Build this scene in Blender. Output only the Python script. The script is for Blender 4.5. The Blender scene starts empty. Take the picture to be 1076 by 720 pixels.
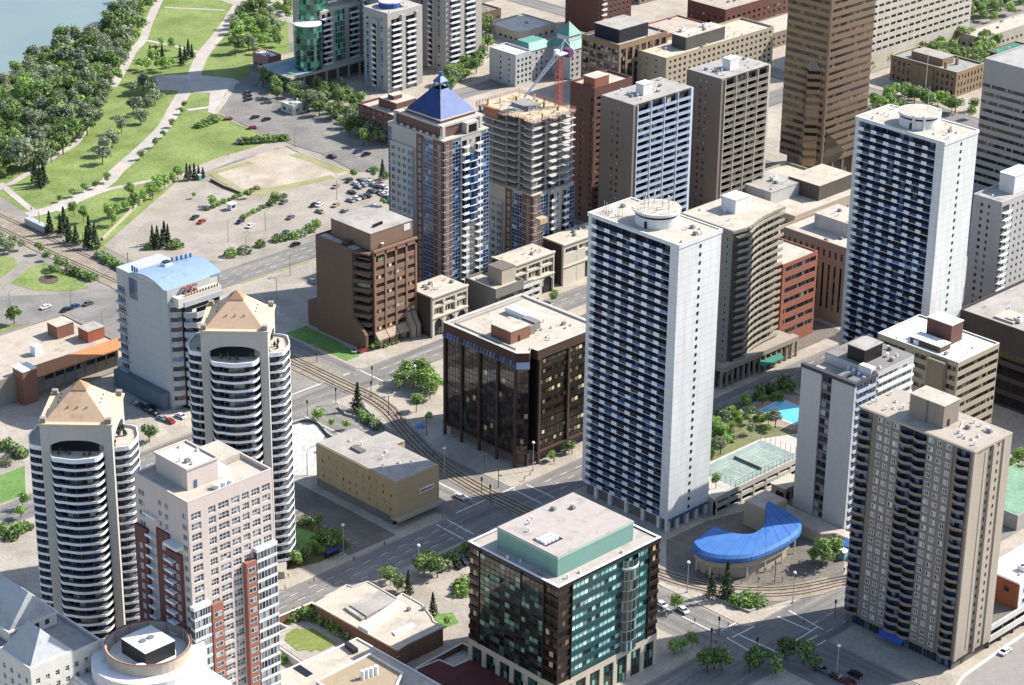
import bpy, math, random
from mathutils import Vector, Matrix
R = math.radians
PI = math.pi
# ------------------------------------------------------------------ camera, sky, sun, exposure
sc = bpy.context.scene
col = sc.collection
F_PX, PITCH, ROLL, YAW = 2471.47, 0.419547, 0.0117937, 0.790745
CAM = (-547.014, -552.895, 346.906)
def _axes():
    cp, sp = math.cos(PITCH), math.sin(PITCH)
    up = Vector((0, -cp, -sp)); h = Vector((0, -sp, cp)); r = Vector((1, 0, 0))
    X = math.cos(YAW)*h + math.sin(YAW)*r; Y = math.sin(YAW)*h - math.cos(YAW)*r
    cr, sr = math.cos(ROLL), math.sin(ROLL)
    Rm = Matrix(((cr, -sr, 0), (sr, cr, 0), (0, 0, 1)))
    return Matrix((Rm@X, Rm@Y, Rm@up))          # rows: world axes seen from the camera (x right, y down, z forward)
AX = _axes()
cam_data = bpy.data.cameras.new('camera'); cam = bpy.data.objects.new('camera', cam_data); col.objects.link(cam)
cam_data.sensor_width = 36; cam_data.sensor_fit = 'HORIZONTAL'
cam_data.lens = F_PX/1076*36
cam_data.clip_start = 5; cam_data.clip_end = 20000
m = Matrix.Identity(4)
right = AX.col[0]; down = AX.col[1]; fwd = AX.col[2]
for i in range(3):
    m[i][0] = right[i]; m[i][1] = -down[i]; m[i][2] = -fwd[i]; m[i][3] = CAM[i]
cam.matrix_world = m
sc.camera = cam
SUN_EL, SHADOW_AZ = 42.0, 25.0
sd = Vector((math.cos(R(SHADOW_AZ))*math.cos(R(SUN_EL)), -math.sin(R(SHADOW_AZ))*math.cos(R(SUN_EL)), math.sin(R(SUN_EL))))
w = bpy.data.worlds.new('World'); sc.world = w; w.use_nodes = True
nt = w.node_tree; bg = nt.nodes['Background']; sky = nt.nodes.new('ShaderNodeTexSky')
sky.sky_type = 'NISHITA'; sky.sun_disc = False; sky.sun_elevation = R(SUN_EL)
sky.sun_rotation = math.atan2(sd.x, sd.y)
nt.links.new(sky.outputs[0], bg.inputs[0]); bg.inputs[1].default_value = 0.135
sun_d = bpy.data.lights.new('sun', 'SUN'); sun = bpy.data.objects.new('sun', sun_d); col.objects.link(sun)
sun_d.energy = 4.8; sun_d.angle = R(0.5); sun_d.color = (1.0, 0.955, 0.88)
sun.rotation_euler = sd.to_track_quat('Z', 'Y').to_euler()
vs = sc.view_settings; vs.view_transform = 'Standard'; vs.look = 'None'; vs.exposure = 0.78; vs.gamma = 1
sc.cycles.max_bounces = 5; sc.cycles.diffuse_bounces = 2; sc.cycles.glossy_bounces = 3
sc.cycles.transmission_bounces = 2; sc.cycles.transparent_max_bounces = 4

# ------------------------------------------------------------------ survey helpers
def G(px, py, z=0.0):                            # a sight line of the survey photo met with the level z
    d = AX @ Vector((px-538, py-360, F_PX)); t = (z-CAM[2])/d.z
    return (CAM[0]+d.x*t, CAM[1]+d.y*t)
def GL_(pts, ox=0, oy=0, s=1.0, z=0.0): return [G(ox+a/s, oy+b/s, z) for a, b in pts]

# ------------------------------------------------------------------ materials
def lin(c):
    return tuple(((x/12.92) if x <= .04045 else ((x+.055)/1.055)**2.4) for x in c)
def hexc(h):
    h = h.lstrip('#'); c = lin(tuple(int(h[i:i+2], 16)/255 for i in (0, 2, 4))); g = .3*c[0]+.55*c[1]+.15*c[2]
    return tuple(g+(x-g)*.8 for x in c)
MATS = {}
def newmat(name):
    mt = bpy.data.materials.new(name); mt.use_nodes = True
    n = mt.node_tree; b = n.nodes['Principled BSDF']; return mt, n, b
def N(n, t, **k):
    x = n.nodes.new(t)
    for a, v in k.items(): setattr(x, a, v)
    return x
def wall(name, c, rough=.85, var=.12, streak=True, scale=.35, spec=.3, metal=0, course=0, fine=.1):
    """plain surface with mottling, rain streaks and fine grain"""
    if name in MATS: return MATS[name]
    c = hexc(c); mt, n, b = newmat(name); L = n.links
    g = N(n, 'ShaderNodeNewGeometry')
    mp = N(n, 'ShaderNodeMapping'); L.new(g.outputs['Position'], mp.inputs[0])
    mp.inputs['Scale'].default_value = (1, 1, .12 if streak else 1)
    n1 = N(n, 'ShaderNodeTexNoise'); n1.inputs['Scale'].default_value = scale; n1.inputs['Detail'].default_value = 5; n1.inputs['Roughness'].default_value = .65
    L.new(mp.outputs[0], n1.inputs['Vector'])
    n2 = N(n, 'ShaderNodeTexNoise'); n2.inputs['Scale'].default_value = 2.5; n2.inputs['Detail'].default_value = 3
    L.new(g.outputs['Position'], n2.inputs['Vector'])
    m1 = N(n, 'ShaderNodeMapRange'); m1.inputs['From Min'].default_value = .3; m1.inputs['From Max'].default_value = .7
    m1.inputs['To Min'].default_value = 1-var; m1.inputs['To Max'].default_value = 1+var*.6
    L.new(n1.outputs[0], m1.inputs[0])
    m2 = N(n, 'ShaderNodeMapRange'); m2.inputs['From Min'].default_value = .3; m2.inputs['From Max'].default_value = .7
    m2.inputs['To Min'].default_value = 1-fine; m2.inputs['To Max'].default_value = 1+fine*.7
    L.new(n2.outputs[0], m2.inputs[0])
    mu = N(n, 'ShaderNodeMath', operation='MULTIPLY'); L.new(m1.outputs[0], mu.inputs[0]); L.new(m2.outputs[0], mu.inputs[1])
    if course:
        sp = N(n, 'ShaderNodeSeparateXYZ'); L.new(g.outputs['Position'], sp.inputs[0])
        md = N(n, 'ShaderNodeMath', operation='PINGPONG'); md.inputs[1].default_value = course/2; L.new(sp.outputs[2], md.inputs[0])
        gt = N(n, 'ShaderNodeMath', operation='GREATER_THAN'); gt.inputs[1].default_value = .06; L.new(md.outputs[0], gt.inputs[0])
        mm = N(n, 'ShaderNodeMapRange'); mm.inputs['To Min'].default_value = .72; L.new(gt.outputs[0], mm.inputs[0])
        m3 = N(n, 'ShaderNodeMath', operation='MULTIPLY'); L.new(mu.outputs[0], m3.inputs[0]); L.new(mm.outputs[0], m3.inputs[1]); mu = m3
    if 'roof' in name:
        n5 = N(n, 'ShaderNodeTexNoise'); n5.inputs['Scale'].default_value = .22; n5.inputs['Detail'].default_value = 7; n5.inputs['Roughness'].default_value = .65; L.new(g.outputs['Position'], n5.inputs['Vector'])
        m6 = N(n, 'ShaderNodeMapRange'); m6.inputs['From Min'].default_value = .54; m6.inputs['From Max'].default_value = .62; m6.inputs['To Min'].default_value = 1; m6.inputs['To Max'].default_value = .82; L.new(n5.outputs[0], m6.inputs[0])
        m7 = N(n, 'ShaderNodeMath', operation='MULTIPLY'); L.new(mu.outputs[0], m7.inputs[0]); L.new(m6.outputs[0], m7.inputs[1]); mu = m7
    vm = N(n, 'ShaderNodeVectorMath', operation='SCALE'); vm.inputs[0].default_value = c
    L.new(mu.outputs[0], vm.inputs['Scale']); L.new(vm.outputs[0], b.inputs['Base Color'])
    b.inputs['Roughness'].default_value = rough; b.inputs['Specular IOR Level'].default_value = spec; b.inputs['Metallic'].default_value = metal
    MATS[name] = mt; return mt
def rnd(n):
    g = N(n, 'ShaderNodeNewGeometry'); o = N(n, 'ShaderNodeObjectInfo')
    a = N(n, 'ShaderNodeMath', operation='ADD'); n.links.new(g.outputs['Random Per Island'], a.inputs[0]); n.links.new(o.outputs['Random'], a.inputs[1])
    f = N(n, 'ShaderNodeMath', operation='FRACT'); n.links.new(a.outputs[0], f.inputs[0]); return f
def glass(name, cols, rough=.06, metal=0.0, spec=.7, interp='CONSTANT'):
    """panes: a list of (share, colour); each pane takes one of them (curtain, blind, dark room)"""
    if name in MATS: return MATS[name]
    mt, n, b = newmat(name); f = rnd(n)
    cr = N(n, 'ShaderNodeValToRGB'); cr.color_ramp.interpolation = interp
    pos = 0; el = cr.color_ramp.elements
    while len(el) > 1: el.remove(el[-1])
    for i, (s, c) in enumerate(cols):
        e = el[0] if i == 0 else el.new(pos)
        e.position = pos; e.color = (*hexc(c), 1); pos += s
    n.links.new(f.outputs[0], cr.inputs[0])
    g = N(n, 'ShaderNodeNewGeometry')
    nz = N(n, 'ShaderNodeTexNoise'); nz.inputs['Scale'].default_value = .22; nz.inputs['Detail'].default_value = 5; n.links.new(g.outputs['Position'], nz.inputs['Vector'])
    mr = N(n, 'ShaderNodeMapRange'); mr.inputs['From Min'].default_value = .3; mr.inputs['From Max'].default_value = .7; mr.inputs['To Min'].default_value = .4; mr.inputs['To Max'].default_value = 1.5  # cloudy tone imitates reflections, painted into the pane colour
    n.links.new(nz.outputs[0], mr.inputs[0])
    vm = N(n, 'ShaderNodeVectorMath', operation='SCALE'); n.links.new(cr.outputs[0], vm.inputs[0]); n.links.new(mr.outputs[0], vm.inputs['Scale'])
    n.links.new(vm.outputs[0], b.inputs['Base Color'])
    bp = N(n, 'ShaderNodeBump'); bp.inputs['Strength'].default_value = .06; bp.inputs['Distance'].default_value = .3
    n.links.new(nz.outputs[0], bp.inputs['Height']); n.links.new(bp.outputs[0], b.inputs['Normal'])
    b.inputs['Roughness'].default_value = rough; b.inputs['Metallic'].default_value = metal; b.inputs['Specular IOR Level'].default_value = spec
    MATS[name] = mt; return mt
def leafmat(name, cols):
    mt, n, b = newmat(name); f = rnd(n)
    cr = N(n, 'ShaderNodeValToRGB'); el = cr.color_ramp.elements
    while len(el) > 1: el.remove(el[-1])
    for i, c in enumerate(cols):
        e = el[0] if i == 0 else el.new(i/(len(cols)-1)); e.position = i/(len(cols)-1); e.color = (*hexc(c), 1)
    n.links.new(f.outputs[0], cr.inputs[0])
    o = N(n, 'ShaderNodeObjectInfo'); mr = N(n, 'ShaderNodeMapRange'); mr.inputs['To Min'].default_value = .72; mr.inputs['To Max'].default_value = 1.25
    n.links.new(o.outputs['Random'], mr.inputs[0])
    vm = N(n, 'ShaderNodeVectorMath', operation='SCALE'); n.links.new(cr.outputs[0], vm.inputs[0]); n.links.new(mr.outputs[0], vm.inputs['Scale'])
    n.links.new(vm.outputs[0], b.inputs['Base Color'])
    b.inputs['Roughness'].default_value = .6; b.inputs['Specular IOR Level'].default_value = .25
    tr = N(n, 'ShaderNodeBsdfTranslucent'); n.links.new(vm.outputs[0], tr.inputs[0])
    mx = N(n, 'ShaderNodeMixShader'); mx.inputs[0].default_value = .3
    n.links.new(b.outputs[0], mx.inputs[1]); n.links.new(tr.outputs[0], mx.inputs[2]); n.links.new(mx.outputs[0], n.nodes['Material Output'].inputs[0])
    MATS[name] = mt; return mt
def groundmat(name, c1, c2, scale=.05, detail=8, rough=.95, c3=None, spec=.2, stretch=None, fine=1.2, finev=.16, k=.62):
    mt, n, b = newmat(name); L = n.links
    g = N(n, 'ShaderNodeNewGeometry'); src = g.outputs['Position']
    if stretch:
        mp = N(n, 'ShaderNodeMapping'); mp.inputs['Scale'].default_value = stretch; L.new(src, mp.inputs[0]); src = mp.outputs[0]
    nz = N(n, 'ShaderNodeTexNoise'); nz.inputs['Scale'].default_value = scale; nz.inputs['Detail'].default_value = detail; nz.inputs['Roughness'].default_value = .6
    L.new(src, nz.inputs['Vector'])
    cr = N(n, 'ShaderNodeValToRGB'); cr.color_ramp.elements[0].position = .35; cr.color_ramp.elements[1].position = .65
    kc = lambda c: tuple(x*k for x in hexc(c))+(1,)
    cr.color_ramp.elements[0].color = kc(c1); cr.color_ramp.elements[1].color = kc(c2)
    if c3:
        e = cr.color_ramp.elements.new(.75); e.color = kc(c3)
    L.new(nz.outputs[0], cr.inputs[0])
    n2 = N(n, 'ShaderNodeTexNoise'); n2.inputs['Scale'].default_value = fine; n2.inputs['Detail'].default_value = 3; L.new(g.outputs['Position'], n2.inputs['Vector'])
    mr = N(n, 'ShaderNodeMapRange'); mr.inputs['From Min'].default_value = .3; mr.inputs['From Max'].default_value = .7; mr.inputs['To Min'].default_value = 1-finev; mr.inputs['To Max'].default_value = 1+finev
    L.new(n2.outputs[0], mr.inputs[0])
    vm = N(n, 'ShaderNodeVectorMath', operation='SCALE'); L.new(cr.outputs[0], vm.inputs[0])
    if 'grass' in name or 'water' in name: L.new(mr.outputs[0], vm.inputs['Scale'])
    else:
        vo = N(n, 'ShaderNodeTexVoronoi', distance='MANHATTAN'); vo.inputs['Scale'].default_value = .075; L.new(g.outputs['Position'], vo.inputs['Vector'])
        sx_ = N(n, 'ShaderNodeSeparateXYZ'); L.new(vo.outputs['Color'], sx_.inputs[0])
        m4 = N(n, 'ShaderNodeMapRange'); m4.inputs['To Min'].default_value = .9; m4.inputs['To Max'].default_value = 1.06; L.new(sx_.outputs[0], m4.inputs[0])
        n5 = N(n, 'ShaderNodeTexNoise'); n5.inputs['Scale'].default_value = .3; n5.inputs['Detail'].default_value = 6; n5.inputs['Roughness'].default_value = .7; L.new(g.outputs['Position'], n5.inputs['Vector'])
        m6 = N(n, 'ShaderNodeMapRange'); m6.inputs['From Min'].default_value = .56; m6.inputs['From Max'].default_value = .68; m6.inputs['To Min'].default_value = 1; m6.inputs['To Max'].default_value = .8; L.new(n5.outputs[0], m6.inputs[0])
        a_ = N(n, 'ShaderNodeMath', operation='MULTIPLY'); L.new(m4.outputs[0], a_.inputs[0]); L.new(m6.outputs[0], a_.inputs[1])
        c_ = N(n, 'ShaderNodeMath', operation='MULTIPLY'); L.new(a_.outputs[0], c_.inputs[0]); L.new(mr.outputs[0], c_.inputs[1]); L.new(c_.outputs[0], vm.inputs['Scale'])
    L.new(vm.outputs[0], b.inputs['Base Color']); b.inputs['Roughness'].default_value = rough; b.inputs['Specular IOR Level'].default_value = spec
    MATS[name] = mt; return mt
W = wall
roof_beige = W('roof_gravel_beige', '#b8ad9c', var=.17, streak=False, scale=.12, fine=.16)
roof_grey = W('roof_gravel_grey', '#a39c94', var=.2, streak=False, scale=.12, fine=.16)
roof_white = W('roof_membrane_white', '#e2e0da', var=.07, streak=False, scale=.15, fine=.05)
roof_tan = W('roof_gravel_tan', '#b5a588', var=.12, streak=False, scale=.12, fine=.16)
white_conc = W('white_concrete', '#cfcfcc', var=.1, fine=.04)
white_metal = W('white_metal', '#dadde0', rough=.5, var=.04, fine=.02)
grey_metal = W('grey_metal', '#8d9093', rough=.45, var=.08, metal=.4)
dark_metal = W('dark_metal', '#2b2c30', rough=.5, var=.1)
concrete = W('concrete_grey', '#a5a099', var=.12)
conc_dark = W('concrete_dark', '#6f6a64', var=.12)
black = W('black_panel', '#1b1a1c', rough=.4, var=.1)
frame_white = W('frame_white', '#cfd2d4', rough=.5, var=.03)
frame_dark = W('frame_dark', '#2e2b29', rough=.5, var=.05)
dark_room = glass('window_dark', [(.55, '#15181d'), (.2, '#242a33'), (.12, '#4a4a48'), (.13, '#a09a8c')])
blue_dark = glass('window_navy', [(.28, '#18253f'), (.27, '#243555'), (.15, '#30252a'), (.15, '#3a302e'), (.15, '#5a7090')])

# ------------------------------------------------------------------ mesh helpers
class MB:
    def __init__(s): s.v = []; s.f = []; s.m = []
    def add(s, vs_, fs, mi=0):
        o = len(s.v); s.v += [tuple(p) for p in vs_]
        for q in fs: s.f.append(tuple(o+i for i in q)); s.m.append(mi)
        return s
    def box(s, x0, x1, y0, y1, z0, z1, mi=0):
        if x1 < x0: x0, x1 = x1, x0
        if y1 < y0: y0, y1 = y1, y0
        return s.add([(x0,y0,z0),(x1,y0,z0),(x1,y1,z0),(x0,y1,z0),(x0,y0,z1),(x1,y0,z1),(x1,y1,z1),(x0,y1,z1)],
                     [(0,3,2,1),(4,5,6,7),(0,1,5,4),(1,2,6,5),(2,3,7,6),(3,0,4,7)], mi)
    def quad(s, a, b, c, d, mi=0): return s.add([a,b,c,d], [(0,1,2,3)], mi)
    def prism(s, pts, z0, z1, mi=0, top=None):
        a = sum(pts[i][0]*pts[(i+1) % len(pts)][1]-pts[(i+1) % len(pts)][0]*pts[i][1] for i in range(len(pts)))
        if a < 0: pts = pts[::-1]
        n = len(pts)
        s.add([(p[0],p[1],z0) for p in pts]+[(p[0],p[1],z1) for p in pts],
              [tuple(range(n-1,-1,-1))]+[(i,(i+1) % n,n+(i+1) % n,n+i) for i in range(n)], mi)
        s.add([(p[0],p[1],z1) for p in pts], [tuple(range(n))], mi if top is None else top); return s
    def cyl(s, x, y, r, z0, z1, n=12, mi=0, r1=None):
        r1 = r if r1 is None else r1
        a = [(x+r*math.cos(2*PI*i/n), y+r*math.sin(2*PI*i/n), z0) for i in range(n)]
        b = [(x+r1*math.cos(2*PI*i/n), y+r1*math.sin(2*PI*i/n), z1) for i in range(n)]
        return s.add(a+b, [tuple(range(n-1,-1,-1)), tuple(range(n,2*n))]+[(i,(i+1) % n,n+(i+1) % n,n+i) for i in range(n)], mi)
    def tube(s, p, q, r, n=6, mi=0, r1=None):
        p = Vector(p); q = Vector(q); d = (q-p)
        if d.length < 1e-6: return s
        d.normalize(); u = d.orthogonal().normalized(); v = d.cross(u); r1 = r if r1 is None else r1
        a = [p+(u*math.cos(2*PI*i/n)+v*math.sin(2*PI*i/n))*r for i in range(n)]
        b = [q+(u*math.cos(2*PI*i/n)+v*math.sin(2*PI*i/n))*r1 for i in range(n)]
        return s.add(a+b, [tuple(range(n-1,-1,-1)), tuple(range(n,2*n))]+[(i,(i+1) % n,n+(i+1) % n,n+i) for i in range(n)], mi)
    def merge(s, o, M_):
        k = len(s.v); s.v += [tuple(M_ @ Vector(p)) for p in o.v]
        s.f += [tuple(k+i for i in q) for q in o.f]; s.m += o.m; return s
    def mesh(s, name, mats):
        me = bpy.data.meshes.new(name); me.from_pydata(s.v, [], s.f)
        for x in (mats if isinstance(mats, (list, tuple)) else [mats]): me.materials.append(x)
        me.polygons.foreach_set('material_index', s.m); me.update(); return me
    def build(s, name, mats, parent=None, loc=(0,0,0), rz=0):
        o = bpy.data.objects.new(name, s.mesh(name, mats)); col.objects.link(o)
        o.location = loc; o.rotation_euler = (0,0,rz)
        if parent: o.parent = parent
        return o
def tag(o, label=None, cat=None, group=None, kind=None):
    if label: o['label'] = label
    if cat: o['category'] = cat
    if group: o['group'] = group
    if kind: o['kind'] = kind
    return o
def empty(name, loc, label, cat, group=None, rz=0):
    o = bpy.data.objects.new(name, None); col.objects.link(o); o.empty_display_size = 1
    o.location = loc; o.rotation_euler = (0,0,rz); return tag(o, label, cat, group)
def inst(name, me, parent, loc, rz=0, sc_=None):
    o = bpy.data.objects.new(name, me); col.objects.link(o); o.parent = parent; o.location = loc; o.rotation_euler = (0,0,rz)
    if sc_: o.scale = sc_
    return o
def repeat(name, mb, mats, parent, spots, limit=100):
    """spots: (x,y,z,rz). The ones nearest the viewer become parts, the remainder one mass."""
    if not spots: return []
    base = parent.matrix_basis if parent else Matrix()
    base = Matrix.Translation(parent.location) @ parent.rotation_euler.to_matrix().to_4x4()
    cv = Vector(CAM)
    key = lambda s: ((base @ Vector(s[:3]))-cv).length
    spots = sorted(spots, key=key)
    me = mb.mesh(name, mats); out = []
    for s in spots[:limit]: out.append(inst(name, me, parent, s[:3], s[3]))
    if len(spots) > limit:
        big = MB()
        for s in spots[limit:]: big.merge(mb, Matrix.Translation(s[:3]) @ Matrix.Rotation(s[3], 4, 'Z'))
        tag(big.build(name, mats, parent), kind='stuff')
    return out
def window_mb(w_, h_, nx=2, ny=1, fr=.07, mi_g=0, mi_f=1):
    """faces -y, origin bottom left; pane split by mullions"""
    b = MB(); cw = w_/nx; ch = h_/ny
    for i in range(nx):
        for j in range(ny):
            b.quad((i*cw,0,j*ch),((i+1)*cw,0,j*ch),((i+1)*cw,0,(j+1)*ch),(i*cw,0,(j+1)*ch), mi_g)
    t = fr
    for i in range(nx+1):
        x = min(max(i*cw-t/2, 0), w_-t); b.box(x, x+t, -.06, -.005, 0, h_, mi_f)
    xs = [min(max(i*cw-t/2, 0), w_-t) for i in range(nx+1)]
    for i in range(nx):
        for j in range(ny+1):
            z = min(max(j*ch-t/2, 0), h_-t); b.box(xs[i]+t, xs[i+1], -.055, -.005, z, z+t, mi_f)
    return b
def spots_on(face, Wd, Dp, u, z, d=0.0):
    """place of a -y facing piece on a face: near R (-y), L (-x), B (+x), K (+y); u is its left end counted from the near corner"""
    if face == 'R': return (u, d, z, 0)
    if face == 'L': return (d, u, z, -PI/2)
    if face == 'B': return (Wd-d, u, z, PI/2)
    if face == 'K': return (u, Dp-d, z, PI)
def place(face, Wd, Dp, u, w_, z, d=0.0):
    x, y, zz, r = spots_on(face, Wd, Dp, u, z, d)
    if face == 'L': y = u+w_
    if face == 'K': x = u+w_
    return (x, y, zz, r)
def fbox(b, face, Wd, Dp, u0, u1, d0, d1, z0, z1, mi=0):
    """box on a face; d counts inwards from the wall plane (negative = proud)"""
    if face == 'R': b.box(u0, u1, d0, d1, z0, z1, mi)
    if face == 'L': b.box(d0, d1, u0, u1, z0, z1, mi)
    if face == 'B': b.box(Wd-d1, Wd-d0, u0, u1, z0, z1, mi)
    if face == 'K': b.box(u0, u1, Dp-d1, Dp-d0, z0, z1, mi)
VENT = {}
def vents(root, x0, x1, y0, y1, z, seed, n=8, ducts=0, mats=None):
    rg = random.Random(seed)
    if 'a' not in VENT:
        VENT['a'] = MB().cyl(0,0,.22,0,.9,8).cyl(0,0,.38,.9,1.15,8).mesh('roof_vent', white_metal)
        VENT['b'] = MB().box(-.7,.7,-.5,.5,0,.8).box(-.5,.5,-.35,.35,.8,1.0).mesh('air_unit', grey_metal)
        VENT['c'] = MB().box(-.4,.4,-.4,.4,0,.35).cyl(0,0,.25,.35,.8,8).mesh('exhaust_fan', W('fan_white','#c9c9c4'))
        VENT['d'] = MB().box(-1.3,1.3,-.9,.9,.3,1.7).box(-1.1,-.9,-.7,.7,0,.3).box(.9,1.1,-.7,.7,0,.3).cyl(0,0,.6,1.7,1.85,12,1).mesh('air_handler', [white_metal, dark_metal])
    for i in range(n):
        k = rg.choice('aabcc'); nm = {'a':'roof_vent','b':'air_unit','c':'exhaust_fan'}[k]
        inst(nm, VENT[k], root, (rg.uniform(x0,x1), rg.uniform(y0,y1), z), rg.choice((0,PI/2)))
    for i in range(ducts):
        inst('air_handler', VENT['d'], root, (rg.uniform(x0,x1), rg.uniform(y0,y1), z), rg.choice((0,PI/2)))

def building(name, label, x, y, Wd, Dp, H, wm, roofm, faces, rec=.3, par=.9, core=None, cat='building', group=None, part='wall', seed=0, clutter=8, ducts=0, rz=0, parm=None):
    """faces: {face: dict(rows=[(z0,z1)..], cols=[(u0,u1)..], pane=(nx,ny), g=glass, f=frame, pn=part name)}; a face not listed is blank.
    Rows are openings between bands, columns openings between piers. Returns the root."""
    root = empty(name, (x,y,0), label, cat, group, rz)
    b = MB(); F = faces
    cx0 = rec if 'L' in F else 0; cx1 = Wd-(rec if 'B' in F else 0)
    cy0 = rec if 'R' in F else 0; cy1 = Dp-(rec if 'K' in F else 0)
    zr = H-par
    b.box(cx0, cx1, cy0, cy1, 0, zr, 1)
    # parapet on the core
    pt = .35
    b.box(0, Wd, 0, pt, zr, H); b.box(0, Wd, Dp-pt, Dp, zr, H)
    b.box(0, pt, pt, Dp-pt, zr, H); b.box(Wd-pt, Wd, pt, Dp-pt, zr, H)
    if cx0 == 0: pass
    for face, s in F.items():
        ln = {'R': (cx0, cx1), 'K': (cx0, cx1), 'L': (0, Dp), 'B': (0, Dp)}[face]
        rows = sorted(s['rows']); cols = sorted(s.get('cols', [])); z = 0
        zs = []
        for r0, r1 in rows: zs.append((z, r0)); z = r1
        zs.append((z, zr))
        for a, c in zs:
            if c-a > .01: fbox(b, face, Wd, Dp, ln[0], ln[1], 0, rec, a, c)
        if cols:
            us = []; u = ln[0]
            for c0, c1 in cols: us.append((u, c0)); u = c1
            us.append((u, ln[1]))
        else:
            us = []; cols = [(ln[0]+(.3 if face in 'LB' else 0), ln[1]-.3)]
            us = [(ln[0], cols[0][0]), (cols[0][1], ln[1])]
        for r0, r1 in rows:
            for a, c in us:
                if c-a > .01: fbox(b, face, Wd, Dp, a, c, 0, rec, r0, r1)
        if s.get('g'):
            groups = {}
            for r0, r1 in rows:
                for c0, c1 in cols:
                    groups.setdefault((round(c1-c0,3), round(r1-r0,3)), []).append(place(face, Wd, Dp, c0, c1-c0, r0, rec*.75))
            lim = max(1, 100//max(1, len(F)*len(groups))) if len(F)*len(groups) > 1 else 100
            for (ww, hh), sp in groups.items():
                nx, ny = s.get('pane', (2,1))
                if s.get('pw'): nx = max(1, round(ww/s['pw']))
                repeat(s.get('pn', 'window'), window_mb(ww, hh, nx, ny, s.get('fr', .08)), [s['g'], s.get('f', frame_dark)], root, sp, s.get('lim', lim))
    b.build(part, [wm, core or wm], root)
    rf = MB(); rf.box(pt+.01, Wd-pt-.01, pt+.01, Dp-pt-.01, zr-.1, zr+.06)
    rf.build('roof', roofm, root)
    cp = MB(); k = .06
    cp.box(-k, Wd+k, -k, pt+k, H+.002, H+.1); cp.box(-k, Wd+k, Dp-pt-k, Dp+k, H+.002, H+.1); cp.box(-k, pt+k, pt+k, Dp-pt-k, H+.002, H+.1); cp.box(Wd-pt-k, Wd+k, pt+k, Dp-pt-k, H+.002, H+.1)
    cp.build('parapet_cap', parm or wm, root)
    if clutter: vents(root, 1.5, Wd-1.5, 1.5, Dp-1.5, zr+.07, seed or sum(map(ord, label)) % 999, clutter, ducts)
    return root
def rows(z0, fh, n, a, b_): return [(z0+i*fh+a, z0+i*fh+b_) for i in range(n)]
def cols(u0, u1, n, w_):
    p = (u1-u0)/n; return [(u0+(i+.5)*p-w_/2, u0+(i+.5)*p+w_/2) for i in range(n)]
def penthouse(root, x0, x1, y0, y1, z0, z1, wm, rm=None, name='penthouse', cap=None):
    b = MB(); b.box(x0, x1, y0, y1, z0, z1); b.box(x0-.15, x1+.15, y0-.15, y1+.15, z1+.002, z1+.25, 1)
    o = b.build(name, [wm, cap or rm or roof_beige], root)
    return o

# ------------------------------------------------------------------ the ground
asphalt = groundmat('asphalt', '#77736e', '#8b8680', k=.92, scale=.08, stretch=(1,1,1), c3='#989289')
asphalt_x = groundmat('asphalt_avenue', '#6f6c69', '#8d8883', k=.92, scale=.45, stretch=(.04,1,1), c3='#97918a', detail=4)
asphalt_y = groundmat('asphalt_street', '#726f6b', '#8d8883', k=.92, scale=.45, stretch=(1,.04,1), c3='#97918a', detail=4)
pave = groundmat('pavement_slabs', '#b4a897', '#c8bcaa', scale=.1, c3='#bfae9b', k=.72)
lotm = groundmat('lot_gravel', '#a89c8d', '#bbb0a1', scale=.06, c3='#c4baad', k=.74)
cityg = groundmat('city_ground', '#8f887e', '#b0a799', scale=.03, c3='#a79c8b', k=.75)
dirt = groundmat('pale_dirt', '#b8a88c', '#d0c2ab', scale=.07, c3='#a89f78', k=.72)
grassm = groundmat('lawn_grass', '#67792f', '#839345', k=.95, scale=.06, c3='#96935e', fine=.8, finev=.22)
grassb = groundmat('bright_grass', '#587f2e', '#6d933c', k=.95, scale=.1, fine=.8)
drygrass = groundmat('dry_grass', '#84844e', '#9d966a', k=.95, scale=.1, c3='#7f8a4a')
watm = groundmat('river_water', '#7b918a', '#829990', k=.8, scale=.015, rough=.2, spec=.5, finev=.03)
paint = W('road_paint', '#dcdcd8', var=.15, streak=False, scale=.8)
railm = W('rail_steel', '#463a31', rough=.5, var=.2)
ballast = groundmat('track_bed', '#9a8c7a', '#b3a58f', scale=.3, k=.7)
redpave = groundmat('red_pavers', '#b0a08e', '#bfae9a', scale=.2)
def sheet(name, pts, z, mt, kind='structure', thick=None):
    b = MB(); b.prism(list(pts), z-(thick or .5), z); o = b.build(name, mt); o['kind'] = kind; return o
def ribbon(name, pts, wd, z, mt, kind='structure'):
    b = MB(); P = [Vector((p[0],p[1],0)) for p in pts]; L_ = []; R_ = []
    for i, p in enumerate(P):
        d = (P[min(i+1,len(P)-1)]-P[max(i-1,0)]).normalized(); n_ = Vector((-d.y, d.x, 0))
        ww = wd[i] if isinstance(wd, (list,tuple)) else wd
        L_.append(p+n_*ww/2); R_.append(p-n_*ww/2)
    vs_ = [(p.x,p.y,z) for p in L_]+[(p.x,p.y,z) for p in R_]; n = len(P)
    b.add(vs_, [(i, i+n, i+n+1, i+1) for i in range(n-1)])
    o = b.build(name, mt); o['kind'] = kind; return o
def smooth(pts, k=4):
    out = []; P = [Vector((p[0],p[1],0)) for p in pts]
    for i in range(len(P)-1):
        a, b, c, d = P[max(i-1,0)], P[i], P[i+1], P[min(i+2,len(P)-1)]
        for j in range(k):
            t = j/k; out.append(.5*((2*b)+(c-a)*t+(2*a-5*b+4*c-d)*t*t+(3*b-a-3*c+d)*t**3))
    out.append(P[-1]); return [(p.x,p.y) for p in out]
sheet('ground', [(-900,-900),(6000,-900),(6000,6000),(-900,6000)], 0, cityg, thick=1)
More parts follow.
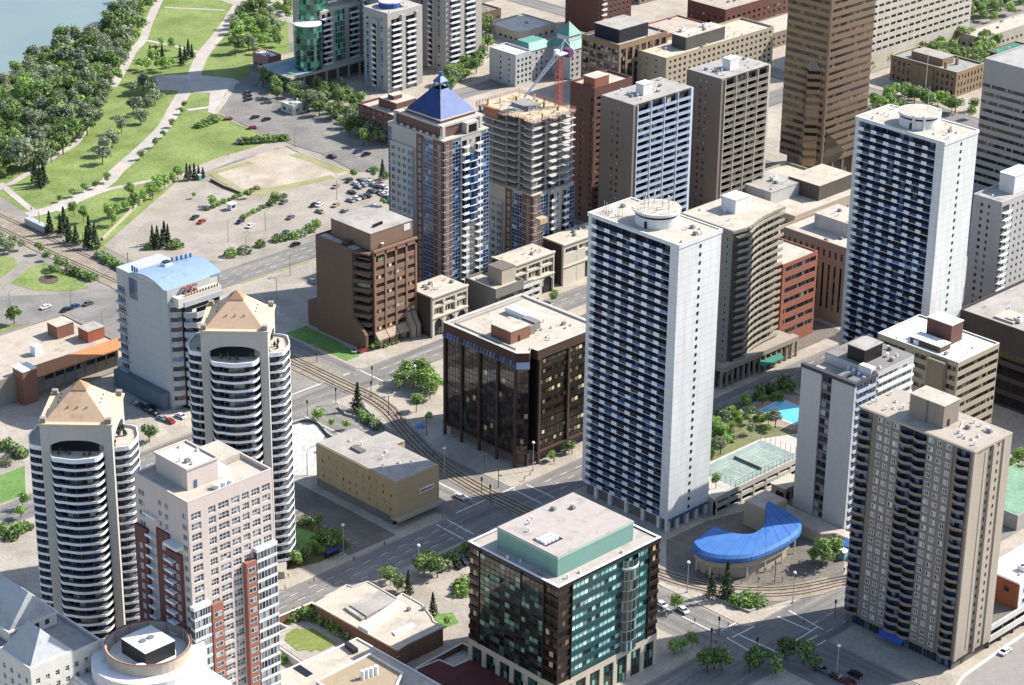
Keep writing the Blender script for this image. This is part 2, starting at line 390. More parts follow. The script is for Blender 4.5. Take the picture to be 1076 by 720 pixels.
# avenues (x) and streets (y)
def road(name, x0, x1, y0, y1, z=.02, mt=None): return sheet(name, [(x0,y0),(x1,y0),(x1,y1),(x0,y1)], z, mt or asphalt_x, thick=.015)
road('avenue_road', -420, 700, -95.5, -82)
road('avenue_road', -420, 700, 6.8, 19.5)
road('avenue_road', -46, 700, 111, 125.5)
road('avenue_road', -420, 700, -208.5, -189)
sheet('avenue_bend_road', smooth([(-46,125.5),(-62,131),(-74,139),(-92,148),(-112,164),(-150,205)], 4)+smooth([(-176,185),(-150,150),(-128,128),(-112,116),(-96,104),(-80,103),(-46,111)], 4), .022, asphalt, thick=.015)
road('street_road', -104, -80, 19.6, 111, .024, asphalt_y)
road('street_road', -108, -80, -81.9, 6.7, .024, asphalt_y)
road('street_road', -109, -92, -188.9, -95.6, .024, asphalt_y)
road('street_road', -100, -80, -420, -208.6, .024, asphalt_y)
road('street_road', -62, -56.5, 19.6, 110.9, .024, asphalt_y)
for x in (320, 430):
    for y0, y1 in ((125.6, 220), (221, 330), (331, 600)):
        road('street_road', x-6, x+6, y0, y1, .024, asphalt_y)
for x in (108, 213, 330, 440):
    for y0, y1 in ((-188.9,-95.6), (-81.9,6.7), (19.6,110.9)):
        road('street_road', x-6, x+6, y0, y1, .024, asphalt_y)
for y in (223, 335, 445): road('avenue_road', 130, 700, y-6, y+6, .028)
# kerbed pavement blocks: each block is a raised slab
def block(x0, x1, y0, y1, mt=None, name='pavement', z=.13, ch=1.5):
    return sheet(name, [(x0+ch,y0),(x1-ch,y0),(x1,y0+ch),(x1,y1-ch),(x1-ch,y1),(x0+ch,y1),(x0,y1-ch),(x0,y0+ch)], z, mt or pave, thick=.16)
block(-79.5, 101.5, -81.5, 6.3); block(-91, 101.5, -188.5, -96)
block(114.5, 206.5, -81.5, 6.3); block(114.5, 206.5, -188.5, -96); block(219.5, 323.5, -81.5, 6.3); block(219.5, 323.5, -188.5, -96)
block(-56, 101.5, 20, 110.4); block(114.5, 206.5, 20, 110.4); block(219.5, 323.5, 20, 110.4); block(336.5,433,20,110.4); block(336.5,433,-81.5,6.3)
block(-400, -108.6, -81.5, 6.3); block(-400, -110, -188.5, -96); block(-400, -104.6, 20, 100)
block(-79.4, 101.5, -330, -209); block(-400, -100.6, -330, -209)
block(130, 313, 126.2, 216.4); block(326.5,423,126.2,216.4); block(140, 313, 229.6, 328.4); block(326.5,423,229.6,328.4); block(200,313,341.6,438)
# park, dirt, lots
river = [G(-60,150), G(-60,95), G(0,82), G(20,66), G(40,58), G(62,48), G(85,38), G(100,32), G(118,22), G(128,8), G(140,-6), G(150,-30), G(155,-60), G(100,-140), G(-200,-100)]
sheet('water', river, .04, watm, thick=.03)
lawn_poly = [G(-40,260), G(-40,120), G(0,88), G(30,66), G(60,52), G(100,34), G(125,14), G(145,-8), G(160,-60), G(330,-60), G(300,0), G(305,60), G(262,80), G(243,92), G(232,116), G(270,140), G(288,150), G(262,160), G(192,184), G(185,200), G(106,268), G(70,250), G(0,206)]
sheet('park_lawn', lawn_poly, .06, grassm, thick=.05)
S = 1076/320
sheet('parking_lot', GL_([(30,600),(290,372),(390,372),(520,420),(640,400),(905,345),(1000,330),(1130,340),(1130,440),(900,520),(780,560),(450,655),(130,655)], 100, 80, S), .07, lotm, thick=.05)
sheet('dirt_lot', GL_([(395,345),(560,285),(640,240),(700,265),(760,295),(905,340),(850,362),(640,408),(600,425),(520,418)], 100, 80, S), .09, dirt, thick=.02)
for L_ in ([(395,345),(540,300),(560,310),(430,345),(520,400),(620,395),(830,350),(850,362),(640,410),(600,425),(520,418)], [(680,280),(720,270),(905,335),(850,345),(760,305)]):
    tag(sheet('dry_grass_verge', GL_(L_, 100, 80, S), .105, drygrass, kind='stuff', thick=.012))
pathm = groundmat('path_concrete', '#b7aca2', '#c6bbb0', scale=.15, k=.82)
def path(px, wd, z=.1, name='path', mt=None, s=1.0, ox=0, oy=0): return ribbon(name, smooth(GL_(px, ox, oy, s), 4), wd, z, mt or pathm)
q = 1076/270
path([(256,-2),(233,33),(213,58),(201,85),(186,110),(173,133),(150,156),(125,178),(108,195),(72,212),(50,221),(28,226)], 6.5)
path([(172,-10),(157,22),(150,42),(139,55),(131,70),(118,92)], 4.5, .11)
path([(93,130),(86,142),(78,152),(60,163),(30,182),(8,195),(-8,201)], 3.2, .115)
path([(173,8),(190,9),(215,10),(236,11)], 2.2, .12)
path([(150,42),(180,48),(212,56)], 2.4, .125)
path([(197,116),(212,114),(228,112)], 3, .13)
path([(292,146),(262,160),(240,167),(205,181),(176,187),(150,192),(105,202),(60,222)], [9,9,8,6,4,2.5,2,2,2]+[2]*24 if False else 3.0, .135)
path([(300,150),(262,161),(235,169),(204,181)], 8.5, .14, mt=groundmat('beige_track', '#bcae9d', '#cdc0b0', scale=.2))
path([(0,193),(14,205),(26,215),(36,223)], 3, .145)
sheet('plaza', GL_([(650,318),(805,312),(875,320),(975,330),(1010,345),(1000,360),(945,390),(900,480),(870,470),(880,390),(810,390),(790,382),(655,378)], 0, 0, q), .15, pathm, thick=.02)
# drive round the north end and the road along the lot
sheet('curved_road', [G(*p) for p in ((268,62),(300,64),(305,72),(290,76),(272,86),(268,92),(272,100),(300,110),(332,116),(360,118),(352,132),(338,140),(372,150),(405,158),(440,170),(440,186),(410,182),(372,180),(338,162),(318,156),(292,147),(268,137),(232,120),(238,104),(243,92),(262,80))], .16, asphalt, thick=.02)
ribbon('kerb', GL_([(232,120),(252,132),(292,147),(310,158),(340,170),(371,182)]), .8, .2, pave)
ribbon('kerb', GL_([(232,120),(226,120),(240,100),(244,90)]), 2.6, .2, pave)
# south of the rail line
sheet('park_lawn', GL_([(0,350),(60,365),(75,395),(0,450),(-200,520),(-200,300)], 0, 180, q), .07, grassm, thick=.04)
sheet('park_lawn', GL_([(45,470),(120,405),(190,385),(260,410),(330,450),(372,490),(290,502),(150,500)], 0, 180, q), .075, grassm, thick=.04)
sheet('park_lawn', GL_([(0,640),(60,640),(95,645),(0,675)], 0, 180, q), .075, grassm, thick=.04)
sheet('planting_bed', [G(62+8.5*math.cos(a)*1.3-11, 294+5*math.sin(a)) for a in [i*PI/5 for i in range(10)]], .09, groundmat('bark_mulch','#6b5a45','#7d6b55'), thick=.03)
# kerbed islands and verges
sheet('verge_grass', [(-54.5,28.5),(-54.8,62),(-45.2,62),(-45.2,45),(-48,28.5)], .16, grassb, thick=.04)
ribbon('grass_verge', [(-38,110),(0,109.2),(40,109)], 1.3, .17, drygrass)
sheet('surface_car_park', [(-44,64),(-3,64),(-3,107.5),(-44,107.5)], .145, lotm, thick=.03)
# tracks
def rail(name, pts, z=.2):
    pts = smooth(pts, 6); b = MB()
    for off in (-.75, .75):
        P = [Vector((p[0],p[1],0)) for p in pts]; n = len(P); Q = []
        for i, p in enumerate(P):
            d = (P[min(i+1,n-1)]-P[max(i-1,0)]).normalized(); Q.append(p+Vector((-d.y,d.x,0))*off)
        for i in range(n-1):
            a, c = Q[i], Q[i+1]; d = (c-a).normalized(); s_ = Vector((-d.y,d.x,0))*.16
            b.add([(a-s_)[:2]+(z-.08,), (a+s_)[:2]+(z-.08,), (c+s_)[:2]+(z-.08,), (c-s_)[:2]+(z-.08,), (a-s_)[:2]+(z,), (a+s_)[:2]+(z,), (c+s_)[:2]+(z,), (c-s_)[:2]+(z,)],
                  [(4,5,6,7),(0,4,7,3),(1,2,6,5)])
    return b
def trackbed(name, pts, wd, z, mt): return ribbon(name, smooth(pts, 6), wd, z, mt)
T1p = [(-63.9,700),(-63.9,240),(-63.9,150),(-65.2,90),(-66.3,40),(-66.5,15),(-66.4,0),(-68.6,-12),(-74,-24),(-79,-38),(-84,-55),(-86.2,-75),(-86.3,-95),(-86,-130),(-84.6,-150),(-81.5,-162),(-75,-173),(-65,-182),(-52,-188),(-40,-191),(0,-192),(300,-192)]
T2p = [(-72,700),(-72,240),(-71,150),(-70,90),(-69.6,40),(-70,15),(-70,0),(-72.2,-12),(-77.4,-25),(-82.4,-38),(-87,-55),(-89.5,-75),(-89.8,-95),(-89.5,-130),(-87.6,-151),(-84.4,-164),(-77.6,-175.6),(-67,-185),(-54,-190.5),(-40,-194),(0,-195),(300,-195)]
mid = [((a[0]+b[0])/2, (a[1]+b[1])/2) for a, b in zip(T1p, T2p)]
trackbed('track_bed', mid[2:-3], 7.2, .155, ballast)
trackbed('track_bed', [(-68,128),(-68,240),(-68,700)], 15, .18, ballast)
trackbed('track_bed', [(-68,20),(-68,60),(-68,127)], 10, .165, ballast)
tag(rail('rail_track', T1p, .27).build('rail_track', railm), 'nearer pair of light rail lines curving past the brown glass block', 'rail track')
tag(rail('rail_track', T2p, .27).build('rail_track', railm), 'farther left pair of light rail lines beside the beige windowless hall', 'rail track')
# painted markings
def line(b, p, q_, wd=.35, z=.2):
    p = Vector((*p,0)); q_ = Vector((*q_,0)); d = (q_-p).normalized(); s_ = Vector((-d.y,d.x,0))*wd/2
    b.add([(p-s_)[:2]+(z,), (p+s_)[:2]+(z,), (q_+s_)[:2]+(z,), (q_-s_)[:2]+(z,)], [(3,2,1,0)])
b = MB(); zz = .05
for y in (-92.2,-88.8,-85.4):
    x = -300
    while x < 90:
        if not -108 < x < -74: line(b, (x,y), (x+3,y), .16, zz)
        x += 7
for y in (-205.5,-200,):
    x = -76
    while x < 100: line(b, (x,y), (x+3,y), .18, zz); x += 7
for y in (10.8,15.0,):
    x = -260
    while x < 200:
        if not -108 < x < -54: line(b, (x,y), (x+3,y), .16, zz)
        x += 7
for y in (114.8,118.3,121.8):
    x = -40
    while x < 200: line(b, (x,y), (x+3,y), .16, zz); x += 7
for x0, x1 in ((-79.4,-78.6),): pass
for (p, q_) in [((-74.5,-82.6),(-74.4,-95)), ((-79.9,-82.2),(-80.1,-95)), ((-109,-82.4),(-109.4,-95)), ((-113.5,-82.4),(-113.8,-95)),
                ((-85,-184.6),(-97.5,-184.4)), ((-88.8,-189.4),(-98,-189)), ((-99.2,-188),(-100.2,-202)), ((-95.4,-189.5),(-94.8,-203)), ((-79.6,-190.4),(-78.8,-202)),
                ((-74.6,-190.6),(-75.8,-204)), ((-75.7,-202),(-90,-202.7)), ((-79.5,-205),(-90,-204.6)), ((-79.8,-208.3),(-87.5,-208.2)),
                ((-78,-81.2),(-104,-81.2)), ((-78,-96.2),(-104,-96.6)), ((-60,20.2),(-101,20.2)), ((-56,7),(-56,19)), ((-104.5,7),(-104.5,19)),
                ((-99.5,-150),(-99.5,-184)), ((-99.5,-96.5),(-99.5,-150)), ((-90,-40),(-96,-40)), ((-94,-78),(-94,4)), ((-98,26),(-98,100))]:
    line(b, p, q_, .4, zz)
o = b.build('road_markings', paint); o['kind'] = 'structure'

# ------------------------------------------------------------------ the two white balcony towers
navy_panel = glass('balcony_panel_navy', [(.4,'#304b7a'),(.25,'#1f2f50'),(.2,'#3a2e30'),(.15,'#5a76a2')], rough=.25)
win_small = glass('window_small', [(.6,'#16191e'),(.4,'#303438')])
def balcony_proto(wd, dp, pan=(0,2.3), h=1.02, navy=True):
    b = MB(); b.box(0, wd, -dp, 0, -.16, 0, 0); b.box(pan[0], pan[1], -dp-.06, -dp+.04, -.24, h, 0)
    if navy: b.box(pan[1]+.05, wd-.05, -dp+.0, -dp+.05, .08, h-.1, 1); b.box(pan[1], wd, -dp-.02, -dp+.05, h-.1, h-.05, 1)
    return b
def twin_tower(x, y, label, seed, antennas):
    Wd, Dp, H = 18.8, 36.5, 95.0
    root = empty('apartment_tower', (x,y,0), label, 'tower', 'white balcony towers with round roof houses')
    b = MB(); n = 33; z0 = 4.3; fh = (H-1.6-z0)/n
    # end walls, core, recessed long sides
    b.box(0, Wd, 0, 1.2, 4.2, H-1.2); b.box(0, Wd, Dp-1.3, Dp, 4.2, H-1.2)
    b.box(0, 1.9, 1.2, 3.4, 4.2, H-1.2)
    b.box(1.9, Wd-1.9, 1.2, Dp-1.3, 4.2, H-1.2, 1)
    b.box(1.2, Wd-1.2, 1.2, Dp-1.2, 0, 4.2, 2)
    for u in (0.01, 4.2, 8.6, 13, 17.4): b.box(u, u+1.35, .02, 1.1, 0, 4.2)
    for u in (3.4, 10, 17, 24, 30): b.box(.1, 1.4, u, u+1.2, 0, 4.2)
    b.box(-.25, Wd+.25, -.25, Dp+.25, H-1.2, H-.45); b.box(-.25,Wd+.25,-.25,.3,H-.45,H); b.box(-.25,Wd+.25,Dp-.3,Dp+.25,H-.45,H); b.box(-.25,.3,.3,Dp-.3,H-.45,H); b.box(Wd-.3,Wd+.25,.3,Dp-.3,H-.45,H)
    b.build('wall', [W('tower_white','#cdcdcb', var=.13, fine=.05, course=2.71, scale=.5), W('balcony_soffit','#9a9ca3'), conc_dark], root)
    r_ = MB(); r_.box(.32, Wd-.32, .32, Dp-.32, H-.44, H-.32); r_.build('roof', roof_beige, root)
    # long west side: balconies and windows
    nb = 6; bw = (Dp-1.3-3.4)/nb; sp = []; sb = []
    for i in range(n):
        z = z0+i*fh
        for j in range(nb):
            sb.append((1.9, 3.4+(j+1)*bw, z, -PI/2)); sp.append((1.86, 3.4+(j+1)*bw-.1, z+.05, -PI/2))
    repeat('balcony', balcony_proto(bw, 1.85, (bw-2.3, bw) if False else (0, 2.2)), [white_metal, navy_panel], root, sb)
    repeat('window', window_mb(bw-.2, fh-.35, 3, 1, .1), [blue_dark, frame_dark], root, sp)
    sb = [(Wd-1.9, 3.4+j*bw, z0+i*fh, PI/2) for i in range(n) for j in range(nb)]
    big = MB(); pb = balcony_proto(bw, 1.85)
    for s_ in sb: big.merge(pb, Matrix.Translation(s_[:3]) @ Matrix.Rotation(s_[3], 4, 'Z'))
    tag(big.build('balcony_far_side', [white_metal, navy_panel], root), kind='stuff')
    sl = [(9.1, -.03, z0+i*fh+.9, 0) for i in range(n)]
    repeat('stair_window', window_mb(.85, 1.15, 1, 1, .05), [win_small, frame_dark], root, sl)
    # street canopy blocks
    cb = MB()
    for u in [k*1.5 for k in range(12)]: cb.box(.3+u, 1.1+u, -.9, -.28, 4.0, 4.7)
    cb.build('entrance_canopy', W('canopy_blue','#3c5f8a'), root)
    # round roof house
    cx, cy = Wd/2+.3, Dp/2-.6
    drum = MB().cyl(cx, cy, 6.6, H-.33, H+2.6, 40).cyl(cx, cy, 6.2, H+2.6, H+3.5, 40, 1).cyl(cx, cy, 7.2, H+3.5, H+4.3, 40)
    dr = drum.build('roof_house', [white_conc, black], root)
    MB().cyl(cx, cy, 6.9, H+4.302, H+4.34, 40).build('roof_deck', roof_beige, dr)
    MB().box(cx-6.75, cx-6.5, cy-1.9, cy-1.0, H-.3, H+1.8).build('door', dark_metal, dr)
    rg = random.Random(seed)
    for i in range(antennas):
        a = rg.uniform(0, 6.28); r = rg.uniform(1, 6.3); h = rg.uniform(1.5, 4.5)
        MB().tube((0,0,0),(0,0,h),.09).box(-.14,.14,-.3,-.06,h-1.3,h).build('antenna', W('antenna_grey','#b9b7b2'), root, (cx+r*math.cos(a), cy+r*math.sin(a), H+4.33))
    for i in range(antennas//2):
        MB().tube((0,0,0),(0,0,3.5),.07).box(-.2,.2,-.2,.2,0,.4).build('antenna', W('antenna_grey','#b9b7b2'), root, (rg.uniform(1,6), Dp-rg.uniform(1,9), H-.3))
    if not antennas:
        for a in (3.5, 4.0, 5.6): MB().box(-.35,.35,-.35,.35,0,5.0).build('buttress', white_conc, root, (cx+6.9*math.cos(a), cy+6.9*math.sin(a), H-.3))
        MB().tube((0,0,0),(0,0,8),.1).build('antenna', W('antenna_grey','#b9b7b2'), root, (cx+3, cy-1, H+4.33))
    vents(root, 2, Wd-2, 1.5, 8, H-.3, seed, 7); vents(root, 2, Wd-2, Dp-8, Dp-2, H-.3, seed+1, 6)
    return root
twin_tower(-65.6, -134.9, 'tall white balcony tower standing in the middle, its round roof house full of antennas', 3, 14)
twin_tower(66.2, -133.2, 'tall white balcony tower farther back, its round roof house bare with one mast', 9, 0)

# ------------------------------------------------------------------ teal and brown glass office with the teal roof house
teal_g = glass('teal_glass', [(.35,'#12292b'),(.25,'#1c3f3c'),(.2,'#27524a'),(.12,'#6fa596'),(.08,'#0c1416')], rough=.05, spec=.9)
teal_lit = glass('teal_window', [(.45,'#8fc9c0'),(.2,'#b9dcd4'),(.15,'#4b8580'),(.2,'#1c3a3c')], rough=.15)
green_g = glass('green_mirror', [(.3,'#141a18'),(.25,'#24372f'),(.2,'#3c5a4b'),(.13,'#6d9480'),(.12,'#0b0e0e')], rough=.04, spec=1)
brown_g = glass('brown_window', [(.45,'#1a1310'),(.3,'#2c2019'),(.15,'#59483a'),(.1,'#c9a878')], rough=.08)
teal_w = W('teal_spandrel','#1d4a4c', rough=.25, var=.08, streak=False, spec=.6)
brown_w = W('dark_brown_panel','#2e211b', rough=.4, var=.15)
stone = W('cream_stone','#b9ac98', var=.1, course=1.2)
teal_pent = W('teal_cladding','#6a998c', var=.06, rough=.6)
def teal_office():
    Wd, Dp, H = 39.4, 33.9, 40.0
    root = empty('office_block', (-163.6,-183.6,0), 'glass office with teal rows of windows, brown corners and a big teal roof house', 'office building')
    b = MB(); c = 5.2; zb = 10.4
    b.box(.5, Wd-.5, .5, Dp-.5, 0, H-.9, 1)
    # left face: brown corners, curtain wall between; right face: teal bands
    n = 9; fh = (H-1.2-zb)/n
    for i in range(n+1):
        z = zb+i*fh
        hh = 1.15 if i < n else 1.2
        b.box(c+.2, Wd-4.3, 0, .5, z-.3, z-.3+1.5 if i < n else H-.9, 3)
        for f_, u0, u1 in (('R',.5,c-.2),('R',Wd-4.0,Wd),('L',0,c-.2),('L',Dp-4.2,Dp)):
            fbox(b, f_, Wd, Dp, u0, u1, .0, .5, z-.3, z+.85 if i < n else H-.9, 2)
    for u in (c-.2, Wd-4.3): b.box(u, u+.35, -.25, .5, zb-.4, H-.9, 2)
    for u in (c-.2, 13.6, Dp-4.4): b.box(-.3, .5, u, u+.35, zb-.4, H-.9, 2)
    # stone base with tall openings
    us = [.5+k*5.6 for k in range(8)]
    for f_, L0, L1 in (('R', .5, Wd), ('L', 0, Dp)):
        fbox(b, f_, Wd, Dp, L0, L1, -.1, .5, zb-2.2, zb-.4, 0)
        k = 0
        u = L0
        while u < L1-1: fbox(b, f_, Wd, Dp, u, min(u+1.5, L1), -.1, .5, 0, zb-2.2, 0); u += 5.4
    # parapet
    for bx in ((0,Wd,0,.5),(0,Wd,Dp-.5,Dp),(0,.5,.5,Dp-.5),(Wd-.5,Wd,.5,Dp-.5)): b.box(*bx, H-.9, H, 2)
    b.build('wall', [stone, conc_dark, brown_w, teal_w], root)
    MB().box(.52,Wd-.52,.52,Dp-.52,H-.95,H-.3).build('roof', W('roof_pinkish','#aa9f97', var=.08, streak=False, fine=.06), root)
    cp = MB(); cp.box(-.15,Wd+.15,-.15,.6,H+.002,H+.12); cp.box(-.15,Wd+.15,Dp-.6,Dp+.15,H+.002,H+.12); cp.box(-.15,.6,.6,Dp-.6,H+.002,H+.12); cp.box(Wd-.6,Wd+.15,.6,Dp-.6,H+.002,H+.12)
    cp.build('parapet_cap', white_metal, root)
    # window rows
    for i in range(n):
        z = zb+i*fh+1.2
        h = fh-1.5
        inst2 = lambda nm, mb, ms, p: mb.build(nm, ms, root, p[:3], p[3])
        inst2('window_band', window_mb(Wd-4.4-c-.3, h, 19, 1, .12), [teal_lit, frame_dark], (c+.25, .3, z, 0))
        inst2('corner_window', window_mb(4.3, fh-1.3, 3, 1, .1), [brown_g, frame_dark], (.55, .35, z-.3, 0))
        inst2('corner_window', window_mb(3.8, fh-1.3, 3, 1, .1), [brown_g, frame_dark], (Wd-3.95, .35, z-.3, 0))
        inst2('corner_window', window_mb(4.6, fh-1.3, 3, 1, .1), [brown_g, frame_dark], (.35, c-.4, z-.3, -PI/2))
        inst2('corner_window', window_mb(3.9, fh-1.3, 3, 1, .1), [brown_g, frame_dark], (.35, Dp-.2, z-.3, -PI/2))
        inst2('glass_curtain', window_mb(13.3-c-.05, fh-.04, 5, 2, .1), [green_g, frame_dark], (-.05, 13.55, zb-.35+i*fh, -PI/2))
        inst2('glass_curtain', window_mb(Dp-4.5-14, fh-.04, 8, 2, .1), [green_g, frame_dark], (-.05, Dp-4.45, zb-.35+i*fh, -PI/2))
    for f_, L1 in (('R', Wd), ('L', Dp)):
        k = 0; u = (.5 if f_ == 'R' else 0)
        while u < L1-6:
            p = place(f_, Wd, Dp, u+1.5, 3.9, 0, .35)
            window_mb(3.85, zb-2.2, 3, 3, .12).build('shop_window', [teal_g, frame_dark], root, p[:3], p[3]); u += 5.4
    # round stair bay on the sunny face
    cxb = 27.5; bay = MB(); npts = 14; r = 3.0
    for i in range(n):
        z = zb+i*fh-.3
        pts = [(cxb-r*math.cos(PI*k/npts), .5-r*math.sin(PI*k/npts)*.72) for k in range(npts+1)]
        for k in range(npts): bay.add([(pts[k][0],pts[k][1],z+.3),(pts[k+1][0],pts[k+1][1],z+.3),(pts[k+1][0],pts[k+1][1],z+fh),(pts[k][0],pts[k][1],z+fh)], [(0,1,2,3)], 0)
        ring = [(cxb-(r+.12)*math.cos(PI*k/npts), .5-(r+.12)*math.sin(PI*k/npts)*.72) for k in range(npts+1)]
        bay.prism(ring, z, z+.3, 1)
        for k in range(0, npts+1, 2): bay.box(pts[k][0]-.06, pts[k][0]+.06, pts[k][1]-.1, pts[k][1]+.02, z+.3, z+fh, 1)
    bay.prism([(cxb-(r+.2)*math.cos(PI*k/npts), .5-(r+.2)*math.sin(PI*k/npts)*.72) for k in range(npts+1)], H-4.2, H-3.6, 2)
    bay.build('round_bay', [teal_g, grey_metal, white_metal], root)
    # roof house
    x0,x1,y0,y1 = 4.0, 33.0, 4.3, 27.0
    p = MB(); p.box(x0,x1,y0,y1,H-.3,H+4.9); p.box(x0-.12,x1+.12,y0-.12,y1+.12,H+4.9,H+5.5,1)
    ph = p.build('roof_house', [teal_pent, W('teal_band','#8fb5a3', var=.05)], root)
    hx0,hx1,hy0,hy1 = x0+1.6, x0+8.2, y0+6.0, y0+11.5
    t = MB(); z0, z1 = H+5.502, H+5.72
    t.box(x0,hx0,y0,y1,z0,z1); t.box(hx1,x1,y0,y1,z0,z1); t.box(hx0,hx1,y0,hy0,z0,z1); t.box(hx0,hx1,hy1,y1,z0,z1); t.box(hx0+.01,hx1-.01,hy0+.01,hy1-.01,H+5.502,H+5.53,1)
    t.build('roof_deck', [MATS['roof_pinkish'], dark_metal], ph)
    cool = MB()
    for k in range(4): cool.box(hx0+.6+k*1.4, hx0+1.7+k*1.4, hy0+1, hy1-1, H+5.53, H+6.3).cyl(hx0+1.15+k*1.4, (hy0+hy1)/2, .45, H+6.3, H+6.42, 10)
    cool.build('cooling_unit', white_metal, ph)
    vents(root, x0+2, x1-2, y0+15, y1-2, H+5.72, 4, 6)
    vents(root, 2, x1, 1.2, 3.2, H-.3, 5, 3); vents(root, 1, 3, 8, 26, H-.3, 6, 3)
teal_office()

# ------------------------------------------------------------------ brown glass block with blue glazed eave
bronze = glass('bronze_glass', [(.35,'#241a15'),(.25,'#33261d'),(.15,'#48382b'),(.12,'#120e0c'),(.11,'#4a3b2e'),(.02,'#a8935f')], rough=.04, spec=1)
brick_br = W('brown_brick','#50392e', var=.12, fine=.15)
def brown_block():
    x0, y0 = -69.0, -75.0; Wd, Dp, H = 36.0, 37.2, 40.5
    root = empty('office_block', (x0,y0,0), 'dark bronze glass office with brown brick piers and a blue glazed eave', 'office building')
    b = MB(); g = .9
    fp = [(3.2,.6),(7.4,4.0),(7.4,.6),(Wd-.6,.6),(Wd-.6,Dp-.6),(.6,Dp-.6),(.6,3.0)]
    fp = [(3.4,1.0),(6.4,3.2),(6.8,.6),(Wd-.6,.6),(Wd-.6,Dp-.6),(.6,Dp-.6),(.6,3.4)]
    b.prism(fp, 4.6, H-3.1, 1)
    gp = [(3.6,2.6),(Wd-1.2,2.6),(Wd-1.2,Dp-1.2),(2.2,Dp-1.2),(2.2,5)]
    b.prism(gp, 0, 4.6, 2)
    fo = [(3.2,.55),(6.2,2.8),(6.4,0),(Wd,0),(Wd,Dp),(0,Dp),(0,3.2)]
    b.prism(fo, H-3.1, H-.9, 0)
    # parapet ring
    def ring(P, t, z0, z1, mi):
        n = len(P); cxx = sum(p[0] for p in P)/n; cyy = sum(p[1] for p in P)/n
        I = [(p[0]+(t if p[0] < cxx else -t), p[1]+(t if p[1] < cyy else -t)) for p in P]
        for i in range(n):
            a, c, d, e = P[i], P[(i+1)%n], I[(i+1)%n], I[i]
            b.add([(a[0],a[1],z0),(c[0],c[1],z0),(c[0],c[1],z1),(a[0],a[1],z1)], [(0,1,2,3)], mi)
            b.add([(a[0],a[1],z1),(c[0],c[1],z1),(d[0],d[1],z1),(e[0],e[1],z1)], [(0,1,2,3)], 3)
            b.add([(e[0],e[1],z0),(d[0],d[1],z0),(d[0],d[1],z1),(e[0],e[1],z1)], [(3,2,1,0)], 3)
    ring(fo, 1.3, H-.9, H+.1, 0)
    # piers down the faces
    for u in (3.25, 11.5, 19.8, 28.2, Dp-1.0): b.box(-.25, .62, u, u+.8, 0, H-3.1, 0)
    for u in (7.0, 20.3, Wd-1.0): b.box(u, u+.9, -.25, .62, 0, H-3.1, 0)
    b.box(-.2,.6,3.3,Dp,3.9,4.6,0); b.box(6.5,Wd,-.2,.6,3.9,4.6,0)
    b.prism([(3.3,1.0),(4.6,1.0),(4.6,2.3),(3.3,2.3)], 0, 4.6, 0)
    b.build('wall', [brick_br, black, conc_dark, W('parapet_inside','#b5aea4')], root)
    inn = [(p[0]+(1.32 if p[0] < 15 else -1.32), p[1]+(1.32 if p[1] < 15 else -1.32)) for p in fo]
    MB().prism(inn, H-.9, H-.55).build('roof', roof_beige, root)
    nf = 9; fh = (H-3.3-4.8)/nf
    for i in range(nf):
        z = 4.75+i*fh
        for a, c in ((4.05,11.5),(12.3,19.8),(20.6,28.2),(29.0,Dp-1.0)):
            window_mb(c-a-.02, fh-.03, 5, 2, .06).build('window', [bronze, frame_dark], root, (.45, c, z, ), -PI/2)
        for a, c in ((7.9,20.3),(21.2,Wd-1.0)):
            window_mb(c-a-.02, fh*.42, 9, 1, .1).build('window', [glass('bronze_window', [(.4,'#1d1612'),(.3,'#3a2d23'),(.2,'#8a775c'),(.1,'#e0cf95')]), frame_dark], root, (a, .5, z+fh*.45), 0)
            window_mb(c-a-.02, fh*.42, 9, 1, .06).build('spandrel', [glass('bronze_spandrel', [(.6,'#30241b'),(.4,'#3a2c22')], rough=.25), frame_dark], root, (a, .48, z), 0)
        a = math.atan2(1.0-3.4, 3.4-.6)
        window_mb(3.6, fh-.03, 3, 2, .06).build('corner_window', [bronze, frame_dark], root, (.55, 3.35, z), a)
    # sloping blue glazing below the parapet
    e = MB()
    npn = 22; L0, L1 = 3.4, Dp
    for k in range(npn):
        a = L0+(L1-L0)*k/npn; c = L0+(L1-L0)*(k+1)/npn-.12
        e.quad((-.35,c,H-4.9),(-.35,a,H-4.9),(-.02,a,H-3.0),(-.02,c,H-3.0), 0)
        e.box(-.4,-.3,c,c+.12,H-4.9,H-3.0,1)
    e.build('blue_eave', [glass('blue_eave_glass', [(.5,'#243f70'),(.3,'#2f5590'),(.2,'#182a50')], rough=.12), frame_dark], root)
    MB().quad((-.3,3.4,H-5.4),(3.2,.2,H-5.4),(3.3,.5,H-2.8),(.0,3.3,H-2.8)).build('blue_eave', W('pale_blue_glass','#9fb4cf',rough=.2), root)
    p = penthouse(root, 4.6, 13.2, 10.5, 19.6, H-.55, H+3.6, W('brick_red_brown','#8d5a44', fine=.15))
    MB().box(8, 8.8, 10.38, 10.49, H-.5, H+1.6).build('door', dark_metal, p)
    MB().box(14.4,16.6,11.5,18.5,H-.5,H+2.4).box(16.8,19.5,12,18,H+.2,H+2.9).build('air_handler', W('metal_unit','#8b8886', metal=.3, rough=.5), root)
    MB().box(21,25,20,30,H+.4,H+1.6).box(21.3,21.6,20.5,29.5,H-.5,H+.4).box(24.4,24.7,20.5,29.5,H-.5,H+.4).build('white_unit', white_metal, root)
    MB().tube((9,24,H-.5),(9,24,H+2.5),.08).tube((9,24,H+2.5),(11,26,H+4.2),.06).build('antenna', white_metal, root)
    vents(root, 5, 30, 4, 8, H-.5, 11, 5); vents(root, 20, 33, 5, 16, H-.5, 12, 4)
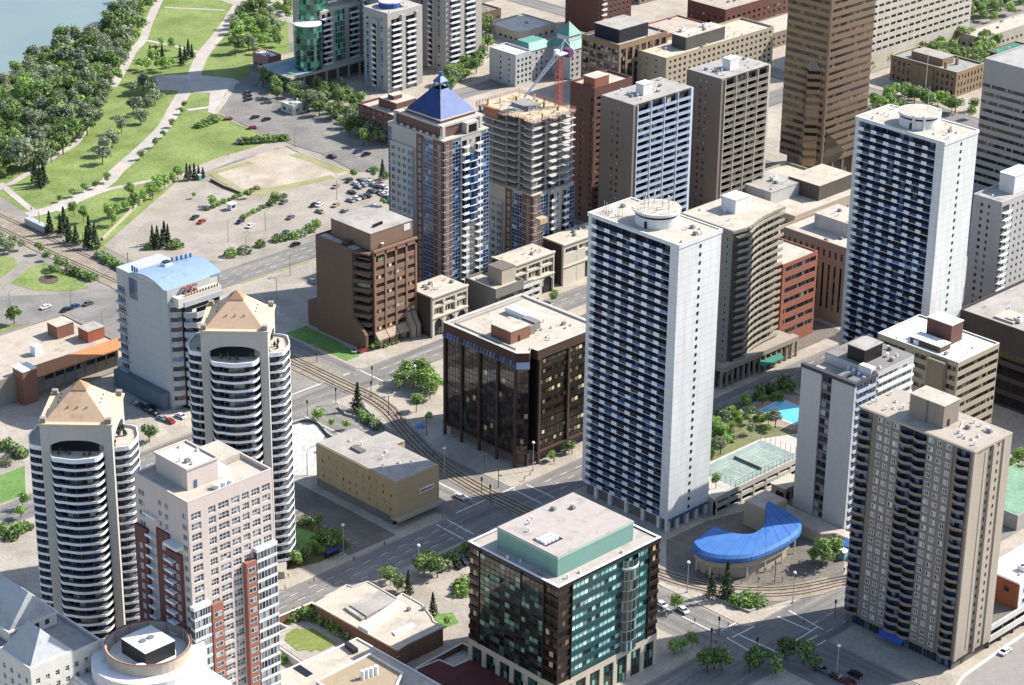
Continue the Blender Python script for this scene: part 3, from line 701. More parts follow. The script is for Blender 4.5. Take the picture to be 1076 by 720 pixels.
    # west edge screens on the roof
    s_ = MB(); s_.box(2.2,2.6,6,Dp-3,H-.55,H+.3); s_.box(1.8,Wd-3,Dp-3.4,Dp-3,H-.55,H+.3); s_.build('roof_screen', concrete, root)
brown_block()

# ------------------------------------------------------------------ beige windowless hall
def beige_hall():
    Wd, Dp, H = 18.0, 37.6, 15.2
    root = empty('hall', (-123.6,-75.2,0), 'low beige windowless hall with flat roof and tiny slit windows', 'building')
    b = MB(); bw = W('beige_panel','#ac9469', var=.08, course=3.6)
    fp = [(0,0),(Wd,0),(Wd,19.8),(Wd+3.6,19.8),(Wd+3.6,29),(Wd-2,29),(Wd-2,Dp),(0,Dp)]
    b.prism([(.0,1.6),(Wd-.8,1.6),(Wd-.8,Dp-.1),(0,Dp-.1)], 0, 3.0, 1)
    b.prism(fp, 3.0, H, 0)
    b.build('wall', [bw, conc_dark], root)
    MB().prism([(p[0]+(.35 if p[0] < 9 else -.35), p[1]+(.35 if p[1] < 9 else -.35)) for p in fp], H+.01, H+.2).build('roof', roof_grey, root)
    cb = MB(); cb.box(-.9, Wd+.6, -2.2, 1.5, 2.6, 3.3); cb.build('canopy', W('canopy_edge','#9a917f'), root)
    MB().box(.3,Wd-1.2,1.45,1.58,.3,2.5).build('shop_window', dark_room, root)
    rg = random.Random(5); sp = []
    for i, z in enumerate((4.6,7.0,9.4,11.8)):
        for k in range(11):
            if rg.random() < .75: sp.append((-.03, 2.5+k*3.2+rg.uniform(-.3,.3), z+rg.uniform(-.2,.2), -PI/2))
    repeat('slit_window', window_mb(.35, 1.0, 1, 1, .04), [glass('slit_glass',[(.7,'#c7bfae'),(.3,'#1c1a18')]), frame_dark], root, sp)
    sg = MB().box(0,6,-.25,0,0,1.5); sg = sg.build('sign', white_conc, root, (9.5,-.05,8.2))
    MB().box(.4,5.6,-.3,-.26,.45,1.05).build('sign_band', W('sign_red','#a03a3e',var=.05), sg)
    hb = MB(); hb.box(5,7.2,22,27,H+.2,H+.9); hb.build('roof_hatch', conc_dark, root)
    vents(root, 3, 16, 3, 34, H+.2, 8, 7)
beige_hall()

# ------------------------------------------------------------------ brown stepped office with sloping base
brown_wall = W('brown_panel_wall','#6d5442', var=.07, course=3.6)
brown_lit = W('brown_sunlit','#8d6a52', var=.08)  # lighter copy of the brown wall: sunlight put into the sunny face's colour
def brown_stepped():
    x0, y0 = -44.0, 28.0; H = 37.5
    root = empty('office_block', (x0,y0,0), 'brown office with blank side wall, zigzag balcony recess and flared base beside the grass strip', 'office building')
    b = MB()
    # blank west slab and body; local x east, y north
    D0, D1 = 8.6, 28.6      # slab
    b.box(0, 25, D0, D1, 0, H-.8, 0)
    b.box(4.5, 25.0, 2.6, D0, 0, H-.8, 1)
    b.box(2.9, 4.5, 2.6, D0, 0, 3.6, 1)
    for bx in ((0,25,D1-.4,D1),(0,.4,D0,D1-.4),(24.6,25,D0,D1-.4)): b.box(*bx, H-.8, H, 0)
    # low western extension
    b.box(1.0, 20, D1, D1+6.5, 0, 9.5, 0)
    # flared side wall (west end)
    b.add([(0,1.8,0),(0,D0,0),(0,D0,12),(1.2,1.8,0),(1.2,D0,0),(1.2,D0,12),(0,1.8,6.2),(1.2,1.8,6.2)],
          [(0,6,2,1),(3,4,5,7),(0,3,7,6),(6,7,5,2),(1,2,5,4),(0,1,4,3)], 0)
    # piers on the sunny face
    pu = [4.6, 9.6, 14.6, 19.6, 24.2]
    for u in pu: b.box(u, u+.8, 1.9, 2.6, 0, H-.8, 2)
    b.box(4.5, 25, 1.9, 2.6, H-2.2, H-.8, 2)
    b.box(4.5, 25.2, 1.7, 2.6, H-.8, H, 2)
    n = 9; z0 = 5.6; fh = (H-2.2-z0)/n
    for i in range(n):
        for a, c in zip(pu[:-1], pu[1:]): b.box(a+.8, c, 2.1, 2.6, z0+i*fh-1.0, z0+i*fh+.75, 2)
        # zigzag floors in the corner recess
        b.prism([(0.2,D0),(2.6,2.9),(4.5,2.9),(4.5,D0)], z0+i*fh-.5, z0+i*fh+.9, 0)
    b.prism([(0,D0),(2.4,2.6),(4.5,2.6),(4.5,D0)], H-1.4, H-.8, 0)
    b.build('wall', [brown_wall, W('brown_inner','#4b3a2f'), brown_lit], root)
    winw = glass('office_lit', [(.35,'#1f1a18'),(.25,'#3a332c'),(.25,'#8d8878'),(.15,'#d6cb96')])
    for i in range(n):
        z = z0+i*fh+.76
        for a, c in zip(pu[:-1], pu[1:]):
            window_mb(c-a-.85, fh-1.78, 3, 1, .1).build('window', [winw, frame_dark], root, (a+.82, 2.4, z))
        MB().quad((2.2,D0-.05,z+.15),(3.9,3.4,z+.15),(3.9,3.4,z+fh-1.8),(2.2,D0-.05,z+fh-1.8)).build('recess_glazing', dark_room, root)
    # sloping sills of the base
    e = MB()
    for k, (a, c) in enumerate(zip(pu[:-1], pu[1:])):
        d = 0
        if k < 3:
            e.add([(a,-.2,3.8),(c-.3,-.2,3.8),(c-.3,1.9,6.0),(a,1.9,6.0),(a,-.2,3.3),(c-.3,-.2,3.3),(c-.3,1.9,3.3),(a,1.9,3.3)], [(0,1,2,3),(4,7,6,5),(0,4,5,1),(0,3,7,4),(1,5,6,2)], 0)
        else:
            for j in range(2): e.add([(a+j*2.4,-1.2,4.6),(a+j*2.4+1.9,-1.2,4.6),(a+j*2.4+1.9,1.9,9.4),(a+j*2.4,1.9,9.4),(a+j*2.4,-1.2,0),(a+j*2.4+1.9,-1.2,0),(a+j*2.4+1.9,1.9,0),(a+j*2.4,1.9,0)], [(0,1,2,3),(4,7,6,5),(0,4,5,1),(0,3,7,4),(1,5,6,2)], 0)
    e.build('sloping_sill', [W('sill_tan','#a48f7a')], root)
    for k, (a, c) in enumerate(zip(pu[:3], pu[1:4])):
        window_mb(c-a-.9, 2.2, 3, 1, .12).build('shop_window', [dark_room, brown_lit], root, (a+.4, -.1, .9))
    # penthouse
    p = penthouse(root, 4.8, 24.8, 4.0, 25.5, H-.5, H+5.8, W('brown_light','#83674f', course=2.9), roof_grey)
    MB().box(20.5, 23.6, 3.85, 3.99, H+2.9, H+5.2).build('sign_panel', white_conc, p)
    MB().cyl(10,3.8,.7,H+1,H+1.2,12).build('round_emblem', white_metal, p)
    for k in range(4): MB().box(0,.9,0,.9,0,.9).build('roof_vent', black, root, (9.5+k*1.3, 7.5+k*.2, H+6.05))
    MB().box(0,3,0,3,0,.5).box(.3,2.7,.3,2.7,.5,1.8).build('air_unit', W('unit_brown','#5a4a3c'), root, (1.2,13,H-.8))
    MB().box(.4,4.4,9,D1-.4,H-.8,H-.6).build('roof', roof_beige, root)
brown_stepped()

# ------------------------------------------------------------------ blue barrel roof office
def blue_roof():
    x0, y0 = -123.5, 33.5; H = 41.5
    root = empty('office_block', (x0,y0,0), 'pale stepped office with blue barrel roof and ribbon windows', 'office building')
    pale = W('pale_panel','#abaeae', var=.06, course=3.5); b = MB()
    b.box(0, 18, 4.5, 33, 0, H+2.5, 0)
    b.box(4.2, 19.5, -.5+2.2, 4.5, 0, H-3.0, 1)
    b.box(.02, 18, 33, 36, 0, 9, 0); b.box(-3, 0, 6, 34, 0, 6.4, 2)
    b.box(18,22,6,30,0,H-6,0)
    n = 10; fh = (H-4)/ (n+.4)
    rib = []
    for i in range(n+1):
        z = 3.2+i*fh
        off = 0
        pts = [(.6,4.6),(2.4,3.2),(4.2,2.6),(4.4,0.4),(6.2,-.6),(7.0,-2.0),(20.5,-2.0),(20.5,4.6)]
        if i == n: pts = [(.6,4.6),(2.4,3.2),(4.2,2.6),(4.4,1.0),(20.5,1.0),(20.5,4.6)]
        b.prism(pts, z-1.7 if i < n else z-1.6, z+.25, 0)
    b.build('wall', [pale, black, W('base_blue_grey','#5f6a76')], root)
    for i in range(n):
        z = 3.2+i*fh+.26; h = fh-1.98
        window_mb(13.0, h, 9, 1, .1).build('window_band', [dark_room, frame_dark], root, (7.2, -1.6, z))
        MB().quad((.8,4.55,z),(4.3,2.4,z),(4.3,2.4,z+h),(.8,4.55,z+h)).quad((4.3,2.4,z),(6.4,-.3,z),(6.4,-.3,z+h),(4.3,2.4,z+h)).build('corner_glazing', blue_dark, root)
        window_mb(4.2, 2.0, 3, 1, .1).build('side_window', [blue_dark, frame_white], root, (-.03, 32.7, z), -PI/2); MB().box(-1.2,-.002,28.4,32.8,z-.9,z-.1).build('side_balcony', pale, root)
    # set back top, terrace, curved roof
    t = MB(); t.box(2.0,20,1.2,4.5,H-3.6,H-.2); t.build('terrace_wall', W('terrace_white','#c8c2b4', var=.05), root)
    MB().box(7,20.3,-1.8,1.0,H-7.4,H-7.2).build('terrace', roof_tan, root)
    for k in range(12): MB().cyl(0,0,.35,0,.9,8).build('planter', W('terracotta','#a8836b'), root, (5.5+k*1.2, 1.6, H-.2))
    rg = random.Random(3)
    f = MB(); f.box(0,1.1,0,1.1,0,.75).cyl(.5,.5,.9,2.1,2.3,10)
    f.tube((.5,.5,0),(.5,.5,2.2),.05)
    for k in range(3): f_o = f.build('parasol_table', [W('deck_red','#8a4a3c')], None, (x0+6+k*2.2, y0+3.0, H-.2)); tag(f_o, ('red parasol table nearest the blind wall on the blue roofed office terrace','red parasol table in the middle of the blue roofed office terrace','red parasol table at the far end of the blue roofed office terrace')[k], 'table', 'terrace tables under the blue roof')
    n_ = 14; b = MB(); zr = H+1.2
    arc = [(1.0+17.5*k/n_, zr+2.9*math.sin(PI*k/n_)**.8) for k in range(n_+1)]
    # the barrel runs along x, curved over y
    arc = [(5.0+20.5*k/n_, zr+1.4+2.3*math.sin(PI*k/n_)**.9) for k in range(n_+1)]
    for k in range(n_):
        (ya,za),(yb,zb_) = arc[k], arc[k+1]
        b.add([(-.8,ya,za),(23.0,ya,za),(23.0,yb,zb_),(-.8,yb,zb_),(-.8,ya,za-.5),(23.0,ya,za-.5),(23.0,yb,zb_-.5),(-.8,yb,zb_-.5)], [(0,1,2,3),(4,7,6,5),(0,3,7,4),(1,5,6,2),(0,4,5,1),(2,6,7,3)])
    br = b.build('roof', W('blue_roof_metal','#84a0b9', rough=.45, var=.08, streak=False, metal=.1), root)
    g_ = MB()
    for k in range(n_):
        (ya,za),(yb,zb_) = arc[k], arc[k+1]
        g_.add([(.1,ya,zr-2),(.1,yb,zr-2),(.1,yb,zb_-.5),(.1,ya,za-.5)], [(3,2,1,0)]); g_.add([(22,ya,zr-2),(22,yb,zr-2),(22,yb,zb_-.5),(22,ya,za-.5)], [(0,1,2,3)])
    g_.box(.1,22,5.2,5.4,zr-4.6,zr+1.3); g_.box(.1,22,25,25.3,zr-3,zr+1.3)
    g_.build('gable_wall', W('gable_pale','#bfbcb4'), root)
    for k in range(3):
        MB().box(-.06,.06,0,1.3,0,7.5).build('blue_window', glass('blue_strip',[(.6,'#23406e'),(.4,'#35609a')]), root, (-.06, 21.5+k*1.6, H-6.5))
    MB().box(0,3,0,3,0,1.0).box(.4,2.6,.4,2.6,1.0,1.5,1).build('skylight', [white_metal, blue_dark], br, (9, 17, zr+3.4))
    for k in range(5): MB().cyl(0,0,.4,0,2.2,8).build('roof_vent', W('vent_blue','#4b6c96'), br, (14+k*1.7, 20-k*.3, zr+2.6))
    for k in range(3): MB().cyl(0,0,.35,0,2.0,8).build('roof_vent', W('vent_blue','#4b6c96'), br, (.4+k*.1, 21.4+k*1.5, zr+2.2))
blue_roof()

# ------------------------------------------------------------------ the two round towers with tan pyramid roofs
tan_roof = W('tan_roof_metal','#cba57e', rough=.5, var=.05, streak=False, fine=.04)
tower_stone = W('tower_plaster','#b5b0a6', var=.04)
curve_glass = glass('curved_glass', [(.4,'#14161b'),(.25,'#262c36'),(.15,'#51504c'),(.1,'#8f8a7c'),(.1,'#20305a')], rough=.1)
def arc_pts(side_sag, half, n):
    """a bulging outline of one side, x from -half to half, y outward"""
    rr = (half**2+side_sag**2)/(2*side_sag); out = []
    a = math.asin(half/rr)
    for k in range(n+1):
        t = -a+2*a*k/n; out.append((rr*math.sin(t), rr*math.cos(t)-(rr-side_sag)))
    return out
def round_tower(x, y, H, label):
    s = 9.5; root = empty('apartment_tower', (x,y,0), label, 'tower', 'round towers with tan pyramid roofs', rz=-PI/4)
    b = MB(); core = 8.1; top = H-8.2
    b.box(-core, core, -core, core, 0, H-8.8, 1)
    pw = 2.3
    for sx in (-1,1):
        for sy in (-1,1): b.box(min(sx*(s-pw), sx*s), max(sx*(s-pw), sx*s), min(sy*(s-pw), sy*s), max(sy*(s-pw), sy*s), 0, H)
    for k in range(4):
        M_ = Matrix.Rotation(k*PI/2, 4, 'Z'); a = MB()
        # wall over the top terrace with a flat arch
        hw = s-pw; N_ = 10; zt = H-4.4
        for i in range(N_):
            u0 = -hw+2*hw*i/N_; u1 = -hw+2*hw*(i+1)/N_
            f_ = lambda u: zt-1.6*abs(u/hw)**3
            a.add([(u0,-s+.05,f_(u0)),(u1,-s+.05,f_(u1)),(u1,-s+.05,H),(u0,-s+.05,H),(u0,-s+1.0,f_(u0)),(u1,-s+1.0,f_(u1)),(u1,-s+1.0,H),(u0,-s+1.0,H)], [(0,1,2,3),(0,4,5,1),(7,6,5,4)], 0)
        b.merge(a, M_)
    b.box(-s+1.1, s-1.1, -s+1.1, s-1.1, H-3.4, H-.3, 1)
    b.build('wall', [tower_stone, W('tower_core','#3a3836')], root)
    # pyramid
    e = MB(); z = H+.02; eh = H+9.4; t = 9.9; i_ = 8.4
    e.box(-t, t, -t, t, H+.02, H+.5, 1)
    A = [(-i_,-i_,H+.5),(i_,-i_,H+.5),(i_,i_,H+.5),(-i_,i_,H+.5)]; q1 = 1.9; zq = H+.5+8.3*(1-q1/i_)
    Bq = [(-q1,-q1,zq),(q1,-q1,zq),(q1,q1,zq),(-q1,q1,zq)]
    for k in range(4): e.add([A[k],A[(k+1)%4],Bq[(k+1)%4],Bq[k]], [(0,1,2,3)], 0)
    q2 = 2.2; zc = zq+.02
    C_ = [(-q2,-q2,zc),(q2,-q2,zc),(q2,q2,zc),(-q2,q2,zc)]
    e.add(C_+[(0,0,zc+2.1)], [(0,1,4),(1,2,4),(2,3,4),(3,0,4),(3,2,1,0)], 2)
    rf = e.build('roof', [tan_roof, W('eave_plaster','#c9b492', var=.04), W('cap_tan','#a07c52')], root)
    for sx in (-1,1):
        for sy in (-1,1):
            r_ = MB(); p0 = (sx*9.4, sy*9.4); 
            r_.box(min(p0[0],p0[0]-sx*1.5), max(p0[0],p0[0]-sx*1.5), min(p0[1],p0[1]-sy*1.5), max(p0[1],p0[1]-sy*1.5), H+.52, H+1.9)
            r_.build('corner_block', W('corner_grey','#8d877d'), rf)
    for k in range(4):
        M_ = Matrix.Rotation(k*PI/2, 4, 'Z')
        for u in (-2.5,0,2.5):
            p = M_ @ Vector((u,-5.6,0)); MB().cyl(0,0,.14,0,.8,6).build('roof_pin', dark_metal, rf, (p.x,p.y,H+3.0))
    # curved glass fronts and scalloped balconies: one per side and storey
    n = 25; fh = (top-3.0)/n; hw = s-pw+.0
    def balc(hw, sag, lobe):
        out = arc_pts(sag, hw+ (0), 20); P = []
        for k, (px, py) in enumerate(out):
            t = k/20; bump = lobe*(math.exp(-((t-.15)/.12)**2)+math.exp(-((t-.85)/.12)**2))
            P.append((px, -(py+bump)))
        return P
    def slab(P, yin, z0, z1, wall_t, h):
        m_ = MB(); n_ = len(P)
        poly = P+[(P[-1][0], yin), (P[0][0], yin)]
        m_.prism(poly, z0, z1, 0, 1)
        I = [(p[0]*.985, p[1]+wall_t) for p in P]
        for k in range(n_-1):
            m_.add([(P[k][0],P[k][1],z1),(P[k+1][0],P[k+1][1],z1),(P[k+1][0],P[k+1][1],z1+h),(P[k][0],P[k][1],z1+h),(I[k][0],I[k][1],z1),(I[k+1][0],I[k+1][1],z1),(I[k+1][0],I[k+1][1],z1+h),(I[k][0],I[k][1],z1+h)], [(0,1,2,3),(3,2,6,7),(7,6,5,4)], 0)
        # thin rail above
        for k in range(0, n_-1):
            m_.add([(P[k][0],P[k][1],z1+h+.45),(P[k+1][0],P[k+1][1],z1+h+.45),(P[k+1][0],P[k+1][1],z1+h+.52),(P[k][0],P[k][1],z1+h+.52)], [(0,1,2,3)], 1)
        return m_
    P = balc(hw, 5.8, 1.5)
    P = [(p[0], p[1]-s+.6) for p in P]
    bm_ = slab(P, -core, -.34, 0, .12, .4)
    gp = arc_pts(4.9, hw-.3, 12); gm = MB()
    for k in range(12):
        (xa,ya),(xb,yb) = gp[k], gp[k+1]; ya = -ya-s+1.1; yb = -yb-s+1.1
        gm.add([(xa,ya,0),(xb,yb,0),(xb,yb,fh-.32),(xa,ya,fh-.32)], [(0,1,2,3)], 0)
        if k % 2 == 0: gm.box(xa-.05,xa+.05,ya-.12,ya+.02,0,fh-.32,1)
    def rotspots(zs): return [(0,0,z,k*PI/2) for z in zs for k in range(4)]
    zs = [3.0+i*fh for i in range(n)]
    repeat('window_band', gm, [curve_glass, grey_metal], root, rotspots(zs))
    repeat('balcony', bm_, [white_metal, W('balcony_floor','#5e5f63')], root, rotspots(zs))
    repeat('terrace_slab', slab(P, -core, -.5, 0, .3, .8), [white_metal, roof_beige], root, rotspots([top]))
    g_ = MB(); g_.prism([(-s-3,-s-3),(s+3,-s-3),(s+3,s+3),(-s-3,s+3)], 0, 2.4); g_.build('base', W('base_stone','#a39a8b'), root)
    # terrace furniture and plants under the arch
    rg = random.Random(int(x)); pm = MB().cyl(0,0,.32,0,.5,7,0,.4).cyl(0,0,.5,.5,1.3,7,1,.2).mesh('terrace_plant', [W('pot_grey','#8b8a86'), W('plant_dark','#35402a')])
    for k in range(22):
        p = Matrix.Rotation(rg.choice((0,1,3))*PI/2, 3, 'Z') @ Vector((rg.uniform(-6,6), -rg.uniform(s-1.2, s+2.0), 0))
        inst('terrace_plant', pm, root, (p.x, p.y, top+.01), 0, (1,1,rg.uniform(.7,1.6)))
round_tower(-230.5, -69.8, 73.2, 'round balcony tower with tan pyramid roof left of the pink tower')
round_tower(-168.8, -58.9, 78.0, 'round balcony tower with tan pyramid roof between the blue roofed office and beige hall')

# ------------------------------------------------------------------ pink and brick apartment tower
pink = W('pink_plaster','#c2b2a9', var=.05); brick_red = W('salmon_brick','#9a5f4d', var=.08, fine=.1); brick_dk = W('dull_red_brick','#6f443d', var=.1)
apt_g = glass('apartment_window', [(.4,'#3b434c'),(.25,'#626a70'),(.2,'#8f9496'),(.15,'#1b1e22')], rough=.1)
def pink_tower():
    x0, y0 = -244.0, -134.0; Wd, Dp, H = 26.5, 22.0, 75.0
    fh = 2.95; n = 24
    root = building('apartment_tower', 'pink apartment tower with salmon brick piers and stepped flat roof', x0, y0, Wd, Dp, H, pink, roof_beige,
        {'R': dict(rows=rows(1.0, fh, n, .55, 2.5), cols=[(.9,3.9),(6.2,8.5),(9.3,12.6),(13.3,16.0),(16.8,19.0),(19.8,22.4),(23.2,25.8)], pane=(3,2), g=apt_g, f=frame_white, fr=.1, lim=20),
         'L': dict(rows=rows(1.0, fh, n, .8, 2.3), cols=[(.9,2.6),(8.4,9.8),(11.2,12.4),(18.2,20.8)], pane=(2,1), g=apt_g, f=frame_white, fr=.1, lim=20)}, par=1.1, clutter=5, ducts=1, cat='tower', parm=pink)
    b = MB(); zt = H-27
    b.box(5.4, 8.9, -.9, -.002, 0, zt-4); b.box(16.2, 19.4, -1.5, -.002, 0, zt+4)
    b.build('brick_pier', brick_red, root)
    for (u0, w_, d, z1) in ((5.9,2.4,.9,zt-5),(16.7,2.3,1.5,zt+3)):
        sp = [(u0, -d-.03, 1.0+i*fh+.9, 0) for i in range(int(z1/fh))]
        repeat('pier_window', window_mb(w_, 1.4, 2, 1, .1), [apt_g, frame_white], root, sp, 16)
    # glazed bays with white bands, lower storeys
    for u0, w_, d, z1 in ((-.8,5.2,1.6,zt-1),(19.8,6.6,1.3,zt+8)):
        bb = MB(); k = int(z1/fh)
        for i in range(k): bb.box(u0, u0+w_, -d, -.004, 1+i*fh-.35, 1+i*fh+.35)
        bb.box(u0+.15, u0+w_-.15, -d+.15, -.006, 0, k*fh, 1)
        bb.box(u0-.1, u0+w_+.1, -d-.1, -.004, k*fh+.65, k*fh+1.7)
        bb.build('bay', [white_conc, conc_dark], root)
        repeat('bay_window', window_mb(w_-.3, fh-.72, 6, 1, .1), [apt_g, frame_white], root, [(u0+.15, -d+.1, 1+i*fh+.36, 0) for i in range(k)], 20)
    # dull red brick and balconies on the shaded side
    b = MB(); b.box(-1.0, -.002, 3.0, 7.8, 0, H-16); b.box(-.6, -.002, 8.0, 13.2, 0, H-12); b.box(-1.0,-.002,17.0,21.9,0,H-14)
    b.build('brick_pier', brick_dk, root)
    repeat('pier_window', window_mb(1.2, 1.5, 2, 1, .1), [apt_g, frame_white], root, [(-1.03, u+1.2, 1.9+i*fh, -PI/2) for i in range(int((H-18)/fh)) for u in (3.4,6.0,18.6)]+[(-.63, 10.6, 1.9+i*fh, -PI/2) for i in range(int((H-14)/fh))], 30)
    for (u, w_, zt_) in ((4.6,3.0,H-14),(14.0,2.8,H-10)):
        sp = [(-(1.0 if u < 8 else 0), u+w_, 3.9+i*fh, -PI/2) for i in range(int((zt_-4)/fh))]
        repeat('balcony', balcony_proto(w_, 1.5, (0,w_), .35, False), [white_metal, grey_metal], root, sp, 22)
    b = MB(); b.box(-2.4, -.002, 2.4, 8.0, H-14, H-13.2); b.box(-.8,-.002,13,18.4,H-10,H-9.3); b.build('terrace', white_conc, root)
    # stepped roof house with sloping end
    p = MB(); z = H-1.0
    p.box(5, 14.5, 6.5, 19.5, z, H+4.6); p.box(4.7,14.8,6.2,6.6,H+4.6,H+5.1); p.box(4.7,14.8,19.4,19.8,H+4.6,H+5.1); p.box(4.7,5.1,6.6,19.4,H+4.6,H+5.1); p.box(14.4,14.8,6.6,19.4,H+4.6,H+5.1)
    p.add([(14.81,7,z),(20,7,z),(20,10,z),(14.81,10,z),(14.81,7,H+4.2),(14.81,10,H+4.2)], [(0,1,4),(1,2,5,4),(2,3,5)], 1)
    ph = p.build('roof_house', [pink, white_conc], root)
    MB().box(7,7.9,6.35,6.49,z,H+1.2).build('door', W('door_blue','#3f5f86'), ph)
    MB().box(14.9,25,11,20.5,z,H+.9).build('upper_roof', [roof_beige], root)
    vents(root, 6, 14, 8, 18, H+4.62, 2, 5)
    for k in range(3): MB().cyl(0,0,1.0,0,1.2,12).build('satellite_dish', white_metal, root, (11+k*2, 2.6, z+.1))
pink_tower()

# ------------------------------------------------------------------ front left: chateau block and the oval roofed block
slate = W('slate_roof','#a9aaac', var=.08, streak=False, rough=.6); slate_lit = slate
ivory = W('ivory_wall','#d0cbbf', var=.06)
def chateau():
    x0, y0 = -284.0, -121.0; H = 38.0
    root = building('apartment_block', 'ivory apartment block with steep grey hipped roofs at the bottom left corner', x0, y0, 21, 34, H, ivory, roof_grey,
        {'R': dict(rows=rows(1.6, 3.1, 11, .9, 2.4), cols=cols(.5, 20.5, 7, 1.2), pane=(2,2), g=dark_room, f=frame_white, lim=30),
         'L': dict(rows=rows(1.6, 3.1, 11, .9, 2.4), cols=cols(.5, 33.5, 10, 1.3), pane=(2,2), g=dark_room, f=frame_white, lim=40)}, clutter=0, parm=white_conc)
    def hip(x0, x1, y0, y1, z0, h, nm='hip_roof', ridge=.28):
        b = MB(); b.box(x0-.5,x1+.5,y0-.5,y1+.5,z0,z0+.5,1)
        L_ = (y1-y0); cx = (x0+x1)/2; r = L_*ridge; z = z0+.5
        A = [(x0,y0,z),(x1,y0,z),(x1,y1,z),(x0,y1,z),(cx,y0+r,z+h),(cx,y1-r,z+h)]
        b.add(A, [(0,1,4),(1,2,5,4),(2,3,5),(3,0,4,5)], 0)
        return b.build(nm, [slate, ivory], root)
    hip(.4, 12, .6, 13, H+.2, 7.0); 
    up = MB().box(4,18,15,31,H-.6,H+2.6).build('upper_storey', ivory, root)
    hip(4, 18, 15, 31, H+2.6, 8.0, ridge=.06)
    for k in range(4): MB().box(0,1.2,0,.1,0,1.4).build('dormer_window', dark_room, root, (5.5+k*3, 14.88, H+.6))
    for k in range(8): balcony_proto(3.6, 1.4, (0,3.6), .9, False).build('balcony', [white_metal, grey_metal], root, (13.6, 0, 7+k*3.1+.05))
chateau()
def oval_block():
    x0, y0 = -266.5, -141.5; H = 36.0
    root = empty('apartment_block', (x0,y0,0), 'white apartment block with an open oval screen wall on its roof', 'apartment building')
    b = MB(); b.box(-6,22,-8,24,0,H-5.5); b.box(-5.5,-4.9,-7.4,23.4,H-5.5,H-4.6)
    n = 40; E = lambda rx, ry, cx=10.5, cy=10.5: [(cx+rx*math.cos(2*PI*k/n)*math.cos(.0)-0, cy+ry*math.sin(2*PI*k/n)) for k in range(n)]
    b.prism(E(14.5,14.0), H-5.5, H-.6, 0)
    b.build('wall', white_conc, root)
    MB().prism(E(14.2,13.7), H-.6, H-.5).build('roof', roof_white, root)
    rg_ = MB(); P = E(10.8,10.8); I = E(10.2,10.2)
    for k in range(n):
        a, c, d, e = P[k], P[(k+1)%n], I[(k+1)%n], I[k]
        for z0, z1, mi in ((H-.5,H+2.6,0),):
            rg_.add([(a[0],a[1],z0),(c[0],c[1],z0),(c[0],c[1],z1),(a[0],a[1],z1),(e[0],e[1],z0),(d[0],d[1],z0),(d[0],d[1],z1),(e[0],e[1],z1)], [(0,1,2,3),(3,2,6,7),(7,6,5,4)], mi)
    ow = rg_.build('oval_screen', [W('screen_stone','#b3a592')], root)
    cr_ = MB()
    for k in range(n):
        a, c = P[k], P[(k+1)%n]; cr_.tube((a[0]*1.0,a[1],H+2.75),(c[0],c[1],H+2.75),.16,5)
        if k % 3 == 0: cr_.tube((I[k][0],I[k][1],H-.4),(I[k][0],I[k][1],H+2.7),.12,5)
    cr_.build('copper_rail', W('copper_rail','#9a5040'), ow)
    h = MB(); h.box(6,15,5.5,15.5,H-.5,H+3.6,0); h.box(5.9,15.1,5.4,15.6,H+3.6,H+3.8,1); hh_ = h.build('roof_house', [dark_metal, roof_white], root)
    for k in range(2): MB().cyl(0,0,.9,0,.35,14).build('roof_fan', grey_metal, hh_, (9+k*2.4,10.5,H+3.8))
    MB().cyl(4,5,1.6,H-.4,H+1.2,10).build('duct_cover', white_metal, root)
    sp = [(u, -8.03, 3+i*3.1, 0) for i in range(8) for u in (-4,1,6,11,16)]
    repeat('window', window_mb(2.2,1.6,3,1), [dark_room, frame_white], root, sp, 50)
    sp = [(-6.03, u+2.2, 3+i*3.1, -PI/2) for i in range(8) for u in (-6,-1,4,9,14,19)]
    repeat('side_window', window_mb(2.2,1.6,3,1), [dark_room, frame_white], root, sp, 50)
    for k in range(5): balcony_proto(5, 1.6, (0,5), .9, False).build('balcony', [white_metal, grey_metal], root, (16, -8, 8+k*3.1+8))
    vents(root, -4, 24, -6, -2, H-5.45, 31, 4)
oval_block()

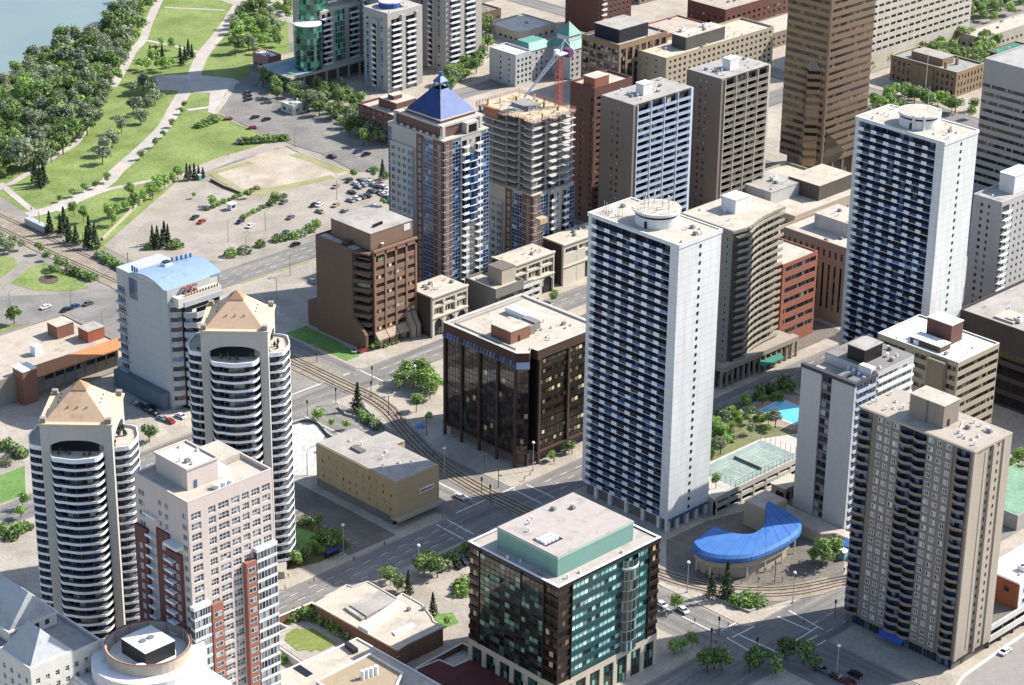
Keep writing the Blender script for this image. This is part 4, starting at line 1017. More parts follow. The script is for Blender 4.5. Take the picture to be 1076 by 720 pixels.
# ------------------------------------------------------------------ grey white tower beside the blue canopy
def grey_white_tower():
    x0, y0 = -29.4, -174.7; Wd, Dp, H = 29.5, 20.2, 52.8; fh = 2.85; n = 17
    root = empty('apartment_tower', (x0,y0,0), 'white slab tower with blank panels and a dark window strip beside the blue canopy', 'tower')
    b = MB(); wl = W('offwhite_panel','#b3b1ae', var=.05)
    b.box(0, 1.0, 0, 8.6, 2.6, H-1.4); b.box(0, 1.0, 12.6, Dp, 2.6, H-1.4)
    b.box(.0, .9, 8.6, 12.6, 2.6, 3.6)
    b.box(1.0, 11, 1.4, Dp, 2.6, H-3.4, 0)
    b.box(11, Wd, 0.4, Dp, 2.6, H-.2, 0)
    b.box(.5, Wd-.5, .5, Dp-.5, 0, 2.6, 1)
    b.box(-.25, 1.3, -.25, Dp+.25, H-1.4, H-.3, 2); b.box(1.3, 11, -.2, .4, H-1.4, H-.3, 2)
    for i in range(n): b.box(.35, 1.0, 8.6, 12.6, 3.6+i*fh-.05+fh*.72, 3.6+i*fh-.05+fh, 1)
    b.build('wall', [wl, conc_dark, W('cornice_dark','#46444a')], root)
    MB().box(1.05, 10.9, 1.5, Dp-.1, H-3.39, H-3.2).build('terrace', roof_grey, root)
    MB().box(11.1, Wd-.1, .5, Dp-.1, H-.19, H).build('roof', W('roof_darker','#817c78', streak=False, var=.15), root)
    repeat('strip_window', window_mb(3.9, fh*.72, 2, 1, .12), [glass('strip_glass',[(.5,'#1b1d21'),(.3,'#3a3c40'),(.2,'#9a9c9c')]), W('strip_frame','#6a6462')], root, [(.62, 12.58, 3.6+i*fh-.05, -PI/2) for i in range(n)])
    sp = [(1.2+j*4.7, 1.35, 3.3+i*fh, 0) for i in range(n) for j in range(2)]
    repeat('balcony', balcony_proto(4.5, 1.5, (0,4.5), .85, False), [W('balcony_pale_blue','#a7b3c2'), grey_metal], root, sp, 40)
    repeat('balcony_window', window_mb(4.3, 2.2, 3, 1, .1), [blue_dark, frame_white], root, [(s[0]+.1, s[1]-.02, s[2]+.05, 0) for s in sp], 40)
    for i in range(n):
        window_mb(Wd-12.6, 1.35, 7, 1, .12).build('window_band', [glass('loft_glass',[(.5,'#1b2026'),(.3,'#484e54'),(.2,'#8e9294')]), frame_white], root, (11.8, .36, 4.2+i*fh))
        MB().box(11.5, Wd-.3, -.28, .38, 3.3+i*fh, 4.15+i*fh).build('spandrel', white_conc, root)
    p = penthouse(root, 12.6, 21.5, 6.6, 13.0, H-.1, H+4.4, black, roof_grey, cap=roof_grey)
    MB().box(10.0, 12.2, 1.8, 6.5, H-3.2, H+.8).build('roof_box', white_conc, root)
    MB().box(3,9,3,6,H-3.2,H-2.0).box(3.5,8.5,8,9.4,H-3.2,H-1.6).build('roof_duct', grey_metal, root)
    for k in range(5): MB().cyl(0,0,.55,0,1.8,10).build('roof_vent', white_metal, root, (8.2+k*.9, 3.0+k*2.6, H-3.2))
    vents(root, 13, 27, 1.5, 5.5, H, 3, 5); vents(root, 22, 28, 5, 18, H, 4, 6, 1)
grey_white_tower()

# ------------------------------------------------------------------ brown beige tower bottom right
def bottom_right_tower():
    x0, y0 = -67.8, -243.0; Wd, Dp, H = 17.0, 38.3, 68.3; fh = 2.66; n = 24; z0 = 4.0
    root = empty('apartment_tower', (x0,y0,0), 'brown beige slab tower with rows of paired windows and bowed balconies', 'tower')
    wl = W('taupe_wall','#857767', var=.06); li = W('beige_side','#a89a88', var=.07); b = MB()
    b.box(.35, Wd, .3, Dp, 3.4, H-.6, 0); b.box(0, .35, 6.6, 15.2, 3.4, H-.6, 0); b.box(0, .35, 24.0, 32.0, 3.4, H-.6, 0)
    b.box(0, Wd, -.0, .3, 3.4, H-.6, 1); b.box(0, 1.2, -.25, -.002, 3.4, H-.6, 1); b.box(8.2, 9.0, -.7, -.002, 3.4, H-.6, 1); b.box(13.5, Wd, -.35, -.002, 3.4, H-.6, 1)
    b.box(5.0, 5.5, -.02, -.003, 5, H-2, 2)  # flat strip whose dark colour paints the shadow of a groove
    b.box(.9, Wd-.5, .9, Dp-.5, 0, 3.4, 3)
    b.box(-.12, Wd+.12, -.4, Dp+.12, H-.6, H, 1)
    b.build('wall', [wl, li, W('groove_shade','#6b6359'), conc_dark], root)
    MB().box(.3,Wd-.3,.2,Dp-.3,H+.002,H+.06).build('roof', W('roof_rosy','#a89b8d', streak=False, var=.07), root)
    repeat('window', window_mb(1.55, 1.5, 2, 1, .14), [glass('paired_window',[(.3,'#5a5f66'),(.3,'#8a8d8f'),(.2,'#b9b9b5'),(.2,'#22252b')]), frame_white], root,
        [(-.03, u+1.55, z0+i*fh+.75, -PI/2) for i in range(n) for u in (7.2,10.2,13.0,24.6,27.4,30.0)], 100)
    def bow(w_, d):
        m_ = MB(); N_ = 8; P = [(w_*k/N_, -d*(.35+.65*math.sin(PI*k/N_))) for k in range(N_+1)]
        m_.prism(P+[(w_,0),(0,0)], -.22, 0, 0)
        for k in range(N_): m_.add([(P[k][0],P[k][1],0),(P[k+1][0],P[k+1][1],0),(P[k+1][0],P[k+1][1],.7),(P[k][0],P[k][1],.7),(P[k][0],P[k][1]+.1,0),(P[k+1][0],P[k+1][1]+.1,0),(P[k+1][0],P[k+1][1]+.1,.7),(P[k][0],P[k][1]+.1,.7)], [(0,1,2,3),(3,2,6,7),(7,6,5,4)], 0)
        return m_
    bp = W('balcony_taupe','#85796a', var=.05)
    repeat('balcony', bow(4.4, 1.5), [bp], root, [(.3, u, z0+i*fh, -PI/2) for i in range(n) for u in (19.6, 24.0, 5.6, 38.1)], 100)
    repeat('balcony_window', window_mb(4.2, 2.1, 3, 1, .1), [blue_dark, frame_dark], root, [(.3, u, z0+i*fh+.05, -PI/2) for i in range(n) for u in (19.5,23.9,5.5,38.0)], 100)
    repeat('side_balcony', bow(2.4, 1.1), [white_conc], root, [(Wd, u, z0+i*fh, PI/2) for i in range(n) for u in (1.0,)], 30)
    repeat('slot_window', window_mb(.5, 1.1, 1, 1, .05), [win_small, frame_dark], root, [(x, -.03, z0+i*fh+.8, 0) for i in range(n) for x in (7.3, 11.2)], 48)
    p = penthouse(root, 4.9, 12.0, 13.9, 25.2, H+.05, H+6.6, W('penthouse_taupe','#8d8071'), roof_beige)
    MB().box(4.7,4.89,19.2,19.5,H+.06,H+6.5).build('downpipe', conc_dark, p)
    MB().box(7,7.8,13.7,13.88,H+.06,H+2.2).build('door', dark_metal, p)
    MB().tube((12.2,12.5,H+.35),(6.0,9.4,H+.35),.15).build('roof_pipe', white_metal, root)
    vents(root, 2, 15, 2, 12, H+.06, 4, 12); vents(root, 2, 15, 27, 37, H+.06, 5, 9)
    aw = MB(); aw.add([(-2.4,16,3.0),(-2.4,24,3.0),(.9,24,4.2),(.9,16,4.2),(-2.4,16,2.4),(-2.4,24,2.4)], [(0,3,2,1),(0,1,5,4)]); aw.build('awning', W('awning_blue','#2456b8', streak=False), root)
    for k in range(7): window_mb(4.6, 2.7, 4, 1, .15).build('shop_window', [blue_dark, W('shop_frame_blue','#3c4f66')], root, (.87, 5.6+k*5.0, .4), -PI/2)
bottom_right_tower()

# ------------------------------------------------------------------ buildings from the shared maker
tan_w = W('tan_concrete','#a3937a', var=.06); brick_o = W('orange_brick','#9c5a42', var=.08, fine=.12)
office_g = glass('office_window', [(.45,'#191b1e'),(.25,'#2b2d2f'),(.2,'#55534c'),(.1,'#8f8b7d')])
r = building('office_block', 'tan office block with snow white roof and small brick roof house', 36.5, -166.3, 22.6, 32.2, 36, tan_w, roof_white,
    {'R': dict(rows=rows(1.5,3.35,10,.9,2.5), g=office_g, pw=1.1, pn='window_band', f=frame_dark), 'L': dict(rows=rows(1.5,3.35,10,.9,2.5), cols=[(.8,9.5),(12.5,18),(21,31)], g=office_g, pw=1.1, pn='window_band', f=frame_dark)}, clutter=8, ducts=1, parm=white_conc, par=.5)
penthouse(r, 10.3, 16.6, 10.6, 20.4, 35.5, 42.4, W('brick_dark_red','#6b463f'), roof_white)
MB().box(2.5,8,9,21,35.5,37.6).build('roof_screen', [W('screen_brown','#5b5044')], r); MB().box(2.4,8.1,8.9,21.1,37.6,37.8).build('screen_top', roof_white, r)
MB().box(-2.2,-.002,4,10.5,0,35).build('bay', W('bay_taupe','#83745f'), r)
r = building('office_block', 'dark office with black glass bands and flat grey roof at the right edge', 84.8, -190, 50, 57.6, 30, W('dark_clad','#4a4241'), roof_grey,
    {'L': dict(rows=[(1.0,4.6),(6.4,9.9),(11.6,15.2),(17,20.4)], g=black and glass('black_band',[(.6,'#0d0e12'),(.4,'#191b22')]), pw=2.4, pn='window_band')}, clutter=14, ducts=2)
MB().box(4,12,38,46,29.2,29.9).box(5,8,39,42,29.9,30.4).build('roof_hatch', roof_beige, r)
# twin grid slabs
def grid_slab(x, y, Wd, Dp, H, sp_mat, fr_mat, label, seed):
    fh = 2.83; n = int((H-2.5)/fh); z0 = H-1.1-n*fh
    root = empty('apartment_tower', (x,y,0), label, 'tower', 'brown slab towers with gridded balcony fronts')
    b = MB(); wl = W('slab_brown','#7d7064', var=.05)
    b.box(0, Wd, 1.5, Dp, 0, H); b.box(0, 2.0, 0.3, 1.5, 0, H); b.box(Wd-1.2, Wd, 0, 1.5, 0, H, 1)
    b.build('wall', [wl, fr_mat], root)
    MB().box(.2,Wd-.2,.4,Dp-.2,H+.002,H+.3).build('roof', roof_grey, root)
    nb = 4; u0, u1 = 2.0, Wd-1.2; bw = (u1-u0)/nb
    g_ = MB()
    for k in range(nb): g_.box(u0+k*bw, u0+k*bw+.35, -.15, 1.5, 0, H-.3)
    g_.build('fin', fr_mat, root)
    sp = [(u0+.35+k*bw, .1, z0+i*fh, 0) for i in range(n) for k in range(nb)]
    pr_ = MB(); w_ = bw-.36; pr_.box(0,w_,-.1,1.38,-.2,0,0).box(0,w_,-.1,0,0,1.0,1)
    pr_.box(0,w_,-.14,-.1,.96,1.05,0)
    repeat('balcony', pr_, [fr_mat, sp_mat], root, sp, 100)
    repeat('window', window_mb(w_, fh-.25, 3, 1, .12), [dark_room, frame_dark], root, [(s[0], 1.47, s[2]+.02, 0) for s in sp], 100)
    repeat('side_window', window_mb(.8, 1.1, 1, 1, .1), [glass('side_glass',[(.5,'#1c1d20'),(.3,'#b9b4a8'),(.2,'#55524d')]), frame_dark], root, [(-.03, u, z0+i*fh+.8, -PI/2) for i in range(n) for u in (8.6, 11.4)], 50)
    penthouse(root, 11, 16.2, 5.5, 9.5, H+.3, H+4.6, white_conc, roof_white)
    vents(root, 2, 10, 3, Dp-2, H+.3, seed, 9); vents(root, 18, Wd-2, 3, Dp-2, H+.3, seed+1, 10)
grid_slab(86.0, 22.3, 34, 17.6, 65, W('spandrel_blue_white','#98a8c2', var=.05), W('grid_white_blue','#b9c2d2', var=.03), 'brown slab tower with pale blue gridded front, white box on its roof', 51)
grid_slab(135.5, 21.0, 29.8, 18.6, 65, W('spandrel_tan','#7d7364', var=.05), W('grid_cream','#b5ab9b', var=.03), 'brown slab tower with cream gridded front, right of the pale blue gridded one', 61)
# brown red slab behind them
r = building('apartment_tower', 'rust brown tower with red brick roof house standing behind the gridded slabs', 106.5, 62.5, 22, 13.5, 58, W('rust_wall','#6e4a3d', var=.08), roof_beige,
    {'L': dict(rows=rows(1.5,2.8,19,.3,1.9), cols=[(.4,1.8),(6,7.4)], g=office_g, pane=(2,1), f=frame_dark), 'R': dict(rows=rows(1.5,2.8,19,.9,2.2), cols=cols(.5,21.5,5,2.2), g=office_g, pane=(2,1))}, clutter=3, cat='tower')
penthouse(r, 1.2, 9.5, 1.2, 7.4, 57, 61.4, brick_o, roof_beige)
r = building('office_block', 'tan brick office with black roof house beyond the crane', 232.5, 166, 33.5, 24.5, 27, W('tan_frame','#8f7358', var=.07), roof_grey,
    {'L': dict(rows=rows(1.0,4.0,6,.6,3.4), cols=cols(.4,24,5,3.9), g=glass('office_lit2',[(.4,'#15181e'),(.3,'#222a38'),(.3,'#8f918e')]), pane=(2,2)), 'R': dict(rows=[(1.2,24.6)], cols=cols(.6,33,7,3.2), g=office_g, pane=(2,12))}, clutter=4)
penthouse(r, 4, 24, 4, 20, 26, 32.6, W('charcoal_clad','#2a2c36'), roof_grey)
r = building('apartment_block', 'long cream apartment block with pale roof and grey roof houses', 245.5, 148, 78, 21, 22, W('cream_block','#a3957a', var=.06), W('roof_cream','#b9af98', var=.06, streak=False),
    {'R': dict(rows=rows(.8,2.9,7,.8,2.2), cols=cols(1,77,22,1.7), g=dark_room, pane=(2,1), lim=100), 'L': dict(rows=rows(.8,2.9,7,.8,1.8), cols=[(6,6.8),(12,12.8)], g=dark_room, pane=(1,1), lim=14)}, clutter=14, cat='apartment building')
penthouse(r, 18, 46, 4, 13, 21.2, 27.4, W('roofhouse_grey','#5a5652'), roof_beige); vents(r, 20, 44, 5, 12, 27.7, 3, 5, 2)
# rust red office, pale ribbed office, curved balcony tower along the avenue
r = building('office_block', 'small red brick office with dark ribbon windows next to the curved balcony tower', 66.5, -69.4, 19.6, 18, 32.5, brick_o, roof_beige,
    {'R': dict(rows=rows(3.2,4.1,7,1.5,3.3), cols=[(1.6,18.6)], g=office_g, pw=.9, pn='window_band'), 'L': dict(rows=[(1,3.6)], cols=cols(1,17,3,3.6), g=dark_room)}, clutter=1, par=.5)
r = building('office_block', 'tan office with tall narrow window slots and white roof house', 98.8, -73.0, 34, 31.5, 31, W('ribbed_tan','#9a8773', var=.06), roof_beige,
    {'L': dict(rows=[(5.0,22.5),(25.2,28.0)], cols=cols(1.0,31,11,1.0), g=office_g, pane=(1,8), fr=.12), 'R': dict(rows=[(5.0,22.5),(25.2,28.0)], cols=cols(1.5,33,12,1.0), g=office_g, pane=(1,8), fr=.12)}, clutter=4)
penthouse(r, 10.5, 24, 7.6, 24, 30.1, 35.4, W('white_roofhouse','#b9b6b0'), roof_beige); vents(r, 12, 22, 9, 22, 35.7, 4, 6)
def curved_tower():
    x0, y0 = 30.5, -79.0; H = 57.0; fh = 2.72; n = 18
    root = empty('apartment_tower', (x0,y0,0), 'grey tower with a sweeping curved stack of balconies above an arcaded base', 'tower')
    b = MB(); wl = W('warm_grey_wall','#8f8678', var=.06)
    fp = [(0,3.5),(6.2,2.5),(6.4,6),(9,5.5),(14,6.8),(19,7.6),(25,8.2),(31,8.6),(31,27),(0,27)]
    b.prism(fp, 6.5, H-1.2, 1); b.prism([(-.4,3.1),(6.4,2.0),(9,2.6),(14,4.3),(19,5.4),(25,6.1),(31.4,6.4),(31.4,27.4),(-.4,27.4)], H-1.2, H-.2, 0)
    b.box(-.25, -.002, 3.6, 27, 6.5, H-1.2, 0)
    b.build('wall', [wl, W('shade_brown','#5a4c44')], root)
    MB().prism([(0,3.5),(6.0,2.6),(9,3.0),(14,4.7),(19,5.8),(25,6.5),(31,6.8),(31,27),(0,27)], H-.2, H-.1).build('roof', roof_beige, root)
    m_ = MB(); P = [(6.6,1.6),(9,2.4),(12,3.7),(15,4.6),(18,5.2),(21,5.6),(25,6.0),(31,6.3)]
    m_.prism(P+[(31,8.8),(6.6,6.5)], -.2, 0, 0)
    for k in range(len(P)-1):
        a, c = P[k], P[k+1]; m_.add([(a[0],a[1],-.25),(c[0],c[1],-.25),(c[0],c[1],1.05),(a[0],a[1],1.05),(a[0],a[1]+.12,0),(c[0],c[1]+.12,0),(c[0],c[1]+.12,1.05),(a[0],a[1]+.12,1.05)], [(0,1,2,3),(3,2,6,7),(7,6,5,4)], 1)
        m_.box(a[0]-.08,a[0]+.08,a[1]+.1,a[1]+1.6,0,fh-.25,0)
    repeat('balcony', m_, [wl, W('balcony_front_cream','#a89e8c')], root, [(0,0,8.2+i*fh,0) for i in range(n)])
    m2 = MB(); m2.box(0,5.6,-1.6,0,-.2,0).box(0,5.6,-1.7,-1.5,-.2,.95)
    repeat('corner_balcony', m2, [wl], root, [(1.2,3.3,8.2+i*fh,-.14) for i in range(n)])
    for i in range(n):
        window_mb(24, fh-.3, 14, 1, .1).build('window_band', [office_g, frame_dark], root, (6.6, 5.9, 8.25+i*fh), .1)
    m3 = window_mb(.9,1.6,1,1,.08); repeat('side_window', m3, [win_small, frame_white], root, [(-.28,u,9+i*fh,-PI/2) for i in range(n) for u in (6,14)], 36)
    penthouse(root, 12.5, 20, 13.5, 20, H-.1, H+4.8, white_conc, roof_white); vents(root, 2, 28, 10, 25, H-.1, 9, 9)
    # arcaded base
    a = MB(); L_ = 41; nb = 14; bw = L_/nb; xx = -5.4
    a.box(xx, xx+L_, 3.2, 27, 0, 6.4, 1); a.box(xx, xx+L_, .2, 3.2, 6.4, 8.2, 0); a.box(xx, xx+L_, 3.2, 24, 6.4, 7.4, 0)
    for k in range(nb+1): a.box(xx+k*bw-.35, xx+k*bw+.35, .6, 1.5, 0, 6.4, 0)
    ar = a.build('arcade', [W('arcade_stone','#9d9080', var=.06), W('arcade_inside','#5d4a3d')], root)
    for k in range(nb): window_mb(bw-.9, 4.4, 2, 2, .1).build('shop_window', [glass('shop_warm',[(.5,'#2a211c'),(.3,'#8a6f55'),(.2,'#c0b8a8')]), frame_dark], root, (xx+k*bw+.45, 3.1, .6))
    aw = MB(); aw.add([(14,-1.4,3.2),(26,-1.4,3.2),(26,.9,4.4),(14,.9,4.4),(14,-1.4,2.7),(26,-1.4,2.7)], [(0,1,2,3),(4,5,1,0)]); aw.build('awning', W('awning_green','#1d7a63', streak=False), root)
curved_tower()
# gold glass tower
def gold_tower():
    x0, y0 = 211.0, 27.5; Wd, Dp, H = 30, 23, 104
    root = empty('office_tower', (x0,y0,0), 'tall bronze gold glass tower with cut corner foot near the top of the picture', 'tower')
    gm = MATS.get('g') or W('gold_spandrel','#8f7a63', rough=.3, var=.07, metal=.5, streak=False); dk = glass('gold_dark_glass',[(.5,'#20180f'),(.3,'#34281a'),(.2,'#6b4e2c')], rough=.05, spec=1)
    rd_ = glass('gold_sun_glass',[(.4,'#7a6246'),(.35,'#8d7453'),(.25,'#5b4631')], rough=.12, metal=.5)
    b = MB(); b.box(.3, Wd, .3, Dp, 9, H-1, 1); b.box(3, Wd-2, 3, Dp-2, 0, 9, 2)
    n = 27; fh = (H-12)/n
    for i in range(n+1):
        z = 11+i*fh; b.box(0, .3, 0, Dp, z-1.75, z, 0); b.box(.3, Wd, 0, .3, z-1.9, z, 0)
    b.box(-.1, 1.0, -.1, 1.0, 9, H, 0)
    b.box(0,Wd,0,Dp,H-1,H,0)
    # folded bay at the left
    b.add([(-.01,3,8),(-3.5,7.5,8),(-.01,12,8),(-.01,3,50),(-3.5,7.5,48),(-.01,12,50),(-.01,7.5,56)], [(0,3,4,1),(1,4,5,2),(3,6,4),(4,6,5),(0,1,2)], 0)
    for u in (1,8,15,22): b.box(u, u+1.2, .5, 1.7, 0, 9, 0); b.box(Wd-3,Wd-1.8,.5,1.7,0,9,0)
    b.build('wall', [gm, dk, conc_dark], root)
    for i in range(n):
        z = 11.02+i*fh; window_mb(Wd-1.4, fh-1.95, 14, 1, .06).build('window_band', [rd_ if i % 9 in (6,7) else dk, gm], root, (1.0, .25, z))
        window_mb(Dp-1.4, fh-1.8, 10, 1, .06).build('window_band', [dk, gm], root, (.25, Dp, z), -PI/2)
    for i in range(12):
        z = 11.5+i*fh; zc = z+1.3; fb = MB()
        fb.add([(-.31,3.1,z),(-3.51,7.2,z),(-3.56,7.5,z),(-3.51,7.8,z),(-.31,11.9,z),(-.31,3.1,zc),(-3.51,7.2,zc),(-3.56,7.5,zc),(-3.51,7.8,zc),(-.31,11.9,zc)], [(1,0,5,6),(2,1,6,7),(3,2,7,8),(4,3,8,9)]); fb.build('bay_window', dk, root)
    MB().add([(1.2,-.06,9),(12,-.06,9),(16,-.06,12),(2,-.06,24)], [(0,1,2,3)]).build('lobby_glass', dk, root)
gold_tower()
building('office_block', 'white office with long window strips behind the gold tower', 352, 112, 85, 24, 46, W('white_strip','#b9b1a2'), roof_grey,
    {'R': dict(rows=rows(9,3.7,9,1.2,2.6), cols=cols(1,84,16,4.0), g=office_g, pane=(2,1), lim=100), }, clutter=6)
# ribbon office and balcony tower at right edge
r = building('office_block', 'pale office with wide blank top band and dark window ribbons, top right edge', 250.5, -100, 40, 77, 60, W('ribbon_pale','#a9a39e', var=.04), W('roof_cool','#a29f9c', streak=False),
    {'L': dict(rows=rows(4,3.55,13,1.5,3.0), g=office_g, pw=1.1, pn='window_band')}, clutter=8)
r = building('apartment_tower', 'white balcony tower with white roof house right of the farther round roofed tower', 136.6, -112, 34, 12.5, 50, W('white_balc','#aaa7a5', var=.05), roof_grey,
    {'L': dict(rows=rows(1.6,2.75,17,.7,2.0), cols=[(5.0,5.9),(8.0,9.2)], g=glass('shaded_glass',[(.5,'#3d3f42'),(.3,'#6a6a6a'),(.2,'#1d1f22')]), pane=(1,1)), 'R': dict(rows=rows(1.6,2.75,17,.9,2.1), cols=cols(5.5,33,9,1.1), g=dark_room, pane=(1,1), lim=100)}, clutter=3, cat='tower')
repeat('balcony', balcony_proto(4.2, 1.6, (0,4.2), 1.0, False), [white_metal, grey_metal], r, [(.2,0,2+i*2.75,0) for i in range(17)])
repeat('balcony_window', window_mb(4.0, 2.3, 3, 1), [dark_room, frame_dark], r, [(.5,-.03,2.05+i*2.75,0) for i in range(17)])
penthouse(r, 12, 24, 3.5, 10, 49, 56, white_conc, roof_white)
# low roofs between the slabs
r = building('low_building', 'low pale building with dark and white roof boxes behind the tan slotted office', 150, -8, 48, 44, 12, W('low_cream','#a89a80', var=.08), roof_beige,
    {'L': dict(rows=[(5.5,8.0)], cols=cols(2,42,13,.9), g=dark_room, pane=(1,1)), 'R': dict(rows=[(5.5,8.0)], cols=cols(2,46,13,.9), g=dark_room, pane=(1,1))}, clutter=4, cat='building')
penthouse(r, 4, 22, 16, 40, 11, 16.5, W('rh_white','#b5b3b0'), roof_grey); vents(r, 6, 20, 18, 38, 16.8, 3, 14, 1)
penthouse(r, 22.3, 44, 6, 22, 11, 17.5, W('rh_brown','#5d544d'), roof_beige)
r = building('low_building', 'low annex with beige roof right behind the curved balcony tower', 118, -30, 30, 50, 8.5, W('annex_tan','#a3957c', var=.08), roof_beige, {'L': dict(rows=[(4,6.2)], cols=cols(2,48,9,.8), g=dark_room, pane=(1,1))}, clutter=6, cat='building')

# ------------------------------------------------------------------ blue pyramid tower and its unfinished twin
blue_g = glass('blue_glass', [(.4,'#122644'),(.25,'#1b3a60'),(.17,'#2f5a80'),(.06,'#7f9cbd'),(.12,'#0b1322')], rough=.06, spec=.9)
cream = W('cream_stucco','#ada69b', var=.05); brick_m = W('mauve_brick','#6f5145', var=.08, fine=.1)
def facade_kit(root, D, Wd, ztop, lim, bow=True):
    fh = 2.9; n = int((ztop-4)/fh); Z = [4+i*fh for i in range(n)]
    b = MB(); b.box(.4, Wd, .4, D, 0, ztop, 0)
    # sunny face: brick pier, blue glass, balconies, bow, balconies, blue glass
    b.box(0.02, 4.6, 0, .4, 0, ztop, 1)
    b.box(8.8, 19.0, 0, .4, 0, ztop, 0)
    # shaded face
    b.box(0, .4, 0, 5.5, 0, ztop, 1); b.box(0, .4, 11.0, 14.6, 0, ztop, 1); b.box(0,.4,14.6,D,0,ztop,0)
    b.box(-.9, -.002, 15.4, 28.0, 0, ztop-6, 0)
    b.build('wall', [cream, brick_m], root)
    repeat('glass_bay', window_mb(4.2, fh-.03, 3, 2, .12), [blue_g, W('bay_frame_blue','#93a5bd')], root, [(4.6,.1,z,0) for z in Z]+[(19.0,.1,z,0) for z in Z]+[], lim)
    repeat('glass_bay', window_mb(5.4, fh-.03, 4, 2, .12), [blue_g, MATS['bay_frame_blue']], root, [(.1,10.97,z,-PI/2) for z in Z], lim)
    repeat('glass_bay', window_mb(1.8, fh-.03, 1, 2, .12), [blue_g, MATS['bay_frame_blue']], root, [(-.05,D-.1,z,-PI/2) for z in Z], lim)
    repeat('window', window_mb(1.3, 1.6, 2, 1, .1), [dark_room, frame_white], root, [(1.4,-.03,z+.7,0) for z in Z]+[(-.03,2.8,z+.7,-PI/2) for z in Z]+[(-.03,13.4,z+.7,-PI/2) for z in Z]+[(13.2,-.03,z+.7,0) for z in Z], lim)
    repeat('balcony', balcony_proto(2.6, 1.5, (0,2.6), .85, False), [white_metal, grey_metal], root, [(u,0,z,0) for z in Z for u in (9.2,16.0)], lim)
    repeat('balcony_window', window_mb(2.2, 2.2, 2, 1, .1), [dark_room, frame_dark], root, [(u+.2,-.03,z+.05,0) for z in Z for u in (9.2,16.0)], lim)
    repeat('bow_window', window_mb(2.1, 2.0, 2, 1, .12), [blue_g, frame_white], root, [(-.93,u,z+.5,-PI/2) for z in Z[:-2] for u in (18.2,21.2,24.2,27.4)], lim)
    repeat('bow_glass', window_mb(3.0, fh-.4, 2, 1, .12), [blue_g, W('bay_frame_blue','#93a5bd')], root, [(-.94,18.4+0.0,z+.2,-PI/2) for z in Z[:-2]], lim)
    # thin white floor lines over the brick
    fl = MB()
    for z in Z: fl.box(-.05,4.6,-.05,.0-.002,z-.12,z+.02); fl.box(-.05,-.002,0,5.0,z-.12,z+.02)
    fl.build('floor_line', white_conc, root)
def pyramid_tower():
    x0, y0 = 2.2, 38.8; Wd, D = 22.6, 30; root = empty('apartment_tower', (x0,y0,0), 'brick and blue glass tower crowned with a bright blue pyramid roof', 'tower', 'pyramid tower and its unfinished twin')
    facade_kit(root, D, Wd, 66, 40)
    # curved glazed bow high on the sunny side
    bb = MB(); N_ = 8; r = 3.6; cx = 14.0
    for i in range(9):
        z = 33+i*2.9; P = [(cx-r*math.cos(PI*k/N_), -.0-1.6*math.sin(PI*k/N_)) for k in range(N_+1)]
        for k in range(N_): bb.add([(P[k][0],P[k][1],z),(P[k+1][0],P[k+1][1],z),(P[k+1][0],P[k+1][1],z+2.6),(P[k][0],P[k][1],z+2.6)], [(0,1,2,3)], 0)
        bb.prism([(cx-3.8*math.cos(PI*k/N_), -1.75*math.sin(PI*k/N_)) for k in range(N_+1)], z-.3, z, 1)
    bb.build('bow_bay', [blue_g, white_metal], root)
    b = MB(); b.box(-.15,Wd+.15,-.15,D+.15,66,66.5,0); b.box(1.6,Wd-1,2.5,D-3,66.7,70.5,1); b.box(1.2,Wd-.6,2.1,D-2.6,70.5,71.3,0); b.box(2.8,Wd-2.4,4.4,D-6.4,71.3,72.3,1); b.box(2.5,Wd-2.1,4.1,D-6.1,72.3,72.7,0)
    for px_, py_ in ((1.2,1.6),(Wd-2.8,1.6),(1.2,D-3)): b.box(px_,px_+1.3,py_,py_+1.3,66.7,71.0,0)
    b.box(11.5,17.5,-.2,2.6,66.7,70.6,0); b.box(12.5,16.5,-.24,-.19,66.9,69.8,2)
    for k in range(8): b.box(-.1+k*.01, .2, 1+k*3.5, 2.2+k*3.5, 66.7, 67.6, 0)
    b.build('crown', [W('crown_cream','#b5aea4'), brick_m, black], root)
    p = MB(); z = 72.7; x1,x2,y1,y2 = 3.0,20.2,4.6,23.2; ax, ay = 11.6, 13.9; t = 2.2; za = 81.0
    A = [(x1,y1,z),(x2,y1,z),(x2,y2,z),(x1,y2,z)]; B_ = [(ax-t,ay-t,za),(ax+t,ay-t,za),(ax+t,ay+t,za),(ax-t,ay+t,za)]
    for k in range(4): p.add([A[k],A[(k+1)%4],B_[(k+1)%4],B_[k]], [(0,1,2,3)])
    pm = p.build('pyramid_roof', W('blue_metal_roof','#1c4078', rough=.5, var=.2, metal=.15, streak=False, fine=.04), root)
    c = MB()
    for sx in (-1,1):
        for sy in (-1,1): c.tube((ax+sx*2.1,ay+sy*2.1,za),(ax+sx*1.5,ay+sy*1.5,za+2.2),.28,6); c.tube((ax+sx*2.9,ay+sy*2.9,za-2.5),(ax+sx*2.9,ay+sy*2.9,za+.4),.2,6)
    c.box(ax-2,ax+2,ay-2,ay+2,za+2.2,za+2.6)
    c.add([(ax-2,ay-2,za+2.6),(ax+2,ay-2,za+2.6),(ax+2,ay+2,za+2.6),(ax-2,ay+2,za+2.6),(ax,ay,za+5.2)], [(0,1,4),(1,2,4),(2,3,4),(3,0,4)])
    c.cyl(ax,ay,.8,za+4.4,za+6.0,8).tube((ax,ay,za+6),(ax,ay,za+8.5),.12)
    c.build('lantern', W('blue_lantern','#3a6298', rough=.4), pm)
pyramid_tower()
